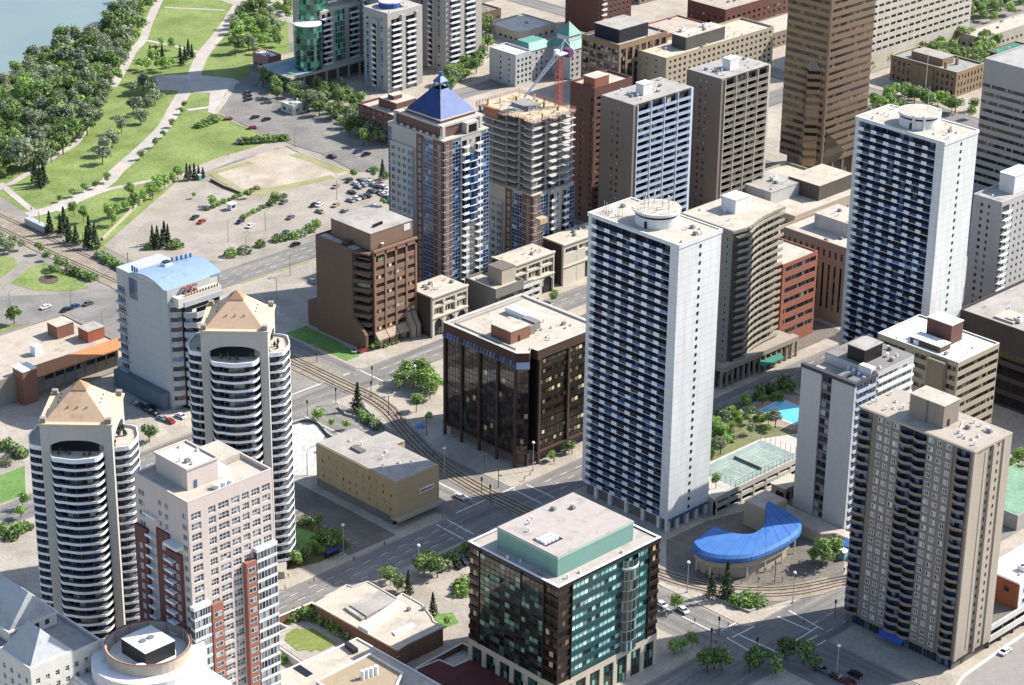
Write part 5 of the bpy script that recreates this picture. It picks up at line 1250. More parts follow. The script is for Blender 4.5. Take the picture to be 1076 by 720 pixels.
def unfinished_tower():
    x0, y0 = 47.0, 37.5; Wd, D, H = 23, 31, 65; root = empty('unfinished_tower', (x0,y0,0), 'unfinished concrete tower with bare upper floors and orange edge netting', 'tower', 'pyramid tower and its unfinished twin')
    facade_kit(root, D, Wd, 34, 40)
    fh = 2.9; b = MB(); cb = W('raw_concrete','#8d8983', var=.12); n = 11
    out = [(0,0),(4.6,0),(5.2,.8),(8.8,.8),(9.2,-1.2),(11.9,-1.2),(12.2,0),(15.8,0),(16.1,-1.2),(19,-1.2),(19.2,0),(Wd,0),(Wd,D),(0,D),(0,25.5),(-1.3,25.4),(-1.3,14),(0,13.8),(0,9.5),(1.2,9.2),(1.2,5.2),(0,5)]
    repeat('floor_slab', MB().prism(out, 0, .32), [W('slab_edge','#b5b0a9', var=.08)], root, [(0,0,34+i*fh,0) for i in range(n)])
    cl = MB(); cl.box(-.35,.35,-.35,.35,0,fh-.33)
    repeat('column', cl, [cb], root, [(x,y,34.325+i*fh,0) for i in range(n-1) for x in (1,8,15.5,Wd-1) for y in (1.2,8.2,15,22.5,D-1)], 100)
    MB().box(9,16,12,21,0,H-.4).build('core', cb, root)
    rg = random.Random(4)
    for i in range(n-1):
        for k in range(3):
            if rg.random() < .6: window_mb(3.2, fh-.35, 2, 1, .1).build('infill_panel', [glass('infill',[(.4,'#6a6660'),(.3,'#a39c90'),(.3,'#232428')]), frame_dark], root, (1.5+k*7, 1.5, 34.33+i*fh))
    zt = 34+(n-1)*fh+.33
    dk_ = MB()
    for (x0_,x1_,y0_,y1_) in ((.5,8,1,11),(8.6,15,.8,9.5),(15.6,22.5,1,12),(.5,6.5,12,20),(1,9,21,30),(10,17,22,30.5),(17.5,22.6,13,22),(17.8,22.4,23,30)): dk_.box(x0_,x1_,y0_,y1_,zt+.01,zt+.1)
    dk_.build('formwork_deck', W('deck_ply','#c2ab85', var=.2, streak=False), root)
    plys = W('plywood','#b59a6a', var=.15, streak=False); 
    for k in range(16): MB().box(0,rg.uniform(1.2,3.5),0,rg.uniform(1.2,3.2),0,rg.uniform(.05,.25)).build('plywood_stack', plys, root, (rg.uniform(1,Wd-5), rg.uniform(1,D-5), zt+.01))
    for k in range(14): MB().box(0,rg.uniform(.6,1.4),0,.3,0,rg.uniform(1.2,2.6)).build('formwork', rg.choice([plys,cb,W('rust_form','#7a5a44')]), root, (rg.uniform(1,Wd-3), rg.uniform(1,D-3), zt+.01), rg.uniform(0,3))
    for k in range(12): MB().tube((0,0,0),(0,0,2.0),.06).tube((.8,0,0),(.8,0,1.8),.06).tube((0,.7,0),(.8,.7,1.9),.05).build('steel_prop', conc_dark, root, (rg.uniform(1,Wd-2), rg.uniform(1,D-2), zt))
    net = MB(); 
    for i in range(len(out)):
        a, c = out[i], out[(i+1)%len(out)]; dx, dy = c[0]-a[0], c[1]-a[1]; L_ = math.hypot(dx,dy)
        m_ = max(1, int(L_/1.6))
        for k in range(m_+1): net.tube((a[0]+dx*k/m_,a[1]+dy*k/m_,zt-1.2),(a[0]+dx*k/m_,a[1]+dy*k/m_,zt+1.3),.07,4)
        for h in (-.9,.2,.7,1.2): net.tube((a[0],a[1],zt+h),(c[0],c[1],zt+h),.07,4)
    net.build('edge_guard', W('safety_orange','#a5664a', streak=False), root)
    MB().prism([(-1.4,18),(0,18),(0,25.6),(-1.4,25.6)], zt-2.4, zt+.9).build('safety_net', W('net_orange','#9a6048', streak=False), root)
    # hoist mast
    h = MB()
    for sx in (-.6,.6):
        for sy in (-.6,.6): h.tube((sx,sy,0),(sx,sy,26),.09,4)
    for k in range(13): h.tube((-.6,-.6,k*2),(.6,-.6,k*2+2),.06,4); h.tube((-.6,.6,k*2),(-.6,-.6,k*2+2),.06,4)
    h.box(-2,2,-1.8,1.2,24,26.2,1)
    h.build('hoist', [W('hoist_tan','#a5936f'), W('hoist_cage','#b5a27c')], root, (1.5,-3.2,0))
unfinished_tower()
def crane():
    cx, cy = 67.5, 44.5; bz = 64; H = 84
    root = empty('tower_crane', (cx,cy,bz), 'red lattice tower crane with white jib on the unfinished tower', 'crane')
    m_ = MB()
    for sx in (-1,1):
        for sy in (-1,1): m_.tube((sx,sy,0),(sx,sy,H-bz),.17,4)
    k = 0
    while k*2 < H-bz:
        z = k*2
        for a, c in (((-1,-1),(1,-1)),((1,-1),(1,1)),((1,1),(-1,1)),((-1,1),(-1,-1))):
            m_.tube((*a,z),(*c,z),.08,4); m_.tube((*a,z),(*c,min(z+2,H-bz)),.08,4)
        k += 1
    m_.build('mast', W('crane_red','#b0503a', streak=False), root)
    j = MB(); tip = Vector((-12.5, 6.5, -6.5)); b0 = Vector((0,0,H-bz)); 
    tip = Vector((-9.5, 9.0, 3.0))
    n = 14; d = tip-b0; u = d.normalized(); sv = Vector((-u.y,u.x,0)).normalized(); nv = u.cross(sv)
    ch = [sv*.7, -sv*.7, nv*1.1]
    for c in ch: j.tube(b0+c, tip+c*.4, .15, 4)
    for k in range(n):
        p, q_ = b0+d*k/n, b0+d*(k+1)/n; f1, f2 = 1-.6*k/n, 1-.6*(k+1)/n
        for a in range(3): j.tube(p+ch[a]*f1, q_+ch[(a+1)%3]*f2, .09, 4)
    j.build('jib', white_metal, root)
    t = MB(); t.tube((0,0,H-bz),(1.5,-1.0,H-bz+6),.25,5).tube((1.5,-1,H-bz+6),tuple(tip),.06,4).tube((1.5,-1,H-bz+6),(5,-3.5,H-bz+.8),.1,4).box(-1.2,5.5,-1.2,1.2,H-bz,H-bz+.6)
    t.build('apex_frame', white_metal, root)
    MB().box(3.6,6,-1.4,1.4,H-bz-1.6,H-bz+1.6).build('counterweight', W('sign_purple','#6b3560'), root)
    MB().box(-.5,1.3,1.1,2.6,H-bz-.6,H-bz+1.6).build('cab', white_metal, root)
crane()

# ------------------------------------------------------------------ low blocks along the second avenue
limest = W('limestone','#c9bea9', var=.06)
def arch_front(name, label, x0, y0, Wd, Dp, H, nb, green=False):
    root = empty(name, (x0,y0,0), label, 'building')
    b = MB(); bw = Wd/nb
    b.box(0, Wd, 1.0, Dp, 0, H-.6, 1); b.box(0, 1.0, 0, 1.0, 0, H-.6); b.box(Wd-.5, Wd, 0, 1, 0, H-.6)
    b.box(1, Wd-.5, 0, 1, 7.2, 8.4); b.box(1, Wd-.5, 0, 1, H-2.4, H-.6); b.box(1,Wd-.5,.2,1,11.3,12.2)
    b.box(-.3, Wd+.1, -.35, .0-.002, 7.6, 8.1); b.box(-.4, Wd+.1, -.5, .5, H-.6, H); b.box(-.4,.3,.5,Dp,H-.6,H)
    for k in range(1, nb): b.box(k*bw-.6, k*bw+.6, 0, 1.0, 0, 7.2); b.box(k*bw-.5, k*bw+.5, 0, 1.0, 8.4, 11.3); b.box(k*bw-.5, k*bw+.5, 0, 1.0, 12.2, H-2.4)
    for k in range(nb):      # arched heads
        a0 = k*bw+(.6 if k else 1.0); a1 = (k+1)*bw-(.6 if k < nb-1 else .5); N_ = 8; cx = (a0+a1)/2; r = (a1-a0)/2
        for i in range(N_):
            t0, t1 = PI*i/N_, PI*(i+1)/N_; u0, u1 = cx-r*math.cos(t0), cx-r*math.cos(t1); z0, z1 = 4.4+2.6*math.sin(t0), 4.4+2.6*math.sin(t1)
            b.add([(u0,.1,z0),(u1,.1,z1),(u1,.1,7.2),(u0,.1,7.2),(u0,1,z0),(u1,1,z1)], [(0,1,2,3),(0,4,5,1)], 0)
    b.build('wall', [limest, W('recess_brown','#4a4038')], root)
    MB().box(.4,Wd-.2,.6,Dp-.2,H-.59,H-.3).build('roof', roof_beige, root)
    for k in range(nb):
        a0 = k*bw+(.6 if k else 1.0); a1 = (k+1)*bw-(.6 if k < nb-1 else .5)
        window_mb(a1-a0-.1, 2.6, 3, 1, .3).build('window', [dark_room, limest], root, (a0+.05, .8, 8.5))
        window_mb(a1-a0-.1, H-2.4-12.25, 3, 1, .2).build('window', [dark_room, limest], root, (a0+.05, .8, 12.22))
        window_mb(a1-a0-.3, 5.8, 3, 2, .15).build('shop_window', [dark_room, frame_dark], root, (a0+.15, .95, .2))
    vents(root, 2, Wd-2, 2, Dp-2, H-.3, sum(map(ord, label)), 8)
    return root
r = arch_front('podium_building', 'low cream building with arched shopfronts between the brown office and grey box', -18.6, 22.2, 17.5, 14, 16.4, 3)
r = arch_front('podium_building', 'low limestone building with arched openings in front of the unfinished tower', 24, 23.4, 21.2, 12, 16.6, 3)
r = arch_front('podium_building', 'low limestone building with arches beside the lane, partly behind the nearer white tower', 51, 24.2, 24, 11, 17.4, 3)
MB().box(.05,12,.05,12,0,13).build('stair_block', limest, r)
r = building('grey_box', 'small grey blank sided building with cream roof house across the avenue behind the bronze office', 10, 18.9, 14.5, 16.5, 12, W('grey_render','#7c7a74', var=.05), roof_beige,
    {'R': dict(rows=[(2,4.4),(6,8.4)], g=office_g, pw=1.2, pn='window_band')}, clutter=6, cat='building')
penthouse(r, 6, 13, 3, 10.5, 11.1, 17.0, W('cream_house','#b9ac95'), W('hatch_dark','#6f685f'))
r = empty('parkade', (24.6,19.6,0), 'small open parking deck with white edge bands next to the grey box', 'parkade')
b = MB()
for z in (2.6,5.4,8.2): b.box(0,9,0,12,z-.3,z,1); b.box(-.1,9.1,-.15,.1,z-.4,z+.9,0); b.box(-.15,.1,.1,12,z-.4,z+.9,0)
for u in (.1,4.3,8.3): b.box(u,u+.5,.2,.7,0,8,1); b.box(u,u+.5,11,11.5,0,8,1)
b.build('deck', [white_conc, conc_dark], r)

# ------------------------------------------------------------------ low building at the left with orange canopy
r = empty('low_building', (-196,79.5,0), 'low flat roofed building with orange canopy and brick stair tower', 'building')
b = MB(); b.box(0,80,0,33,0,9.4); b.box(0,80,0,.5,9.4,10); b.box(0,80,32.5,33,9.4,10); b.box(79.5,80,.5,32.5,9.4,10); b.box(0,.5,.5,32.5,9.4,10)
b.box(44,80,-3.4,-.002,0,.8); 
for k in range(9): b.box(44.5+k*4.3,44.9+k*4.3,-.3,-.002,.8,8.3)
b.build('wall', W('greige_wall','#8d8478'), r)
MB().box(.52,79.48,.52,32.48,9.41,9.6).build('roof', W('roof_warm','#b0a391', streak=False), r)
cn = MB(); cn.box(44,86,-3.8,-.5,8.4,8.9).add([(44,-.5,8.9),(86,-.5,8.9),(86,1.2,10.6),(44,1.2,10.6),(44,-3.8,8.91),(86,-3.8,8.91)], [(4,5,2,3)]); cn.build('canopy', W('canopy_orange','#b9793c', var=.1, streak=False), r)
MB().box(38,43.6,-4.5,1.5,0,12.4).box(37.8,43.8,-4.7,1.7,12.402,12.8,1).build('brick_pier', [W('pier_brick','#8a5c45'), white_conc], r)
for k in range(8): window_mb(3.6,3.2,2,2,.12).build('window', [dark_room, frame_dark], r, (45+k*4.3,-.03,4.6))
penthouse(r, 66, 73, 16, 22, 9.6, 14.2, W('rh_brick','#8a5a44'), roof_beige); penthouse(r, 72, 79, 6, 12, 9.6, 13.8, W('rh_orange','#a8563a'), roof_grey)
MB().box(0,3,0,3,0,3.6).build('air_unit', white_metal, r, (52,9,9.6)); vents(r, 10, 60, 4, 30, 9.6, 8, 9)

# ------------------------------------------------------------------ brick club building with walled roof garden, front buildings
q4 = 1076/230
def Z8(L_, z): return GL_(L_, 270, 590, q4, z)
brick_c = W('club_brick','#7d5742', var=.1, fine=.15)
cp_ = Z8([(285,212),(440,118),(468,128),(545,101),(685,182),(715,160),(800,208),(812,215),(862,278),(868,298),(915,322),(735,408),(690,438)], 6.2)
o0 = cp_[0]; r = empty('club_building', (o0[0],o0[1],0), 'low brown brick building with stepped gravel roof and long white skylight', 'building')
rel = lambda P: [(p[0]-o0[0], p[1]-o0[1]) for p in P]
MB().prism(rel(cp_), 0, 6.0).build('wall', brick_c, r)
cx_ = sum(p[0] for p in rel(cp_))/len(cp_); cy_ = sum(p[1] for p in rel(cp_))/len(cp_)
MB().prism([(cx_+(p[0]-cx_)*.985, cy_+(p[1]-cy_)*.985) for p in rel(cp_)], 6.001, 6.2).build('roof', roof_beige, r)
def rim(P, t, z0, z1):
    b = MB(); n = len(P)
    for i in range(n):
        a, c = Vector((*P[i],0)), Vector((*P[(i+1)%n],0)); d = (c-a).normalized(); s_ = Vector((-d.y,d.x,0))*t/2
        pts = [(a-s_)[:2], (c-s_)[:2], (c+s_)[:2], (a+s_)[:2]]; b.prism([tuple(p) for p in pts], z0+i*.001, z1+i*.003)
    return b
rim(rel(cp_), .35, 6.0, 6.5).build('parapet_cap', W('cap_cream','#c9beb0'), r)
sk = rel(Z8([(500,318),(690,190),(722,205),(545,345)], 7.4)); MB().prism(sk, 6.2, 7.6).build('skylight', W('skylight_white','#c3c4c2', rough=.4), r)
MB().prism(rel(Z8([(455,215),(600,145),(690,190),(540,270)], 7.2)), 6.2, 7.3).build('raised_roof', roof_grey, r)
MB().prism(rel(Z8([(430,225),(470,205),(560,262),(515,285)], 6.8)), 6.2, 6.9).build('glazed_hatch', dark_room, r)
MB().prism(rel(Z8([(665,345),(760,300),(775,315),(680,362)], 6.6)), 6.2, 6.6).build('skylight', white_metal, r)
for k in range(5): MB().box(0,.9,0,.9,0,1.0).build('air_unit', [grey_metal], r, (cx_-8+k*3.3, cy_+4-k*2.6, 6.2))
g0 = Z8([(80,290),(270,203)], 3.0)
wl_ = Z8([(80,288),(268,205),(690,470),(700,500)], 3.5)
gd = sheet('roof_terrace', Z8([(85,300),(268,215),(690,455),(560,480),(480,395),(320,470),(240,500),(95,400)], 1.2), 1.2, groundmat('terrace_paving','#c0b6a6','#d0c7b8', scale=.3), thick=1.2)
sheet('terrace_lawn', Z8([(135,385),(150,345),(195,328),(255,335),(275,328),(392,400),(350,425),(318,440),(290,432),(270,445),(245,432),(200,440)], 1.3), 1.3, groundmat('olive_grass', '#6f7c2c', '#808a38', scale=.1, k=.95, fine=.8), thick=.08)
wallp = Z8([(75,285),(270,203),(695,470)], 4.0)
def free_wall(name, label, P, h, t, mt, capm, cat='wall'):
    r_ = empty(name, (P[0][0],P[0][1],0), label, cat); b = MB(); c_ = MB()
    for i in range(len(P)-1):
        a = Vector((P[i][0]-P[0][0], P[i][1]-P[0][1], 0)); c = Vector((P[i+1][0]-P[0][0], P[i+1][1]-P[0][1], 0)); d = (c-a).normalized(); s_ = Vector((-d.y,d.x,0))*t/2
        b.prism([tuple((a-s_)[:2]), tuple((c-s_)[:2]), tuple((c+s_)[:2]), tuple((a+s_)[:2])], 0, h-.002*i)
        s_ *= 1.4; c_.prism([tuple((a-s_)[:2]), tuple((c-s_)[:2]), tuple((c+s_)[:2]), tuple((a+s_)[:2])], h+.01+.003*i, h+.18+.003*i)
    b.build('wall_body', mt, r_); c_.build('coping', capm, r_); return r_
free_wall('garden_wall', 'brick wall with pale coping round the terrace lawn', wallp, 4.0, .5, brick_c, MATS['cap_cream'])
free_wall('garden_wall', 'low pale wall on the left side of the terrace lawn', Z8([(85,290),(160,325),(80,358),(80,400),(225,500)], 2.6), 2.4, .4, white_conc, MATS['cap_cream'])
sp_ = Z8([(90,560),(360,440),(400,425),(492,380),(925,625),(700,820),(200,800)], 10.0)
o0 = sp_[0]; r = empty('front_building', (o0[0],o0[1],0), 'flat beige building with roof plant at the bottom edge below the terrace lawn', 'building')
MB().prism(rel(sp_), 0, 9.6).build('wall', W('front_tan','#a08d70'), r)
cx_ = sum(p[0] for p in rel(sp_))/len(sp_); cy_ = sum(p[1] for p in rel(sp_))/len(sp_)
MB().prism([(cx_+(p[0]-cx_)*.985, cy_+(p[1]-cy_)*.985) for p in rel(sp_)], 9.6, 9.9).build('roof', roof_beige, r)
rim(rel(sp_), .5, 9.6, 10.3).build('parapet_cap', white_conc, r)
ph_ = rel(Z8([(290,590),(555,458),(715,550),(640,700),(430,680)], 12.5)); MB().prism(ph_, 9.9, 12.3).build('penthouse', MATS['front_tan'], r); rim(ph_, .5, 12.3, 12.8).build('penthouse_rim', white_conc, r)
MB().prism(rel(Z8([(430,405),(450,395),(497,430),(475,440)], 11)), 9.9, 11.2).build('roof_hatch', dark_metal, r)
for k in range(4): MB().cyl(0,0,.6,0,2.6,10).build('roof_vent', white_metal, r, (*rel(Z8([(520+k*22,575-k*8)],12.5))[0], 12.3))
MB().prism(rel(Z8([(178,525),(210,508),(275,552),(245,568)], 10)), 9.9, 10.1).build('skylight', dark_room, r)
# dark red flat roof and neighbours
rr_ = Z8([(780,535),(895,487),(968,520),(1060,478),(1380,640),(1200,900),(900,760)], 3.2)
o0 = rr_[0]; r = empty('low_annex', (o0[0],o0[1],0), 'low annex with dark red flat roof next to the teal glass office', 'building')
MB().prism(rel(rr_), 0, 3.2).build('wall', brick_c, r); MB().prism(rel([(p[0]*1.0,p[1]) for p in rr_]), 3.201, 3.35).build('roof', W('roof_dark_red','#5f2a26', streak=False, var=.15), r)
rim(rel(rr_), .4, 3.2, 3.6).build('parapet_cap', MATS['cap_cream'], r)
free_wall('ramp_wall', 'thin wall along the pale ramp beside the teal office', Z8([(780,530),(1010,405),(1060,430)], 2.0), 2.2, .4, brick_c, MATS['cap_cream'])
sheet('ramp', Z8([(790,520),(1030,400),(1060,480),(970,515),(895,480)], .3), .3, pathm, thick=.25)
sheet('garden_lawn', Z8([(862,262),(960,250),(995,300),(925,325),(870,300)], .3), .3, grassb, thick=.2)
sheet('car_park_dark', [(-160,-145),(-128,-145),(-128,-100),(-160,-100)], .2, lotm, thick=.1)

# ------------------------------------------------------------------ parkade with court, pool and garden on its deck
r = empty('parkade', (-46.4,-137.6,0), 'parking deck with open slots carrying a tennis court and a pool garden', 'parkade')
b = MB(); Lx, Ly = 80, 37.5
b.box(1.0,Lx,1.6,Ly,0,5.2,1); b.box(0,Lx,0,Ly,5.2,5.5,0)
b.box(0,Lx,-.25,-.002,4.7,6.5,0); b.box(0,Lx,-.25,.6,2.3,3.6,0); b.box(0,Lx,-.25,.4,0,.7,0)
k = 0
while k*6 < Lx: b.box(k*6,k*6+.6,-.32,.9,0,4.7,0); k += 1
b.box(0,.9,0,Ly,0,5.2,0)
b.build('deck', [W('deck_concrete','#b5b0a6', var=.08), black], r)
court = MB().box(11,42.5,1.6,17.2,5.502,5.56).build('court_surface', groundmat('court_green','#8a9d95','#9aaca3', scale=.2, k=.85), r)
ln = MB(); zc = 5.57
for (p, q_) in [((14,3.5),(37.8,3.5)),((14,14.5),(37.8,14.5)),((14,3.5),(14,14.5)),((37.8,3.5),(37.8,14.5)),((14,4.9),(37.8,4.9)),((14,13.1),(37.8,13.1)),((19.5,4.9),(19.5,13.1)),((32.3,4.9),(32.3,13.1)),((19.5,9),(32.3,9))]: line(ln, p, q_, .07, zc)
ln.build('court_lines', paint, r)
fc = MB()
for k in range(17): fc.tube((10.5+k*2,.9,5.5),(10.5+k*2,.9,8.2),.07,4)
for k in range(9): fc.tube((10.5,.9+k*2.1,5.5),(10.5,.9+k*2.1,8.2),.07,4); fc.tube((42.6,.9+k*2.1,5.5),(42.6,.9+k*2.1,8.2),.07,4)
for z in (8.1,): fc.tube((10.5,.9,z),(42.6,.9,z),.05,4).tube((10.5,.9,z),(10.5,17.7,z),.05,4)
fc.build('court_fence', grey_metal, r)
nt_ = MB().box(25.85,25.95,3.2,14.8,5.57,6.5).build('net', W('net_grey','#6b7270'), r)
gdn = MB().prism([(2,17.6),(10,18.5),(43,18.2),(60,10),(79,10),(79,37),(2,37)], 5.502, 5.6).build('garden_bed', groundmat('garden_ground','#6f7a45','#8d8a5d', scale=.15, k=.8, c3='#a09070'), r)
pl_ = MB().prism([(56,14),(74,14),(78,30),(73,36.8),(56,36.5),(50,29)], 5.602, 5.72).build('pool_deck', groundmat('pool_paving','#a8957f','#b8a691', scale=.3, k=.8), r)
MB().prism([(58.5,16.5),(71.5,16.5),(71.5,32.5),(58.5,32.5)], 5.722, 5.8).build('pool_coping', W('coping_pale','#d0c6b6'), r)
pw = newmat('pool_water'); pw[2].inputs['Base Color'].default_value = (*hexc('#45bcd8'),1); pw[2].inputs['Roughness'].default_value = .08
MB().prism([(59.3,17.3),(70.7,17.3),(70.7,31.7),(59.3,31.7)], 5.802, 5.83).build('pool_water', pw[0], r)
for k in range(6): MB().box(0,1.9,0,.65,.0,.35).box(0,.6,0,.65,.35,.7).build('lounger', white_metal, r, (52.5+k*1.1, 30.5-k*1.1, 5.73), .8)
MB().box(0,3.5,0,3.5,0,2.6).add([(-.3,-.3,2.6),(3.8,-.3,2.6),(3.8,3.8,2.6),(-.3,3.8,2.6),(1.75,1.75,3.9)], [(0,1,4),(1,2,4),(2,3,4),(3,0,4)]).build('garden_pavilion', W('pavilion_green','#5d7f72'), r, (30,29,5.6))
MB().cyl(0,0,3.6,0,.4,20).build('round_bench', W('bench_grey','#a59c8e'), r, (7.5,21,5.6))
# arched pavilion on the patio, low building behind the canopy
r = empty('patio_building', (-24,-147,0), 'small flat roofed pavilion with dark arches on the patio', 'building')
b = MB(); b.box(0,9,0,5.5,0,4.6)
b.build('wall', W('pavilion_stone','#a4937c'), r); MB().box(-.4,9.4,-.4,5.9,4.602,5.0).build('roof', roof_beige, r)
for k in range(3):
    a = MB(); N_ = 8; P = [(-.9,0),(.9,0)]+[(.9*math.cos(PI*i/N_), 2.2+1.0*math.sin(PI*i/N_)) for i in range(N_+1)]
    a.add([(p[0],0,p[1]) for p in P], [tuple(range(len(P)))]); a.build('arch', black, r, (1.6+k*2.9,-.02,.2))
    a.build('arch', black, r, (-.02, 1.2+k*1.6, .2), -PI/2) if k < 2 else None
r = empty('low_building', (-43.5,-176,0), 'low beige wall building curving behind the blue canopy', 'building')
b = MB(); b.prism([(-.8,20.2),(9.5,20.2),(9.5,28.6),(-.8,28.6)], 0, 8.2); b.prism([(6.5,4),(13.8,-2),(13.8,24),(6.5,24)], 0, 3.6); b.prism([(9.5,-16),(13.8,-16),(13.8,-2),(9.5,2)], 0, 3.8)
b.build('wall', W('beige_render','#b0a18b', var=.06), r); MB().box(-.5,9.2,20.5,28.3,8.2,8.35).prism([(6.8,4.2),(13.5,-1.6),(13.5,23.6),(6.8,23.6)],3.6,3.75).prism([(9.8,-15.7),(13.5,-15.7),(13.5,-2.4),(9.8,1.4)],3.8,3.95).build('roof', W('patio_roof','#b3a596', streak=False), r)
blue_cv = W('canvas_blue','#2a6cb6', rough=.6, var=.16, streak=False, fine=.08, scale=.25)
aw = MB(); aw.add([(6.6,-12,3.2),(9.6,-12,4.2),(9.6,-3,4.2),(6.6,-3,3.2),(6.6,-12,2.4),(6.6,-3,2.4)], [(0,1,2,3),(0,3,5,4)]); aw.build('awning', blue_cv, r)
# the big curved canopy
def blue_canopy():
    outer = [(727,572),(733,579),(745,584),(760,586),(775,586),(790,584),(805,579),(820,572),(832,565),(841,557),(843,549)]
    inner = [(751,555),(761,559),(771,562),(782,563),(792,562),(800,557),(804,550),(805,541),(805,533),(806,530),(809,529)]
    z = 8.1; O = [G(*p, z) for p in outer]; I = [G(*p, z) for p in inner]
    O = smooth(O, 3); I = smooth(I, 3); n = len(O)
    o0 = (-60,-160); r = empty('canopy', (*o0,0), 'large curved bright blue canopy over the station plaza', 'canopy')
    f = lambda p: (p[0]-o0[0], p[1]-o0[1])
    b = MB(); e = []
    for k in range(n):
        o_, i_ = f(O[k]), f(I[k]); cx = i_[0]-o_[0]; cy = i_[1]-o_[1]; L_ = math.hypot(cx,cy) or 1; ux, uy = cx/L_, cy/L_
        e.append([(i_[0],i_[1],z+.6),( (o_[0]+i_[0])/2,(o_[1]+i_[1])/2,z+.75),(o_[0]+ux*1.2,o_[1]+uy*1.2,z+.25),(o_[0]+ux*.2,o_[1]+uy*.2,z-.6),(o_[0],o_[1],z-1.7)])
    for k in range(n-1):
        for j in range(4): b.add([e[k][j],e[k][j+1],e[k+1][j+1],e[k+1][j]], [(0,1,2,3)])
    for k in (0, n-1):
        b.add([e[k][0],e[k][1],e[k][2],e[k][3],e[k][4],(e[k][0][0],e[k][0][1],z-1.5)], [(0,1,2,3,4,5)] )
    b.build('canvas', blue_cv, r)
    s_ = MB()
    for k in range(n-1): s_.add([(e[k][4][0],e[k][4][1],z-1.9),(e[k+1][4][0],e[k+1][4][1],z-1.9),(e[k+1][4][0],e[k+1][4][1],z-1.6),(e[k][4][0],e[k][4][1],z-1.6)], [(0,1,2,3)])
    for k in range(0, n-1, 3):
        p = [Vector(x)+Vector((0,0,.05)) for x in e[k]]
        for j in range(4): s_.tube(p[j], p[j+1], .035, 4)
    s_.build('seam_frame', W('canvas_seam','#22599f'), r)
    for k in range(2, n-1, 4): MB().cyl(0,0,.22,0,z-1.2,8).build('column', white_conc, r, (e[k][3][0]*.93+e[k][0][0]*.07, e[k][3][1]*.93+e[k][0][1]*.07, 0))
    w_ = MB()
    for k in range(1, n-7):
        a = Vector(e[k][3]).lerp(Vector(e[k][0]), .05); c = Vector(e[k+1][3]).lerp(Vector(e[k+1][0]), .05)
        w_.add([(a.x,a.y,4.0),(c.x,c.y,4.0),(c.x,c.y,6.6),(a.x,a.y,6.6)], [(0,1,2,3)])
        a = Vector(e[k][3]).lerp(Vector(e[k][0]), .14); c = Vector(e[k+1][3]).lerp(Vector(e[k+1][0]), .14)
        w_.add([(a.x,a.y,0),(c.x,c.y,0),(c.x,c.y,4.0),(a.x,a.y,4.0)], [(0,1,2,3)])
    w_.build('low_wall', W('low_wall_buff','#a99c86'), r)
blue_canopy()
sheet('station_plaza', [G(*p) for p in ((700,568),(742,548),(830,525),(888,566),(886,610),(840,628),(800,640),(700,614))], .15, groundmat('plaza_shade_pavers','#7d756c','#8e867b', scale=.3, k=.7), thick=.012)  # paving darkened: the tower shadow on the plaza is put into its colour
sheet('platform', smooth([G(*p) for p in ((700,603),(740,612),(790,622),(850,620),(885,610))],4)+smooth([G(*p) for p in ((885,618),(850,628),(800,632),(740,622),(700,612))],4), .17, redpave, thick=.02)
sheet('white_plaza', [G(*p) for p in ((300,455),(308,447),(322,444),(334,447),(341,458),(336,475),(334,500),(316,500),(304,500))], .2, groundmat('white_paving','#c4c2bc','#d4d2cc', scale=.3, k=.75), thick=.05)
free_wall('curved_wall', 'low curved dark wall round the small white plaza', smooth([G(*p) for p in ((306,447),(320,443),(334,446),(344,457),(352,462))],3), .9, .5, conc_dark, concrete)
lot_dark = groundmat('lot_dark','#857c70','#968c7f', k=.62, scale=.12)
for P_ in ([(-146,-79),(-127,-79),(-127,-20),(-109,-20),(-109,3),(-146,3)], [(-30,-76),(96,-76),(96,0),(-30,0)], [(-30,40),(-3,40),(-3,62),(-30,62)], [(-300,24),(-200,24),(-200,70),(-300,70)], [(-48,-300),(90,-300),(90,-246),(-48,-246)], [(118,-184),(200,-184),(200,-102),(118,-102)], [(222,-78),(318,-78),(318,0),(222,0)], [(140,132),(230,132),(230,160),(140,160)]):
    sheet('surface_lot', P_, .145, lot_dark, thick=.02)
ly = MB()
for k in range(16): line(ly, (-144,-74+k*2.8), (-138.5,-74+k*2.8), .12, .16)
o = ly.build('lot_lines', paint); o['kind'] = 'structure'
for k, c_ in enumerate(()): pass

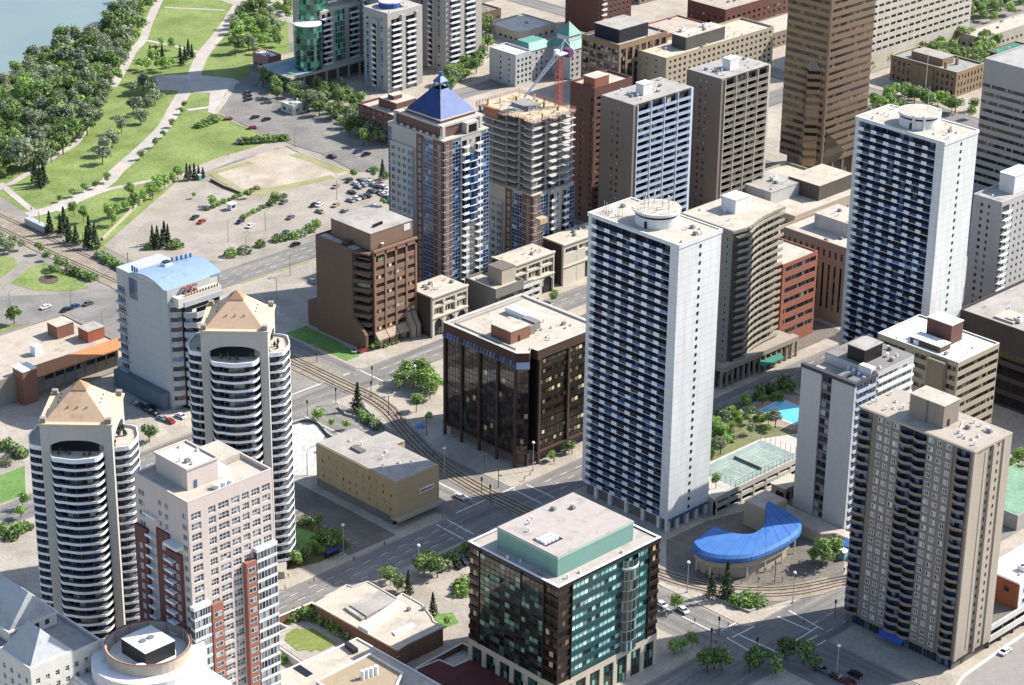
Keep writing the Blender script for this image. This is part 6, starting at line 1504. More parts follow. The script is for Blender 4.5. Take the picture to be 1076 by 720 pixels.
# ------------------------------------------------------------------ far blocks
def green_glass_tower():
    r = empty('apartment_tower', (150,287,0), 'green mirrored glass tower with round corner bays on a colonnaded podium', 'tower')
    gg = glass('emerald_glass', [(.35,'#1f6b58'),(.25,'#2f8a70'),(.2,'#124237'),(.12,'#59b396'),(.08,'#0c2a24')], rough=.06, spec=1)
    cyl = lambda R_, N_: [(R_*math.cos(2*PI*k/N_), R_*math.sin(2*PI*k/N_)) for k in range(N_)]
    def tier(cx, cy, R_, z0, z1):
        fh = 2.8; m_ = MB(); N_ = 24; P = cyl(R_, N_); g2 = MB()
        for k in range(N_):
            a, c = P[k], P[(k+1)%N_]; g2.add([(a[0],a[1],0),(c[0],c[1],0),(c[0],c[1],2.6),(a[0],a[1],2.6)], [(0,1,2,3)], 0)
        g2.prism([(p[0]*1.01,p[1]*1.01) for p in P], 2.6, 2.8, 1)
        n = int((z1-z0)/fh)
        repeat('glass_ring', g2, [gg, W('green_edge','#4f8f7c')], r, [(cx,cy,z0+i*fh,0) for i in range(n)], 40)
        MB().prism([(cx+p[0]*1.03,cy+p[1]*1.03) for p in P], z0+n*fh, z0+n*fh+.5).build('tier_cap', white_conc, r)
    tier(-7.5,-2.5,6.5,7,32); tier(0,3.5,6.5,7,78)
    b = MB(); b.box(2,26,2,20,0,78); b.box(-.5,26,-4,2,0,34)
    b.build('wall', W('cream_green_tower','#a9a496'), r)
    repeat('balcony', balcony_proto(5.6,1.5,(0,5.6),.8,False), [white_metal, grey_metal], r, [(x,-4,8+i*2.8,0) for i in range(9) for x in (0,17)], 60)
    repeat('balcony_window', window_mb(5.2,2.2,3,1), [dark_room, frame_dark], r, [(x+.2,-4.03,8.05+i*2.8,0) for i in range(9) for x in (0,17)], 60)
    repeat('balcony', balcony_proto(5.6,1.5,(0,5.6),.8,False), [white_metal, grey_metal], r, [(x,2,36+i*2.8,0) for i in range(14) for x in (8,18)], 60)
    repeat('glass_bay', window_mb(6.5,2.78,4,1), [gg, frame_white], r, [(8,-4.05,8+i*2.8,0) for i in range(9)], 40)
    b = MB(); b.box(-24,30,-9.5,16,6.6,7.6,0); b.box(-20,28,-5,14,0,6.6,1)
    for k in range(8): b.box(-23+k*7,-22.2+k*7,-9,-8.2,0,6.6,0)
    for k in range(4): b.box(-23.5,-22.7,-8+k*7,-7.2+k*7,0,6.6,0)
    b.build('podium', [W('podium_cream','#b0a690'), conc_dark], r)
    MB().box(-23,-5,-8.5,12,7.602,7.75).build('podium_roof', W('podium_blue_roof','#7f9aa0', streak=False), r)
green_glass_tower()
def lace_tower(x, y, Wd, Dp, H, label, blue_top, seed):
    fh = 2.8; n = int((H-3)/fh)
    r = empty('apartment_tower', (x,y,0), label, 'tower', 'pale balcony towers at the top edge')
    b = MB(); wl = W('lace_wall','#a9a39b', var=.05); b.box(0,Wd,0,Dp,0,H)
    b.box(Wd*.36,Wd*.46,-1.2,-.002,0,H-2); b.box(Wd*.78,Wd*.86,-1.2,-.002,0,H-2); b.box(-1.2,-.002,Dp*.35,Dp*.62,0,H-4)
    b.build('wall', wl, r)
    Z = [2.5+i*fh for i in range(n)]
    repeat('balcony', balcony_proto(Wd*.24,1.5,(0,Wd*.24),.85,False), [white_metal, grey_metal], r, [(u*Wd,0,z,0) for z in Z for u in (.1,.52)], 100)
    repeat('balcony_window', window_mb(Wd*.24-.3,2.2,3,1), [dark_room, frame_dark], r, [(u*Wd+.15,-.03,z+.05,0) for z in Z for u in (.1,.52)], 50)
    repeat('glass_strip', window_mb(1.8,fh-.05,1,2), [glass('pale_blue_glass2',[(.4,'#5f7f97'),(.3,'#8ea6b5'),(.3,'#30465c')]), frame_white], r, [(-.05,Dp*.9,z,-PI/2) for z in Z]+[(-.05,Dp*.3,z,-PI/2) for z in Z], 50)
    repeat('side_balcony', balcony_proto(2.6,1.0,(0,2.6),.8,False), [white_metal, grey_metal], r, [(-1.2,Dp*.55,z,-PI/2) for z in Z[:-1]], 30)
    repeat('side_window', window_mb(2.2,2.0,2,1), [dark_room, frame_dark], r, [(-1.24,Dp*.54,z+.05,-PI/2) for z in Z[:-1]], 30)
    if blue_top:
        P = [(Wd*.4+5.2*math.cos(2*PI*k/20), Dp*.5+5.2*math.sin(2*PI*k/20)) for k in range(20)]
        MB().prism(P,H,H+2.4).build('roof_band', W('band_blue','#2b4f9c', streak=False), r); MB().prism([(p[0]*1.0,p[1]) for p in P],H+2.402,H+3).build('roof_rim', white_conc, r)
    vents(r, 1, Wd-1, 1, Dp-1, H, seed, 6)
lace_tower(160,247,22,17,39,'pale balcony tower with round blue roof band right of the green tower', True, 3)
lace_tower(176,272,26,16,50,'taller pale balcony tower with blue roof band directly behind the shorter one', True, 4)
lace_tower(201,251,24,20,80,'tall pale ribbed tower rising out of the picture, right of the blue banded towers', False, 5)
r = building('apartment_block', 'mid rise brown brick block with stepped roof left of the blue pyramid tower', 111, 187, 23, 25, 14.5, W('umber_brick','#6d4a3a', fine=.12), roof_beige,
    {'L': dict(rows=rows(.8,2.8,5,.5,1.9), cols=cols(.5,24.5,6,2.2), g=dark_room, pane=(2,1), f=frame_white, lim=30), 'R': dict(rows=rows(.8,2.8,5,.5,1.9), cols=cols(.5,22.5,4,1.6), g=dark_room, pane=(2,1), f=frame_white, lim=20)}, clutter=5, cat='apartment building')
penthouse(r, 6, 18, 6, 18, 13.7, 17.6, MATS['umber_brick'], roof_beige); penthouse(r, 8, 13, 10, 14, 17.86, 19.6, MATS['umber_brick'], roof_beige)
gr_roof = W('verdigris_roof','#4f9482', rough=.5, streak=False, var=.08)
r = building('apartment_block', 'pale apartment block with green metal roofs and a small green turret', 211, 213, 11, 18, 16, W('pale_stucco','#b3b3b0'), roof_white,
    {'L': dict(rows=rows(.6,2.7,5,.9,2.1), cols=[(4,4.9),(10,10.9)], g=dark_room, pane=(1,1), lim=10), 'R': dict(rows=rows(.6,2.7,5,.7,2.1), cols=cols(0.5,11,4,1.3), g=dark_room, pane=(1,1), lim=20)}, clutter=2, cat='apartment building')
r2 = MB()
for (x0,y0,Wx,Dy) in ((11,2,16,14),(27,-10,22,16)):
    MB().box(x0,x0+Wx,y0,y0+Dy,0,15).build('wing', MATS['pale_stucco'], r)
    for i in range(5):
        for k in range(int(Wx/3.4)): window_mb(1.3,1.4,1,1).build('window', [dark_room, frame_white], r, (x0+1+k*3.4, y0-.03, 1.5+i*2.8))
    h = MB(); z = 15.0; h.add([(x0-.4,y0-.4,z),(x0+Wx+.4,y0-.4,z),(x0+Wx+.4,y0+Dy+.4,z),(x0-.4,y0+Dy+.4,z),(x0+2.5,y0+3,z+3),(x0+Wx-2.5,y0+3,z+3),(x0+Wx-2.5,y0+Dy-3,z+3),(x0+2.5,y0+Dy-3,z+3)], [(0,1,5,4),(1,2,6,5),(2,3,7,6),(3,0,4,7),(4,5,6,7)]); h.build('green_roof', gr_roof, r)
MB().box(30,38,-6,2,15,20.5).build('turret', white_conc, r); MB().add([(29.5,-6.5,20.5),(38.5,-6.5,20.5),(38.5,2.5,20.5),(29.5,2.5,20.5),(34,-2,26.5)], [(0,1,4),(1,2,4),(2,3,4),(3,0,4),(3,2,1,0)]).build('turret_roof', gr_roof, r)
# sandstone building
sand = W('sandstone','#8d7355', var=.12, course=1.0)
r = building('stone_building', 'old sandstone building with grey flat roof and raised centre, rows of tall windows', 353.5, 60.2, 22, 38.5, 12.6, sand, W('roof_lead','#92918e', streak=False),
    {'L': dict(rows=[(1.2,3.4),(4.8,7.2),(8.4,10.6)], cols=cols(.8,37.7,13,1.2), g=dark_room, pane=(1,2), f=frame_dark), 'R': dict(rows=[(1.2,3.4),(4.8,7.2),(8.4,10.6)], cols=cols(.8,21.5,8,1.1), g=dark_room, pane=(1,2), f=frame_dark)}, clutter=0, cat='building', parm=W('cornice_pale','#b5a58b'))
penthouse(r, 5, 14, 12, 30, 11.7, 15.2, sand, roof_grey); 
for k in range(4): MB().box(0,1.2,0,1.2,0,3.2).build('chimney', sand, r, (3+k*4.5, (8.5,31,8.5,31)[k], 11.8))
MB().box(-.9,-.002,13,25,0,11.5).build('centre_bay', sand, r)
fp_ = tag(MB().tube((0,0,0),(0,0,22),.18,6,0,.08).cyl(0,0,.5,0,.6,10).cyl(0,0,.2,22,22.35,8).build('flagpole', white_metal, None, (346,72,0)), 'tall bare white flagpole in front of the sandstone building', 'flagpole')
r = building('brick_tower', 'dark red brick tower with balcony columns at the top edge behind the green turret', 300, 243, 24, 24, 46, W('maroon_brick','#643f36', var=.07), roof_beige,
    {'R': dict(rows=rows(2,2.8,14,.7,2.0), cols=cols(7,23,5,1.2), g=dark_room, pane=(1,1), f=frame_white, lim=60)}, clutter=3, cat='tower')
repeat('balcony', balcony_proto(3.0,1.4,(0,3.0),.9,False), [white_metal, grey_metal], r, [(u,0,3+i*2.8,0) for i in range(14) for u in (1.5,)], 40)
far = [
 ('low_building','low salmon brick building with rust parapet behind the black roof house',300,205,40,20,8,'#8f5848','#b0a090'),
 ('long_building','long brown brick hall with red stair block along the top edge',352,203,70,26,13,'#6e4638','#a8998a'),
 ('low_building','low grey roofed building between the red halls',345,170,52,20,8,'#8d7f70','#b5aa98'),
 ('low_building','low pale roofed shed beside the green turret block, near the top edge',262,262,26,24,6,'#a39a8c','#c0b8a8'),
 ('low_building','low dark gabled house roof beyond the tall ribbed tower',268,300,18,14,6,'#6b5748','#7d6f62'),
 ('low_building','flat white topped building at the top edge above the ribbed tower',300,330,34,24,9,'#9b9388','#c4bcae'),
 ('low_building','low building with green roof edge at the top right corner',404,58,24,20,9,'#8a7358','#357a66'),
 ('low_building','wide flat grey roofed building in the top right corner',425,95,60,14,7,'#a59a8b','#b3a999'),
 ('low_building','broad pale parking roof beyond the sandstone building',440,140,70,60,4,'#a79c8c','#c9bda9'),
 ('low_building','grey warehouse with flat roof far beyond the brick tower',360,270,50,40,8,'#857a6e','#a9a094'),
 ('low_building','cream rooftop peeking over the long brown hall',440,230,50,50,9,'#a09484','#bdb2a2'),
 ('low_building','small pink walled house left of the green mirrored tower',140,312,8,12,7,'#a5746c','#d5d2cc'),
 ('low_building','pale house among trees in front of the green podium',106,252,9,9,4.5,'#b5b2aa','#c9c4ba'),
 ('low_building','low grey flat roofed house between the round roofed tower and right edge',100,-225,30,26,8,'#a79c8c','#b5aa9a'),
]
for i, (nm, lb, x, y, Wx, Dy, H, wc, rc) in enumerate(far):
    building(nm, lb, x, y, Wx, Dy, H, W('far_wall_%02d' % i, wc, var=.1), W('far_roof_%02d' % i, rc, streak=False, var=.12),
        {'R': dict(rows=rows(.5,3.0,max(1,int((H-1.5)/3)),.8,2.2), cols=cols(.5,Wx-.5,max(2,int(Wx/4)),1.8), g=dark_room, pane=(1,1), lim=12),
         'L': dict(rows=rows(.5,3.0,max(1,int((H-1.5)/3)),.8,2.2), cols=cols(.5,Dy-.5,max(2,int(Dy/4)),1.8), g=dark_room, pane=(1,1), lim=12)}, clutter=5, cat='building', par=.6)
# right edge: parkade ramp, orange block, green court
r = empty('parkade_ramp', (-60,-256,0), 'grey topped parking ramp at the bottom right corner below the white banded deck', 'parkade')
rp = [(p[0]+60, p[1]+256) for p in [G(*p, 5) for p in ((1000,730),(1012,712),(1059,679),(1085,662),(1130,700),(1110,760),(1020,790))]]
MB().prism(rp, 0, 4.7).build('deck', conc_dark, r); MB().prism(rp, 4.71, 5.0).build('ramp_surface', W('ramp_top','#8b847f', streak=False), r); rim(rp, .35, 4.9, 5.8).build('edge_band', white_conc, r)
r = empty('parkade', (-50.6,-242.8,0), 'open white banded parking deck right of the brown beige tower', 'parkade')
b = MB()
for z in (3.4,7.0): b.box(0,90,0,17,z-.3,z,1); b.box(0,90,-.3,-.001,z-.9,z+1.0,0); b.box(-.3,-.001,-.3,17,z-.9,z+1.0,0)
for k in range(15): b.box(.5+k*6,1.0+k*6,.2,.7,0,6.7,1)
b.build('deck', [W('deck_white','#c9c6bf'), conc_dark], r)
cx_, cy_ = G(1069,641,7)
r = empty('low_building', (cx_,cy_,7.02), 'small white building with orange side wall on the white banded deck', 'building')
MB().box(0,26,0,13,0,8.2).build('wall', white_conc, r); MB().box(-.2,-.002,0.2,13,0,8.0).build('side_wall', W('orange_wall','#9c5228'), r); MB().box(.3,25.7,.3,12.7,8.202,8.4).build('roof', roof_white, r)
for i in range(2):
    for k in range(5): window_mb(1.2,1.6,1,1).build('window', [dark_room, frame_white], r, (2+k*3.5,-.03,1.3+i*3.4))
window_mb(1.6,1.6,2,1).build('side_window', [dark_room, frame_dark], r, (-.23,5,4.5),-PI/2); window_mb(1.6,1.6,2,1).build('side_window', [dark_room, frame_dark], r, (-.23,10,1.5),-PI/2); vents(r,3,20,3,10,8.4,3,4,1)
sheet('sports_court', [(14.5,-207.5),(43.5,-207.5),(43.5,-187.5),(14.5,-187.5)], 5.25, groundmat('court_bright','#79a885','#8ab596', scale=.2, k=.75), thick=.04)
sheet('court_deck', [(14,-208),(44,-208),(44,-187),(14,-187)], 5.2, conc_dark and concrete, thick=5.1)

# ------------------------------------------------------------------ plants
leaf_mid = leafmat('leaf_mid', ['#4f662c','#708c40','#93ad58','#5a7333'])
leaf_lt = leafmat('leaf_light', ['#5c8029','#82a83c','#9dbd52','#688c30'])
leaf_grey = leafmat('leaf_grey', ['#5f6d4a','#86936b','#a5af88','#6a7853'])
leaf_con = leafmat('needle_dark', ['#26351f','#3a4c2f','#4d5f3f','#2b3b24'])
bark = W('bark','#4a3d31', var=.2)
def crown_mesh(seed, r, h, n, mat, z0, size=.5, shape='b'):
    rg = random.Random(seed); b = MB()
    lobes = []
    if shape == 'b':
        for k in range(7): a = rg.uniform(0,6.28); d = rg.uniform(.15,.6)*r; lobes.append((d*math.cos(a), d*math.sin(a), z0+h*rg.uniform(.3,.75), r*rg.uniform(.38,.62)))
        lobes.append((0,0,z0+h*.72,r*.55))
    for i in range(n):
        if shape == 'b':
            lx, ly, lz, lr = rg.choice(lobes)
            v = Vector((rg.gauss(0,1),rg.gauss(0,1),rg.gauss(0,1))).normalized()*lr*(rg.random()**.35); p = Vector((lx+v.x, ly+v.y, lz+v.z*.85)); nrm = v.normalized()
        elif shape == 'c':
            t = rg.random()**1.3; rr = r*(1-t)*(.75+.25*math.sin(t*38))*rg.uniform(.5,1.05)+.08; a = rg.uniform(0,6.28); p = Vector((rr*math.cos(a), rr*math.sin(a), z0+h*t)); nrm = Vector((math.cos(a),math.sin(a),.5)).normalized()
        else:
            a = rg.uniform(0,6.28); d = r*math.sqrt(rg.random()); p = Vector((d*math.cos(a), d*math.sin(a), z0+h*rg.random()*(1-(d/r)**2*.7)+.1)); nrm = Vector((rg.gauss(0,1),rg.gauss(0,1),1.2)).normalized()
        nrm = (nrm+Vector((rg.gauss(0,.5),rg.gauss(0,.5),rg.gauss(0,.5)))).normalized()
        u = nrm.orthogonal().normalized(); u.rotate(Matrix.Rotation(rg.uniform(0,6.28),3,nrm)); v = nrm.cross(u); s_ = size*rg.uniform(.55,1.25)
        b.add([p-u*s_-v*s_*.3, p-v*s_*.8, p+u*s_+v*s_*.2, p+v*s_*.9], [(0,1,2,3)])
    me = b.mesh('crown', mat); return me
def trunk_mesh(seed, h, r):
    rg = random.Random(seed); b = MB(); b.tube((0,0,0),(rg.uniform(-.1,.1),rg.uniform(-.1,.1),h*.55),r,6,0,r*.7)
    for k in range(4):
        a = rg.uniform(0,6.28); d = h*.28; b.tube((0,0,h*rg.uniform(.3,.5)),(d*math.cos(a),d*math.sin(a),h*rg.uniform(.65,.85)),r*.5,5,0,r*.15)
    return b.mesh('trunk', bark)
KIND = {}
def kinds():
    for i in range(4):
        KIND['mid%d' % i] = (crown_mesh(10+i, 3.6, 6.4, 620, leaf_mid, 1.2, .42), trunk_mesh(i, 7.5, .2))
        KIND['grey%d' % i] = (crown_mesh(30+i, 3.8, 6.6, 620, leaf_grey, 1.0, .42), trunk_mesh(i+4, 7.5, .2))
    for i in range(3):
        KIND['light%d' % i] = (crown_mesh(50+i, 3.0, 5.2, 520, leaf_lt, 1.4, .38), trunk_mesh(i+8, 6.2, .15))
        KIND['con%d' % i] = (crown_mesh(60+i, 2.4, 8.2, 560, leaf_con, .8, .36, 'c'), trunk_mesh(i+12, 6, .16))
        KIND['shrub%d' % i] = (crown_mesh(70+i, 1.4, 1.7, 150, (leaf_mid, leaf_lt, leaf_grey)[i], .0, .3, 's'), None)
kinds()
NV = {'mid':4,'grey':4,'light':3,'con':3,'shrub':3}
KNAME = {'mid':'broadleaf_tree','grey':'broadleaf_tree','light':'broadleaf_tree','con':'conifer_tree','shrub':'shrub'}
trg = random.Random(77)
WANT = []
def tree(kind, x, y, sc_, label, group=None, z=0.1):
    if KNAME[kind] == 'broadleaf_tree': WANT.append((kind, x, y, sc_, label, group, z)); return None
    return tree_now(kind, x, y, sc_, label, group, z)
def tree_now(kind, x, y, sc_, label, group=None, z=0.1):
    i = trg.randrange(NV[kind]); cm, tm = KIND['%s%d' % (kind, i)]
    s3 = (sc_*trg.uniform(.88,1.12), sc_*trg.uniform(.88,1.12), sc_*trg.uniform(.85,1.18)); rz = trg.uniform(0, 6.28)
    cat = {'shrub':'shrub'}.get(kind, 'tree')
    if tm is None:
        o = bpy.data.objects.new(KNAME[kind], cm); col.objects.link(o); o.location = (x,y,z); o.rotation_euler = (0,0,rz); o.scale = s3
        return tag(o, label, cat, group)
    r_ = empty(KNAME[kind], (x,y,z), label, cat, group, rz); r_.scale = s3
    inst('crown', cm, r_, (0,0,0)); inst('trunk', tm, r_, (0,0,0)); return r_
def inside(p, poly):
    c = False; n = len(poly)
    for i in range(n):
        a, b_ = poly[i], poly[(i+1)%n]
        if (a[1] > p[1]) != (b_[1] > p[1]) and p[0] < (b_[0]-a[0])*(p[1]-a[1])/(b_[1]-a[1])+a[0]: c = not c
    return c
def scatter(px_poly, step, fn, seed, ox=0, oy=0, s=1.0):
    P = GL_(px_poly, ox, oy, s); rg = random.Random(seed); xs = [p[0] for p in P]; ys = [p[1] for p in P]; x = min(xs); row = 0
    while x < max(xs):
        y = min(ys)+(row % 2)*step/2
        while y < max(ys):
            p = (x+rg.uniform(-.35,.35)*step, y+rg.uniform(-.35,.35)*step)
            if inside(p, P): fn(p, rg)
            y += step
        x += step*.87; row += 1
def wood(p, rg):
    k = rg.choice(['grey','mid','mid','grey','light' if rg.random() < .7 else 'mid']); g_ = {'grey':'grey green','mid':'dark green','light':'yellow green'}[k]
    tree(k, p[0], p[1], rg.choice((.75,1.0,1.2,1.35,1.6))*rg.uniform(.9,1.1), {'grey':'grey green broadleaf tree in the dense riverside wood','mid':'dark green broadleaf tree in the dense riverside wood','light':'yellow green broadleaf tree in the dense riverside wood'}[k], g_+' trees of the riverside wood')
scatter([(-25,118),(0,92),(25,74),(45,60),(62,50),(82,43),(97,44),(112,30),(125,18),(134,6),(140,-8),(168,-8),(160,12),(150,32),(142,48),(134,62),(132,80),(124,98),(115,112),(104,128),(98,145),(86,152),(70,168),(50,180),(30,186),(5,190),(-25,195)], 7.3, wood, 3)
def pxt(kind, sc_, label, pts, group=None, ox=0, oy=0, s=1.0, z=.1):
    for p in pts: x, y = G(ox+p[0]/s, oy+p[1]/s); tree(kind, x, y, sc_*trg.uniform(.88,1.12), label, group, z)
q = 1076/270
pxt('grey', 1.15, 'grey green tree in the loose group on the lawn beside the wood', [(560,490),(590,520),(620,470),(650,440),(510,560),(440,650),(470,620),(430,690),(560,400),(600,380),(640,400)], 'grey green trees on the lawn beside the wood', 0, 0, q)
pxt('light', .95, 'bright green tree among the group between promenade and river path', [(620,300),(660,290),(690,300),(720,285),(640,260),(590,290)], 'bright green trees between the two paths', 0, 0, q)
pxt('con', .75, 'small dark conifer in the cluster on the crossing lawn', [(630,250),(655,240),(680,245),(755,240),(775,260),(790,235),(805,245),(760,275)], 'small conifers on the crossing lawn', 0, 0, q)
pxt('mid', .7, 'small upright tree standing at the cross path', [(720,210)], None, 0, 0, q); pxt('light', .7, 'pale thin tree standing at the cross path', [(675,195)], None, 0, 0, q)
pxt('mid', .55, 'small young tree in the row along the promenade', [(775,455),(760,480),(722,535),(685,580),(655,620),(592,670)], 'young trees along the promenade', 0, 0, q)
pxt('mid', .55, 'small young tree in the row along the promenade', [(450,50),(405,75),(355,90),(305,110),(252,130)], 'young trees along the promenade', 0, 180, q)
pxt('light', 1.0, 'bright green tree in the row above the parking lot wall', [(350,215),(470,230),(450,205),(490,190),(520,175),(560,160),(600,135),(640,115),(660,95),(690,75),(720,55),(745,35),(310,190),(545,110)], 'bright green trees above the parking lot wall', 0, 180, q)
pxt('con', 1.05, 'tall dark spruce standing beside the railway line', [(210,265),(255,275),(270,250),(290,300),(320,310),(365,325),(400,325),(375,290),(170,70),(185,60),(150,50)], 'dark spruces beside the railway', 0, 180, q)
pxt('con', .8, 'small conifer in the island of the parking lot', [(640,310),(660,300),(690,295),(705,310),(680,325),(650,325)], 'small conifers in the parking lot island', 0, 180, q)
pxt('shrub', 1.6, 'brownish shrub at the foot of the parking lot conifers', [(625,325),(720,325),(745,320),(735,305)], 'shrubs at the parking lot conifers', 0, 180, q)
pxt('light', .75, 'small bright tree in the long planted strip of the parking lot', [(895,155)], None, 0, 180, q); pxt('light', .45, 'tiny pale tree alone in the parking lot, nearer the park wall', [(815,115)], None, 0, 180, q)
pxt('mid', .95, 'round dark tree on the corner lawn beside the curving avenue', [(60,640)], None, 0, 180, q)
pxt('grey', .75, 'grey green bush tree in the hedge row beside the tracks', [(20,330),(60,325),(100,330),(0,315),(40,345)], 'grey green bushes beside the tracks', 0, 180, q)
pxt('mid', .6, 'dark round shrub tree on the triangular lawn', [(165,350),(200,375),(245,410),(275,415),(240,440),(220,425)], 'round shrub trees on the triangular lawn', 0, 180, q)
for nm, px_, k_, g_ in (('dense green hedge shrub along the track edge', [(300+i*17, 425+i*6) for i in range(6)]+[(420+i*16, 362+i*9) for i in range(9)], 'shrub', 'hedge shrubs along the tracks'), ('low green shrub on the corner lawn by the red cars', [(900-i*11, 510+i*4) for i in range(7)], 'shrub', 'low shrubs by the curved road')):
    pxt('shrub', 1.7, nm, px_, g_, 0, 180 if 'track' in nm else 0, q)
z0_ = dict(ox=180, oy=150, s=1076/240)
pxt('light', 1.05, 'bright tall tree at the end of the parking lot strip', [(490,295)], None, **z0_); pxt('light', .7, 'bright small tree beside the pay booth in the parking lot', [(195,300)], None, **z0_) ; pxt('mid', .8, 'dark bushy tree at the corner of the dirt lot', [(365,265)], None, **z0_)
pxt('con', .7, 'dark conifer in the clump beside the blue portable toilet', [(75,180),(90,175),(110,172),(130,170),(150,168)], 'conifers at the portable toilet', **z0_)
pxt('shrub', 1.8, 'bushy shrub in the strip between avenue and parking lot', [(280,535),(345,520),(420,490),(500,465),(580,450),(610,440),(650,420),(680,395),(540,455)], 'shrubs between avenue and parking lot', **z0_)
pxt('shrub', 1.0, 'low shrub in the planted strip across the parking lot', [(170+i*26, 318-i*11) for i in range(10)]+[(340+i*24, 355-i*12) for i in range(9)], 'low shrubs across the parking lot', **z0_)
pxt('con', .9, 'slim conifer among the parked cars at the lot corner', [(995,175)], None, **z0_); pxt('mid', .65, 'round green tree among the parked cars at the lot corner', [(955,170),(860,170),(1000,300),(1010,185)], 'round trees among the parked cars', **z0_)
pxt('shrub', 1.7, 'low green shrub in the long hedge by the dirt lot corner', [(1010+i*14, 602-i*1) for i in range(14)], 'hedge shrubs by the dirt lot corner', 0, 0, q)
# upper neighbourhood
def nb(p, rg): k = rg.choice(['mid','grey','light','mid']); tree(k, p[0], p[1], rg.uniform(.85,1.3), {'mid':'dark green tree in the upper neighbourhood gardens','grey':'grey green tree in the upper neighbourhood gardens','light':'bright green tree in the upper neighbourhood gardens'}[k], {'mid':'dark','grey':'grey','light':'bright'}[k]+' trees of the upper neighbourhood gardens')
scatter([(245,20),(262,0),(300,0),(306,20),(300,45),(280,58),(262,62),(245,58)], 9, nb, 5)
scatter([(272,86),(300,90),(350,98),(372,100),(372,118),(352,128),(330,128),(300,112),(272,104)], 8.5, nb, 6)
scatter([(352,122),(380,112),(392,130),(404,152),(385,156),(360,146)], 6, nb, 7)
scatter([(470,62),(508,52),(508,80),(480,100),(462,98)], 8, nb, 8)
scatter([(505,35),(520,32),(520,52),(508,58)], 8, nb, 9)
def city(p, rg): k = rg.choice(['mid','light']); tree(k, p[0], p[1], rg.uniform(.9,1.3), {'mid':'dark green tree near the sandstone building','light':'bright green tree near the sandstone building'}[k], {'mid':'dark','light':'bright'}[k]+' trees near the sandstone building')
for P_ in ([(912,110),(935,96),(985,108),(1030,118),(1020,128),(960,112),(925,125)], [(980,50),(1010,58),(1040,72),(1050,92),(1028,88),(990,72),(970,62)], [(965,30),(1030,8),(1076,0),(1076,20),(1030,28),(985,44)], [(912,55),(930,52),(932,74),(914,80)], [(1000,45),(1040,40),(1076,88),(1050,90)]): scatter(P_, 7.5, city, 11)
pxt('light', 1.3, 'big bright tree behind the round roofed tower, beside the sandstone building', [(1000,118),(985,112)], 'big bright trees behind the round roofed tower')
# streets of the centre
z3 = dict(ox=290, oy=330, s=1076/210)
pxt('light', 1.25, 'lush bright tree in the clump beside the dark bronze office', [(660,400),(700,360),(740,400),(780,420),(820,400),(850,430),(760,350),(830,460),(800,370)], 'lush bright trees beside the bronze office', **z3)
pxt('light', 1.1, 'round bright tree in front of the clump at the bronze office', [(755,530)], None, **z3); pxt('light', .6, 'thin young tree next to the bike racks at the bronze office', [(825,580)], None, **z3)
pxt('light', .95, 'bright tree on the corner pavement above the beige hall', [(228,580)], None, **z3); pxt('light', .5, 'slender young tree behind the beige hall roof', [(305,620)], None, **z3); pxt('light', .6, 'bushy young tree next to the slender one behind the hall', [(380,625)], None, **z3)
pxt('con', 1.15, 'dark blue spruce in the planter beside the tracks', [(440,520)], None, **z3)
pxt('shrub', 1.5, 'green shrub in the planter beside the tracks', [(450+i*17, 545+i*12) for i in range(7)], 'shrubs in the planter beside the tracks', **z3)
pxt('light', .5, 'small street tree against the base of the brown stepped office', [(520,195),(545,190)], 'street trees at the brown stepped office', **z3)
pxt('shrub', 1.2, 'shrub in the bed along the brown stepped office', [(580,175),(600,165),(625,160),(640,155)], 'shrubs at the brown stepped office', **z3)
pxt('light', .8, 'bright street tree at the right base of the bronze office', [(598,477)], None); pxt('mid', .5, 'small dark street tree at the right base of the bronze office', [(579,485)], None)
pxt('mid', .8, 'dark tree at the mouth of the shaded lane near the arched blocks', [(583,318)], None)
z8 = dict(ox=270, oy=540, s=1076/270)
def gardn(p, rg): k = rg.choice(['mid','light','shrub','shrub','mid']); tree(k, p[0], p[1], rg.uniform(.5,.9) if k != 'shrub' else 1.6, {'mid':'dark garden tree at the foot of the taller round tower','light':'bright garden tree at the foot of the taller round tower','shrub':'garden shrub at the foot of the taller round tower'}[k], k+' garden plants of the round tower')
sheet('garden_lawn', GL_([(165,60),(270,90),(250,140),(180,140),(160,110)], 270, 540, q), .2, grassb, thick=.1)
sheet('planting_bed', GL_([(90,215),(165,40),(250,40),(330,80),(400,130),(360,160),(260,205),(100,245)], 270, 540, q), .17, groundmat('bed_soil','#5f5a3a','#77703f', scale=.2, k=.8), thick=.05)
scatter([(90,230),(120,190),(200,190),(260,140),(290,90),(360,130),(330,150),(240,190),(110,240)], 3.6, gardn, 21, 270, 540, q)
scatter([(170,60),(200,30),(300,70),(290,95)], 4, gardn, 22, 270, 540, q)
pxt('con', .9, 'dark spruce beside the brick club, left of the globe lamp', [(635,335)], None, **z8); pxt('con', .85, 'dark spruce on the small lawn between club and teal office', [(737,425)], None, **z8)
pxt('light', .7, 'open crowned small tree on the lawn between club and teal office', [(798,470)], None, **z8)
pxt('mid', 1.0, 'dark broadleaf tree at the avenue side, left of the teal office', [(725,250),(700,255),(755,270)], 'dark trees at the avenue left of the teal office', **z8)
pxt('mid', .7, 'dark bushy tree at the corner of the brick club', [(560,300),(590,325),(545,285)], 'bushy trees at the club corner', **z8)
pxt('shrub', 1.7, 'shrub in the terrace bed along the brick wall', [(190+i*19, 445+i*4) for i in range(6)]+[(280+i*18, 470+i*11) for i in range(7)]+[(150,460),(170,450)], 'shrubs of the terrace bed', z=1.2, **z8)
pxt('shrub', 1.4, 'light green shrub below the terrace wall', [(85,610),(105,620),(80,630),(520,560),(505,550)], 'light shrubs below the terrace', **z8)
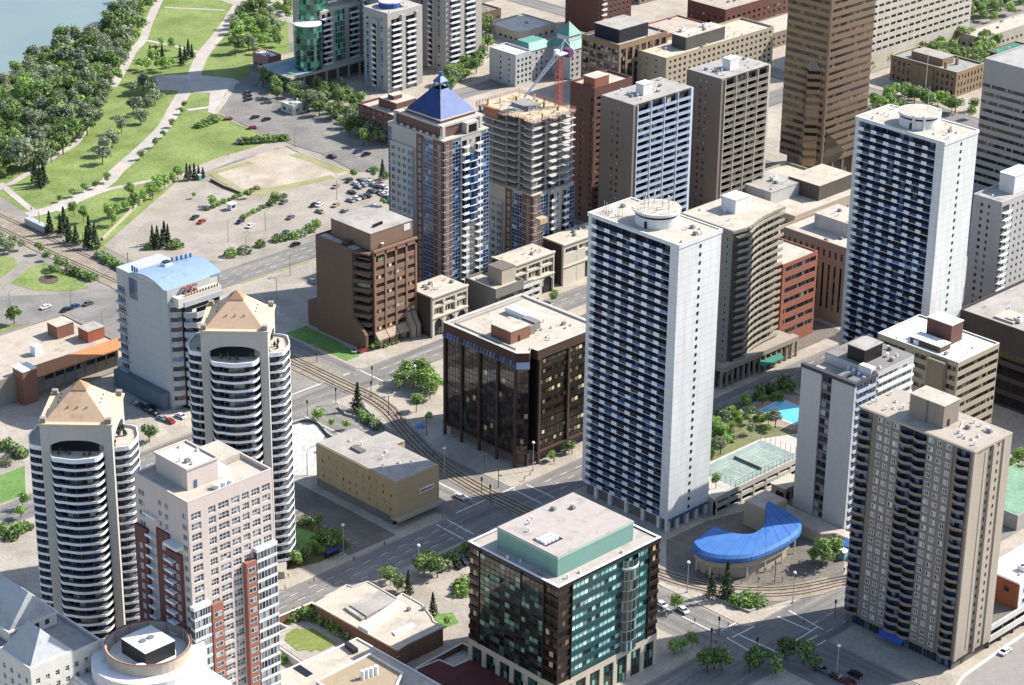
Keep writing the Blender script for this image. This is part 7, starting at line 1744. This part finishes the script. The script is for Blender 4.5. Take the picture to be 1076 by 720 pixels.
pxt('shrub', 2.0, 'shrub in the shaded hedge along the car park wall', [(780+i*14, 225-i*8) for i in range(8)]+[(860,320),(870,300),(855,340)], 'hedge shrubs at the teal office car park', **z8)
# south east plaza and corner
z9 = dict(ox=690, oy=560, s=1076/210)
pxt('con', 1.0, 'dark spruce on the plaza, the left one of the pair', [(295,345)], None, **z9); pxt('con', 1.25, 'taller dark spruce on the plaza, the right one of the pair', [(375,360)], None, **z9)
pxt('shrub', 1.5, 'bright green shrub in the triangular plaza planter', [(400+i*26, 358+(i%3)*14) for i in range(7)]+[(420+i*24, 385+(i%2)*12) for i in range(7)], 'shrubs of the triangular planter', **z9)
pxt('light', .85, 'small bright tree beside the white cars behind the teal office', [(110,425)], None, **z9)
pxt('light', .75, 'young tree in the group on the pale corner pavement', [(95,650),(135,640),(190,620),(110,640)], 'young trees on the pale corner pavement', **z9)
pxt('mid', .95, 'dark tree in the shaded clump at the bottom edge', [(310,735),(350,745),(270,750),(530,730),(570,705),(690,680),(790,705),(850,755),(500,755),(640,760)], 'dark trees at the bottom edge', **z9)
pxt('mid', 1.35, 'large bright green tree beside the blue canopy', [(885,190)], None, **z9); pxt('mid', 1.1, 'green tree tucked behind the large one beside the blue canopy', [(950,150)], None, **z9); pxt('light', 1.0, 'low bright tree leaning against the large one by the canopy', [(850,170)], None, **z9)
# pool garden on the deck
def pg(p, rg):
    k = rg.choice(['mid','light','light','shrub','grey']); tree(k, p[0], p[1], rg.uniform(.55,.95) if k != 'shrub' else 1.8, {'mid':'dark green tree in the pool garden on the deck','light':'bright green tree in the pool garden on the deck','grey':'grey green tree in the pool garden on the deck','shrub':'shrub in the pool garden on the deck'}[k], k+' plants of the pool garden', 5.6)
for P_ in ([(-44,-119.5),(-37,-119),(-4,-119),(3,-117),(0,-112),(-44,-111)], [(-44,-110),(3,-112),(2,-102),(-44,-102)], [(-2,-119),(8,-119),(8,-106),(-2,-104)], [(8,-136),(33,-136),(33,-125),(8,-124)], [(8,-104),(33,-107),(33,-101),(4,-101)]):
    rg = random.Random(4); xs = [p[0] for p in P_]; ys = [p[1] for p in P_]; x = min(xs)
    while x < max(xs):
        y = min(ys)
        while y < max(ys):
            p = (x+rg.uniform(-1.6,1.6), y+rg.uniform(-1.6,1.6))
            if inside(p, P_) and rg.random() < .85: pg(p, rg)
            y += 4.4
        x += 4.6
tree('light', -40.5, -132.5, .85, 'bushy tree on the deck between the nearer white tower and the court', None, 5.6)
def st(p, rg): tree('mid', p[0], p[1], rg.uniform(.9,1.2), 'dark street tree in the shaded row north of the pool garden', 'street trees north of the pool garden')
for i in range(9): st((-18+i*6.5, -98.6), trg)
pxt('mid', .9, 'dark tree behind the nearer round tower at the street corner', [(157,465)], None); pxt('light', .8, 'light tree left of the nearer round tower', [(22,545),(24,535)], 'light trees left of the nearer round tower')
sheet('verge_lawn', [G(*p) for p in ((0,500),(26,490),(27,520),(0,530))], .16, grassb, thick=.05); sheet('gravel_patch', [G(*p) for p in ((0,470),(24,465),(26,490),(0,500))], .165, lotm, thick=.05)
pxt('shrub', 1.8, 'green shrub in the beds left of the nearer round tower', [(3,470),(10,472),(18,478),(6,488),(22,480),(5,560),(12,566),(20,560),(28,556)], 'shrubs left of the nearer round tower')
pxt('light', 1.0, 'green tree right of the brown beige tower at the right edge', [(1062,498),(1070,492),(1058,505),(1072,505)], 'green trees at the right edge')
pxt('shrub', 1.5, 'plant on the podium roof next to the brown office', [(455,300),(460,298)], 'plants on the podium roof')

# ------------------------------------------------------------------ cars, lamps, people and small street things
def car_mesh():
    L_, w_ = 4.5, 1.8
    prof = [(-2.25,.35),(-2.2,.85),(-1.5,.95),(-.75,1.42),(.75,1.45),(1.5,1.0),(2.2,.85),(2.25,.4)]
    b = MB(); n = len(prof)
    def sec(y, k=1.0): return [(p[0], y*(1 if p[1] < 1.0 else .82), p[1]) for p in prof]
    a, c = sec(-w_/2), sec(w_/2)
    b.add(a+c, [tuple(range(n)), tuple(range(2*n-1,n-1,-1))]+[(i,n+i,n+(i+1)%n,(i+1)%n) for i in range(n)], 0)
    g = MB()
    for y, sgn in ((-w_/2,-1),(w_/2,1)): g.add([(-1.2,y*.95+sgn*.02,.98),(1.3,y*.95+sgn*.02,.98),(.7,y*.83+sgn*.02,1.36),(-.7,y*.83+sgn*.02,1.36)], [(0,1,2,3)])
    g.add([(-1.5,-.75,.98),(-1.5,.75,.98),(-.8,.68,1.4),(-.8,-.68,1.4)], [(0,1,2,3)]); g.add([(1.52,-.75,1.0),(1.52,.75,1.0),(.8,.68,1.44),(.8,-.68,1.44)], [(0,1,2,3)])
    for i in range(len(g.v)):
        x, y, z = g.v[i]; g.v[i] = (x*1.02, y, z+.03)
    wh = MB().tube((0,-.12,0),(0,.12,0),.32,12).tube((0,-.13,0),(0,.13,0),.17,8,1)
    hl = MB().box(-.06,.06,-.22,.22,0,.16)
    return b, g.mesh('car_glass', dark_room), wh.mesh('wheel', [black, grey_metal]), hl.mesh('headlight', white_metal)
CB, CGL, CWH, CHL = car_mesh(); CCOL = {}
COLS = {'white':'#d5d6d6','silver':'#8f9398','grey':'#55585c','black':'#15161a','red':'#a0161c','blue':'#1f3a6e','dark green':'#1f3a2c','tan':'#9c8f78','navy':'#18213c','dark red':'#5e1418'}
def car(c, x, y, rz, label, group='parked cars', sc_=1.0, z=.1):
    if c not in CCOL:
        pm, n, b = newmat('car_paint_'+c.replace(' ','_')); b.inputs['Base Color'].default_value = (*hexc(COLS[c]),1); b.inputs['Roughness'].default_value = .25; b.inputs['Coat Weight'].default_value = .6
        CCOL[c] = CB.mesh('car_body', pm)
    r_ = empty('car', (x,y,z), label, 'car', group, rz); r_.scale = (sc_,)*3
    inst('body', CCOL[c], r_, (0,0,0)); inst('windows', CGL, r_, (0,0,0))
    for sx in (-1.4,1.4):
        for sy in (-.82,.82): inst('wheel', CWH, r_, (sx,sy,.32))
    for sy in (-.6,.6): inst('headlight', CHL, r_, (2.22,sy,.55))
    return r_
lot = dict(ox=180, oy=150, s=1076/240)
def pcar(c, p, label, rz=0, group='cars in the big parking lot', ox=180, oy=150, s=1076/240, z=.1, sc_=1.0):
    x, y = G(ox+p[0]/s, oy+p[1]/s); car(c, x, y, rz, label, group, sc_, z)
X_, Y_ = 0, PI/2
for c, p, lb in (
 ('dark green',(112,358),'dark green car beside the red car in the open lot'),('red',(143,378),'red car beside the dark green car in the open lot'),
 ('navy',(325,378),'navy car left of the white boat shaped car in the lot'),('white',(373,398),'white low car alone next to the navy car in the lot'),
 ('grey',(562,358),'grey car alone in the middle of the lot'),('navy',(537,430),'dark blue car parked at the shrub strip by the avenue'),
 ('black',(672,300),'black car touching the white car in the lot'),('white',(698,298),'white car touching the black car in the lot'),
 ('tan',(775,300),'tan car between the two clusters of the lot'),('tan',(775,212),'beige car at the upper edge of the lot below the dirt field'),
 ('silver',(845,278),'silver car first in the short row of four'),('white',(872,268),'white car second in the short row of four'),('grey',(898,262),'grey car third in the short row of four'),('black',(922,256),'black car last in the short row of four'),
 ('dark green',(838,185),'dark green car under the round tree at the lot corner'),('grey',(893,185),'grey car at the left end of the crowded corner row'),('silver',(915,190),'silver car in the crowded corner row'),('white',(935,192),'white car in the middle of the crowded corner row'),('white',(925,182),'white van like car behind the crowded row'),
 ('silver',(950,205),'silver car near the right end of the crowded corner row'),('dark red',(975,215),'dark red car at the right end of the crowded corner row'),('white',(1020,228),'large white van at the right edge of the lot'),
 ('blue',(1030,278),'blue car beside the pyramid tower'),('silver',(1048,285),'silver car beside the pyramid tower'),('white',(955,308),'white car half hidden behind the brown office roof'),('grey',(530,285),'grey car tucked behind the bright tall tree')):
    pcar(c, p, lb, Y_ if 'row' in lb else R(20))
for k, (c, p) in enumerate((('white',(870,200)),('silver',(905,205)),('grey',(880,215)),('white',(1000,250)),('silver',(985,240)),('black',(1015,265)),('white',(1040,262)),('tan',(700,330)),('silver',(820,330)),('black',(850,240)),('grey',(945,235)),('white',(1000,215)))):
    pcar(c, p, '%s car loosely parked at the right side of the lot' % c, Y_)
pcar('black', (585,485), 'black car driving on the third avenue', X_, 'cars on the third avenue', z=.05)
pcar('silver', (668,660), 'silver car in the small lot behind the brown stepped office', R(70), 'cars in the small lot', z=.16)
pcar('black', (757,72), 'dark car on the side road above the dirt lot', R(95), 'cars on the side road', z=.2); pcar('blue', (880,48), 'blue car parked at the brown brick block', 0, 'cars on the side road', z=.2); pcar('black', (918,62), 'black car waiting at the brown brick block', 0, 'cars on the side road', z=.2); pcar('silver', (940,132), 'silver car turning at the lot corner', R(40), 'cars on the side road', z=.2)
pcar('red', (955,503), 'red car at the head of the curved road, farther one', R(-30), 'red cars on the curved road', 0, 0, q, .2); pcar('red', (1057,541), 'red car on the curved road, nearer the dirt lot', R(-35), 'red cars on the curved road', 0, 0, q, .2)
pcar('black', (605-0,158), 'dark car driving round the curved road', 0, 'cars on the curved road', 100, 80, 1076/320, .2)
pcar('black', (565,150), 'second dark car on the curved road near the trees', 0, 'cars on the curved road', 100, 80, 1076/320, .2)
for k in range(3): pcar('black', (1035+k*2,395+k*14), ('dark car parked first in the bay by the round drive','dark car parked second in the bay by the round drive','dark car parked third in the bay by the round drive')[k], 0, 'cars by the round drive', 0, 0, q, .2)
for c, p, lb in (('white',(192,574),'white car on the curving avenue at the left'),('black',(278,585),'black car following on the curving avenue at the left'),('blue',(312,572),'dark blue car in the middle of the queue at the left'),('grey',(370,560),'dark grey car leading the queue at the left')): pcar(c, p, lb, R(5), 'cars on the curving avenue', 0, 180, q, .06)
for c, p, lb in (('navy',(160,255),'navy car in the shade under the blue roofed office'),('black',(235,300),'black car in the shade under the blue roofed office'),('black',(290,325),'black car in the shaded row next to the silver one'),('silver',(365,370),'silver car in the shaded row by the red car'),('red',(435,395),'red car at the end of the shaded row'),('black',(255,270),'dark car farthest up the shaded row'),('silver',(105,225),'pale car on the shaded lane by the office'),('white',(540,350),'white car at the corner beside the taller round tower')): pcar(c, p, lb, Y_, 'cars under the blue roofed office', 130, 400, 1076/120, .15)
pcar('white', (850,652), 'white pickup like car at the crossing behind the tracks', Y_, 'cars at the middle crossing', 270, 360, q, .06)
for c, p, lb in (('black',(835,225),'black car in the shaded car park left of the teal office'),('navy',(865,210),'dark blue car in the shaded car park left of the teal office'),('grey',(880,190),'grey car deepest in the car park left of the teal office')): pcar(c, p, lb, Y_, 'cars beside the teal office', 270, 540, q, .22)
for c, p, lb in (('white',(25,395),'white car right behind the teal office'),('white',(140,425),'second white car beside the small bright tree')): pcar(c, p, lb, R(80), 'white cars behind the teal office', 690, 560, 1076/210, .15)
for c, p, lb in (('grey',(225,655),'grey car at the kerb of the bottom right avenue'),('black',(290,690),'black car in the shaded bottom right avenue'),('black',(370,680),'black car in the middle of the bottom right avenue'),('dark red',(345,712),'dark red car at the very bottom of the right avenue')): pcar(c, p, lb, R(-90)+0.0, 'cars of the bottom right avenue', 806, 540, q, .06)
for c, p, lb in (('blue',(592,265),'blue car parked under the arches at the shaded lane'),):
    pcar(c, (p[0],p[1]+28), lb, 0, 'cars at the arches', 0, 0, 1, .15)
pcar('red', (470,205), 'red car parked at the foot of the brown stepped office', 0, 'cars at the brown stepped office', 290, 330, 1076/210, .15); pcar('silver', (425,205), 'silver car beside the red one at the brown stepped office', R(40), 'cars at the brown stepped office', 290, 330, 1076/210, .17)
car('white', G(1056,686,5)[0], G(1056,686,5)[1], R(5), 'white car on the grey ramp at the bottom right', 'cars on the ramp', 1.0, 5.0)
# street lamps
def lamp_parts():
    pole = MB().cyl(0,0,.14,0,10,8,0,.09).cyl(0,0,.3,0,.5,8).mesh('pole', concrete)
    head = MB().cyl(0,0,.55,10,10.45,12,0,.35).mesh('lamp_head', white_metal)
    arm = MB().cyl(0,0,.13,0,8,8,0,.08)
    pr_ = Vector((0,0,8))
    for k in range(1, 7):
        a = PI/2*k/6; p = Vector((3.0*(1-math.cos(a)), 0, 8+1.4*math.sin(a))); arm.tube(pr_, p, .07, 6); pr_ = p
    arm = arm.mesh('pole', W('lamp_grey','#77787a')); h2 = MB().box(2.8,3.9,-.15,.15,9.3,9.5).mesh('lamp_head', W('lamp_head_grey','#9a9b9c'))
    return pole, head, arm, h2
LP, LH, LA, LH2 = lamp_parts()
def lamp(p, label, kind='ball', rz=0, group='street lamps', ox=0, oy=0, s=1.0):
    x, y = G(ox+p[0]/s, oy+p[1]/s); r_ = empty('street_lamp', (x,y,.1), label, 'street lamp', group, rz)
    inst('pole', LP if kind == 'ball' else LA, r_, (0,0,0)); inst('lamp_head', LH if kind == 'ball' else LH2, r_, (0,0,0))
for p, lb in (((722,623),'white headed street lamp behind the teal office'),((833,634),'white headed street lamp on the station plaza'),((879,712),'white headed street lamp at the bottom edge near the brown beige tower'),((560,495),'white headed street lamp at the corner of the bronze office'),((467,501),'white headed street lamp beside the tracks at the bronze office'),((436,413),'white headed street lamp in front of the lush trees'),((361,583),'white headed street lamp at the garden of the taller round tower'),((440,605),'white globe lamp at the club corner')): lamp(p, lb)
for p, lb, a in (((291,315),'curved arm lamp on the third avenue beside the brown office',PI),((108,350),'curved arm lamp at the left crossing',PI),((11,330),'curved arm lamp at the left edge of the curving avenue',0),((75,325),'curved arm lamp on the triangular lawn',0),((259,270),'curved arm lamp at the shrub strip of the lot',0),((305,290),'curved arm lamp in front of the small lot',0),((354,210),'curved arm lamp above the dirt lot corner',0),((310,155),'curved arm lamp where the curved road begins',0),((240,254),'curved arm lamp alone in the parking lot, left one',0),((279,243),'curved arm lamp alone in the parking lot, right one',0),((323,500),'curved arm lamp at the white plaza',0),((465,560),'curved arm lamp with long arm at the beige hall corner',PI/2)): lamp(p, lb, 'arm', a)
# catenary poles and signals
cp = MB().cyl(0,0,.13,0,7.5,8).tube((0,0,7),(2.6,0,7.2),.06,5).mesh('pole', W('pole_brown','#5a4a3e'))
for x, y, lb in ((-62.5,35,'behind the second avenue'),(-62.5,60,'beside the grass strip'),(-60.8,150,'nearest the spruces'),(-60.8,180,'farther along the rail line'),(-60.8,210,'at the far end of the rail line'),(-73,-15,'beside the spruce planter'),(-79,-68,'near the bronze office corner'),(-74,-35,'beside the lush trees'),(-82.5,-78,'at the middle crossing'),(-82,-140,'behind the teal office'),(-66,-178,'on the station plaza')):
    r_ = empty('overhead_line_pole', (x,y,.1), 'slim brown overhead line pole '+lb, 'pole', 'overhead line poles', PI); inst('pole_body', cp, r_, (0,0,0))
ts = MB().cyl(0,0,.11,0,6,8).mesh('pole', W('pole_brown','#5a4a3e')); tsb = MB().box(-.22,.22,-.2,.2,4.9,6.1).mesh('signal_box', black)
tl = MB().cyl(0,0,.14,5.1,5.2,8).mesh('signal_lens', W('lens_dark','#3c2a20'))
for p, lb in (((747,680),'traffic signal on the pale corner pavement'),((877,650),'traffic signal beside the brown beige tower corner'),((795,690),'traffic signal at the front of the lower crossing'),((390,418),'traffic signal left of the blue spruce'),((353,425),'second traffic signal left of the blue spruce'),((323,438),'traffic signal at the white plaza corner'),((391,402),'traffic signal on the far side of the second avenue'),((506,520),'traffic signal beside the tracks at the middle crossing'),((755,668),'short signal post near the young trees'),((515,528),'traffic signal nearest the painted crosswalk')):
    x, y = G(*p); r_ = empty('traffic_signal', (x,y,.1), lb, 'traffic signal', 'traffic signals'); inst('pole', ts, r_, (0,0,0)); inst('signal_box', tsb, r_, (0,0,0)); inst('signal_lens', tl, r_, (.0,0,0))
# people
def person_mesh(name, top, legs, seed):
    me = bpy.data.meshes.new(name)
    V_ = [(0,0,.95),(0,0,1.2),(0,0,1.45),(0,0,1.58),(0,.02,1.7),(.1,0,.92),(.12,.12,.5),(.12,.2,.06),(.13,.32,.03),(-.1,0,.92),(-.12,-.1,.5),(-.12,-.22,.08),(-.13,-.1,.03),(.2,0,1.42),(.27,-.08,1.15),(.28,.05,.9),(-.2,0,1.42),(-.27,.1,1.15),(-.27,.2,.95)]
    E_ = [(0,1),(1,2),(2,3),(3,4),(0,5),(5,6),(6,7),(7,8),(0,9),(9,10),(10,11),(11,12),(2,13),(13,14),(14,15),(2,16),(16,17),(17,18)]
    rad = [.15,.14,.16,.07,.11,.1,.075,.05,.045,.1,.075,.05,.045,.07,.05,.035,.07,.05,.035]
    me.from_pydata(V_, E_, []); o = bpy.data.objects.new('tmp', me); col.objects.link(o)
    md = o.modifiers.new('skin', 'SKIN'); o.modifiers.new('sub', 'SUBSURF').levels = 1
    for i, r in enumerate(rad): me.skin_vertices[0].data[i].radius = (r, r)
    me.skin_vertices[0].data[0].use_root = True
    dg = bpy.context.evaluated_depsgraph_get(); ev = o.evaluated_get(dg); nm = bpy.data.meshes.new_from_object(ev)
    bpy.data.objects.remove(o)
    for x in (W('cloth_'+top[1:],top,streak=False), W('cloth_'+legs[1:],legs,streak=False), W('skin','#b98a6c',streak=False), W('hair_dark','#2a211b',streak=False)): nm.materials.append(x)
    for p in nm.polygons:
        z = p.center.z; p.material_index = 1 if z < .93 and abs(p.center.x) < .21 else (0 if z < 1.52 and not (abs(p.center.x) > .2 and z < 1.1) else (3 if z > 1.72 or (z > 1.62 and p.center.y < 0) else 2))
    return nm
PM = [person_mesh('person', '#a03030', '#2a2f3c', 1), person_mesh('person', '#3a4a6a', '#55504a', 2), person_mesh('person', '#c9c6bf', '#23262b', 3)]
for i, (p, k, lb) in enumerate((((551,506),0,'person in red top walking near the bronze office corner'),((557,500),2,'person in pale top beside the red one at the bronze office'),((887,602),1,'person in blue top on the plaza by the large tree'),((786,610),0,'person in red top waiting on the platform'),((797,612),1,'person in blue top waiting on the platform'),((812,613),2,'person in pale top waiting on the platform'),((752,676),2,'person in pale top at the lower crossing'),((303,607),2,'person in pale top on the pavement by the garden'),((404,574),1,'person in blue top on the pavement below the beige hall'),((33,222),1,'person in blue top on the promenade junction'),((240,165),0,'person in red top on the beige track'))):
    x, y = G(*p); o = bpy.data.objects.new('person', PM[k]); col.objects.link(o); o.location = (x,y,.17); o.rotation_euler = (0,0,i*1.3); tag(o, lb, 'person')
for i, p in enumerate(((742,606),(756,609),(768,611),(822,612),(836,609),(846,607),(804,602),(812,600),(826,601),(779,614))):
    x, y = G(*p); o = bpy.data.objects.new('person', PM[i % 3]); col.objects.link(o); o.location = (x,y,.18); o.rotation_euler = (0,0,i*2.1); tag(o, 'person standing on the curved station platform', 'person', 'people on the station platform')
for i, p in enumerate(((582,488),(601,478),(455,480),(430,420),(640,690) if 0 else (700,650),(730,655),(765,660),(845,655),(330,612),(372,590),(300,620))):
    x, y = G(*p); o = bpy.data.objects.new('person', PM[(i+1) % 3]); col.objects.link(o); o.location = (x,y,.15); o.rotation_euler = (0,0,i*1.7); tag(o, 'person walking along the downtown pavements', 'person', 'people walking on the pavements')
# odds and ends
r_ = empty('portable_toilet', (*G(209.5,190),.1), 'turquoise portable toilet at the lot corner by the conifers', 'toilet'); MB().box(0,1.3,0,1.3,0,2.2).build('cabin', W('toilet_teal','#3f9c93',streak=False), r_); MB().box(-.05,1.35,-.05,1.35,2.201,2.4).build('roof', white_metal, r_)
r_ = empty('pay_booth', (*G(243,222),.1), 'small white pay booth in the parking lot', 'booth'); MB().box(0,2.6,0,2.6,0,2.6).build('cabin', white_conc, r_); MB().box(-.4,3,-.4,3,2.601,2.8).build('roof', white_metal, r_); MB().box(.4,2.2,-.03,-.001,1,2).build('window', dark_room, r_)
r_ = empty('trailer', (*G(26,236),.2), 'pale grey long container beside the rail line', 'container', rz=-PI/2); MB().box(0,14,0,2.8,0,2.6).build('body', W('container_grey','#a5a8aa'), r_)
r_ = empty('train', (-66,262,.2), 'white light rail train entering at the left edge', 'train', rz=PI/2)
tb_ = MB(); pf = [(-1.3,.6),(-1.35,2.6),(-1.1,3.3),(1.1,3.3),(1.35,2.6),(1.3,.6)]
tb_.add([(-2,p[0],p[1]) for p in pf]+[(24,p[0],p[1]) for p in pf], [tuple(range(6)), tuple(range(11,5,-1))]+[(i,6+i,6+(i+1)%6,(i+1)%6) for i in range(6)]); tb_.build('body', white_metal, r_)
for sgn in (-1,1): MB().box(-1,23,sgn*1.34,sgn*1.37,1.6,2.5).build('window_band', black, r_)
# rims and walls of the lot
free_wall('lot_wall', 'low pale wall between the parking lot and the row of bright trees', GL_([(430,290),(505,215),(600,120),(700,60),(755,25)], 0, 180, q), 1.0, .5, pave, W('coping_tan','#b3a387'))
free_wall('lot_fence', 'dark low fence along the dirt lot side of the parking lot', GL_([(185,180),(250,215),(330,245)], 180, 150, 1076/240), .9, .3, W('fence_brown','#5d4b3d'), W('fence_brown','#5d4b3d'))
free_wall('planter_wall', 'low concrete planter edge round the spruce beside the tracks', GL_([(335,505),(375,545),(470,570),(565,630),(575,600),(470,505),(400,480)], 290, 330, 1076/210), .6, .35, concrete, concrete)
free_wall('planter_wall', 'low concrete edge of the triangular plaza planter', GL_([(330,362),(405,325),(600,380),(500,432),(330,366)], 690, 560, 1076/210), .6, .35, concrete, concrete)
cb_ = MB().box(-.16,.16,-.16,.16,0,.95).mesh('bollard', W('bollard_buff','#b3a48d'))
for i in range(14):
    x, y = G(290+(490+i*15)/5.124, 330+(440+i*11)/5.124 if True else 0); o = bpy.data.objects.new('bollard', cb_); col.objects.link(o); o.location = (x,y,.13); tag(o, 'pale bollard in the row along the tracks by the bronze office', 'bollard', 'bollards along the tracks')
wm_ = empty('blue_shelter', (*G(441,456),.15), 'small round blue shelter beside the tracks at the bronze office', 'shelter'); MB().cyl(0,0,.12,0,2.4,8).build('post', white_metal, wm_); MB().cyl(0,0,1.9,2.4,3.3,14,0,.9).build('roof', W('shelter_blue','#3a86b8',streak=False), wm_)
wm_ = empty('bus_shelter', (*G(345,590),.15), 'blue bus shelter on the pavement by the garden', 'bus shelter', rz=0); MB().box(0,6,0,1.8,2.3,2.5).build('roof', W('shelter_dark_blue','#26407c',streak=False), wm_); MB().box(0,6,1.7,1.8,0,2.29).build('back_panel', blue_dark, wm_)
for k in range(4): MB().cyl(k*1.95+.07,.1,.06,0,2.29,6).build('post', dark_metal, wm_)
wm_ = empty('ticket_kiosk', (*G(887,590),.15), 'pale blue kiosk beside the large tree at the plaza edge', 'kiosk'); MB().box(0,2.2,0,2.2,0,2.6).build('cabin', W('kiosk_blue','#78a9b8',streak=False), wm_); MB().box(-.2,2.4,-.2,2.4,2.601,2.8).build('roof', white_metal, wm_)

# ------------------------------------------------------------------ trees: the 300 that show largest one by one, the remainder as woods
def wood_rank(t): 
    d = (Vector((t[1],t[2],0))-Vector(CAM)).length
    return d/t[3]+(0 if t[5] is None or 'riverside wood' not in t[5] else 150)
WANT.sort(key=wood_rank)
for t in WANT[:296]: tree_now(*t)
import numpy as np
def mass(name, items, label, cat):
    vs_, fs, ms, ml = [], [], [], []; off = 0
    for t in items:
        i = trg.randrange(NV[t[0]]); me = KIND['%s%d' % (t[0], i)][0]
        n = len(me.vertices); co = np.empty(n*3, np.float32); me.vertices.foreach_get('co', co); co = co.reshape(-1,3)
        a = trg.uniform(0,6.28); c, s_ = math.cos(a), math.sin(a); k = t[3]*trg.uniform(.85,1.15)
        co = np.stack([(co[:,0]*c-co[:,1]*s_)*k+t[1], (co[:,0]*s_+co[:,1]*c)*k+t[2], co[:,2]*k*trg.uniform(.85,1.2)+t[6]], 1)
        vs_.append(co); nf = len(me.polygons); li = np.empty(nf*4, np.int32); me.loops.foreach_get('vertex_index', li); fs.append(li+off); off += n
        m_ = me.materials[0]
        if m_ not in ml: ml.append(m_)
        ms.append(np.full(nf, ml.index(m_), np.int32))
    V_ = np.concatenate(vs_); F_ = np.concatenate(fs); M_ = np.concatenate(ms); nf = len(M_)
    me = bpy.data.meshes.new(name); me.vertices.add(len(V_)); me.vertices.foreach_set('co', V_.ravel())
    me.loops.add(nf*4); me.loops.foreach_set('vertex_index', F_); me.polygons.add(nf)
    me.polygons.foreach_set('loop_start', np.arange(0, nf*4, 4, dtype=np.int32)); me.polygons.foreach_set('material_index', M_)
    for m_ in ml: me.materials.append(m_)
    me.update(calc_edges=True); me.validate()
    o = bpy.data.objects.new(name, me); col.objects.link(o); tag(o, label, cat, kind='stuff'); return o
rest = WANT[296:]
a_ = [t for t in rest if t[5] and 'riverside wood' in t[5]]; b_ = [t for t in rest if not (t[5] and 'riverside wood' in t[5])]
if a_: mass('riverside_wood', a_, 'dense mixed green wood filling the bank between river and park paths', 'wood')
if b_: mass('garden_trees', b_, 'masses of green garden trees in the upper streets and neighbourhoods', 'trees')

# ------------------------------------------------------------------ small groups: say which one by its place in its row
ORD = ['leftmost','second from left','third from left','fourth from left','fifth from left','sixth from left','seventh from left','eighth from left','ninth from left','tenth from left','eleventh from left','twelfth from left','thirteenth from left','fourteenth from left']
ORDR = ['rightmost','second from right','third from right','fourth from right','fifth from right','sixth from right','seventh from right']
by = {}
for o in list(col.objects):
    if o.parent is None and o.get('label') and o.get('group') and o.get('kind') is None: by.setdefault((o['group'], o['label']), []).append(o)
for (g_, lb), L_ in by.items():
    if 1 < len(L_) <= 20:
        def sx(o):
            d = AX.transposed() @ (Vector(o.location)-Vector(CAM)); return d.x/d.z
        L_.sort(key=sx); n = len(L_)
        for i, o in enumerate(L_):
            w_ = ORD[i] if i < (n+1)//2 or n-1-i >= len(ORDR) else ORDR[n-1-i]
            if i < len(ORD) or n-1-i < len(ORDR): o['label'] = lb+', '+w_
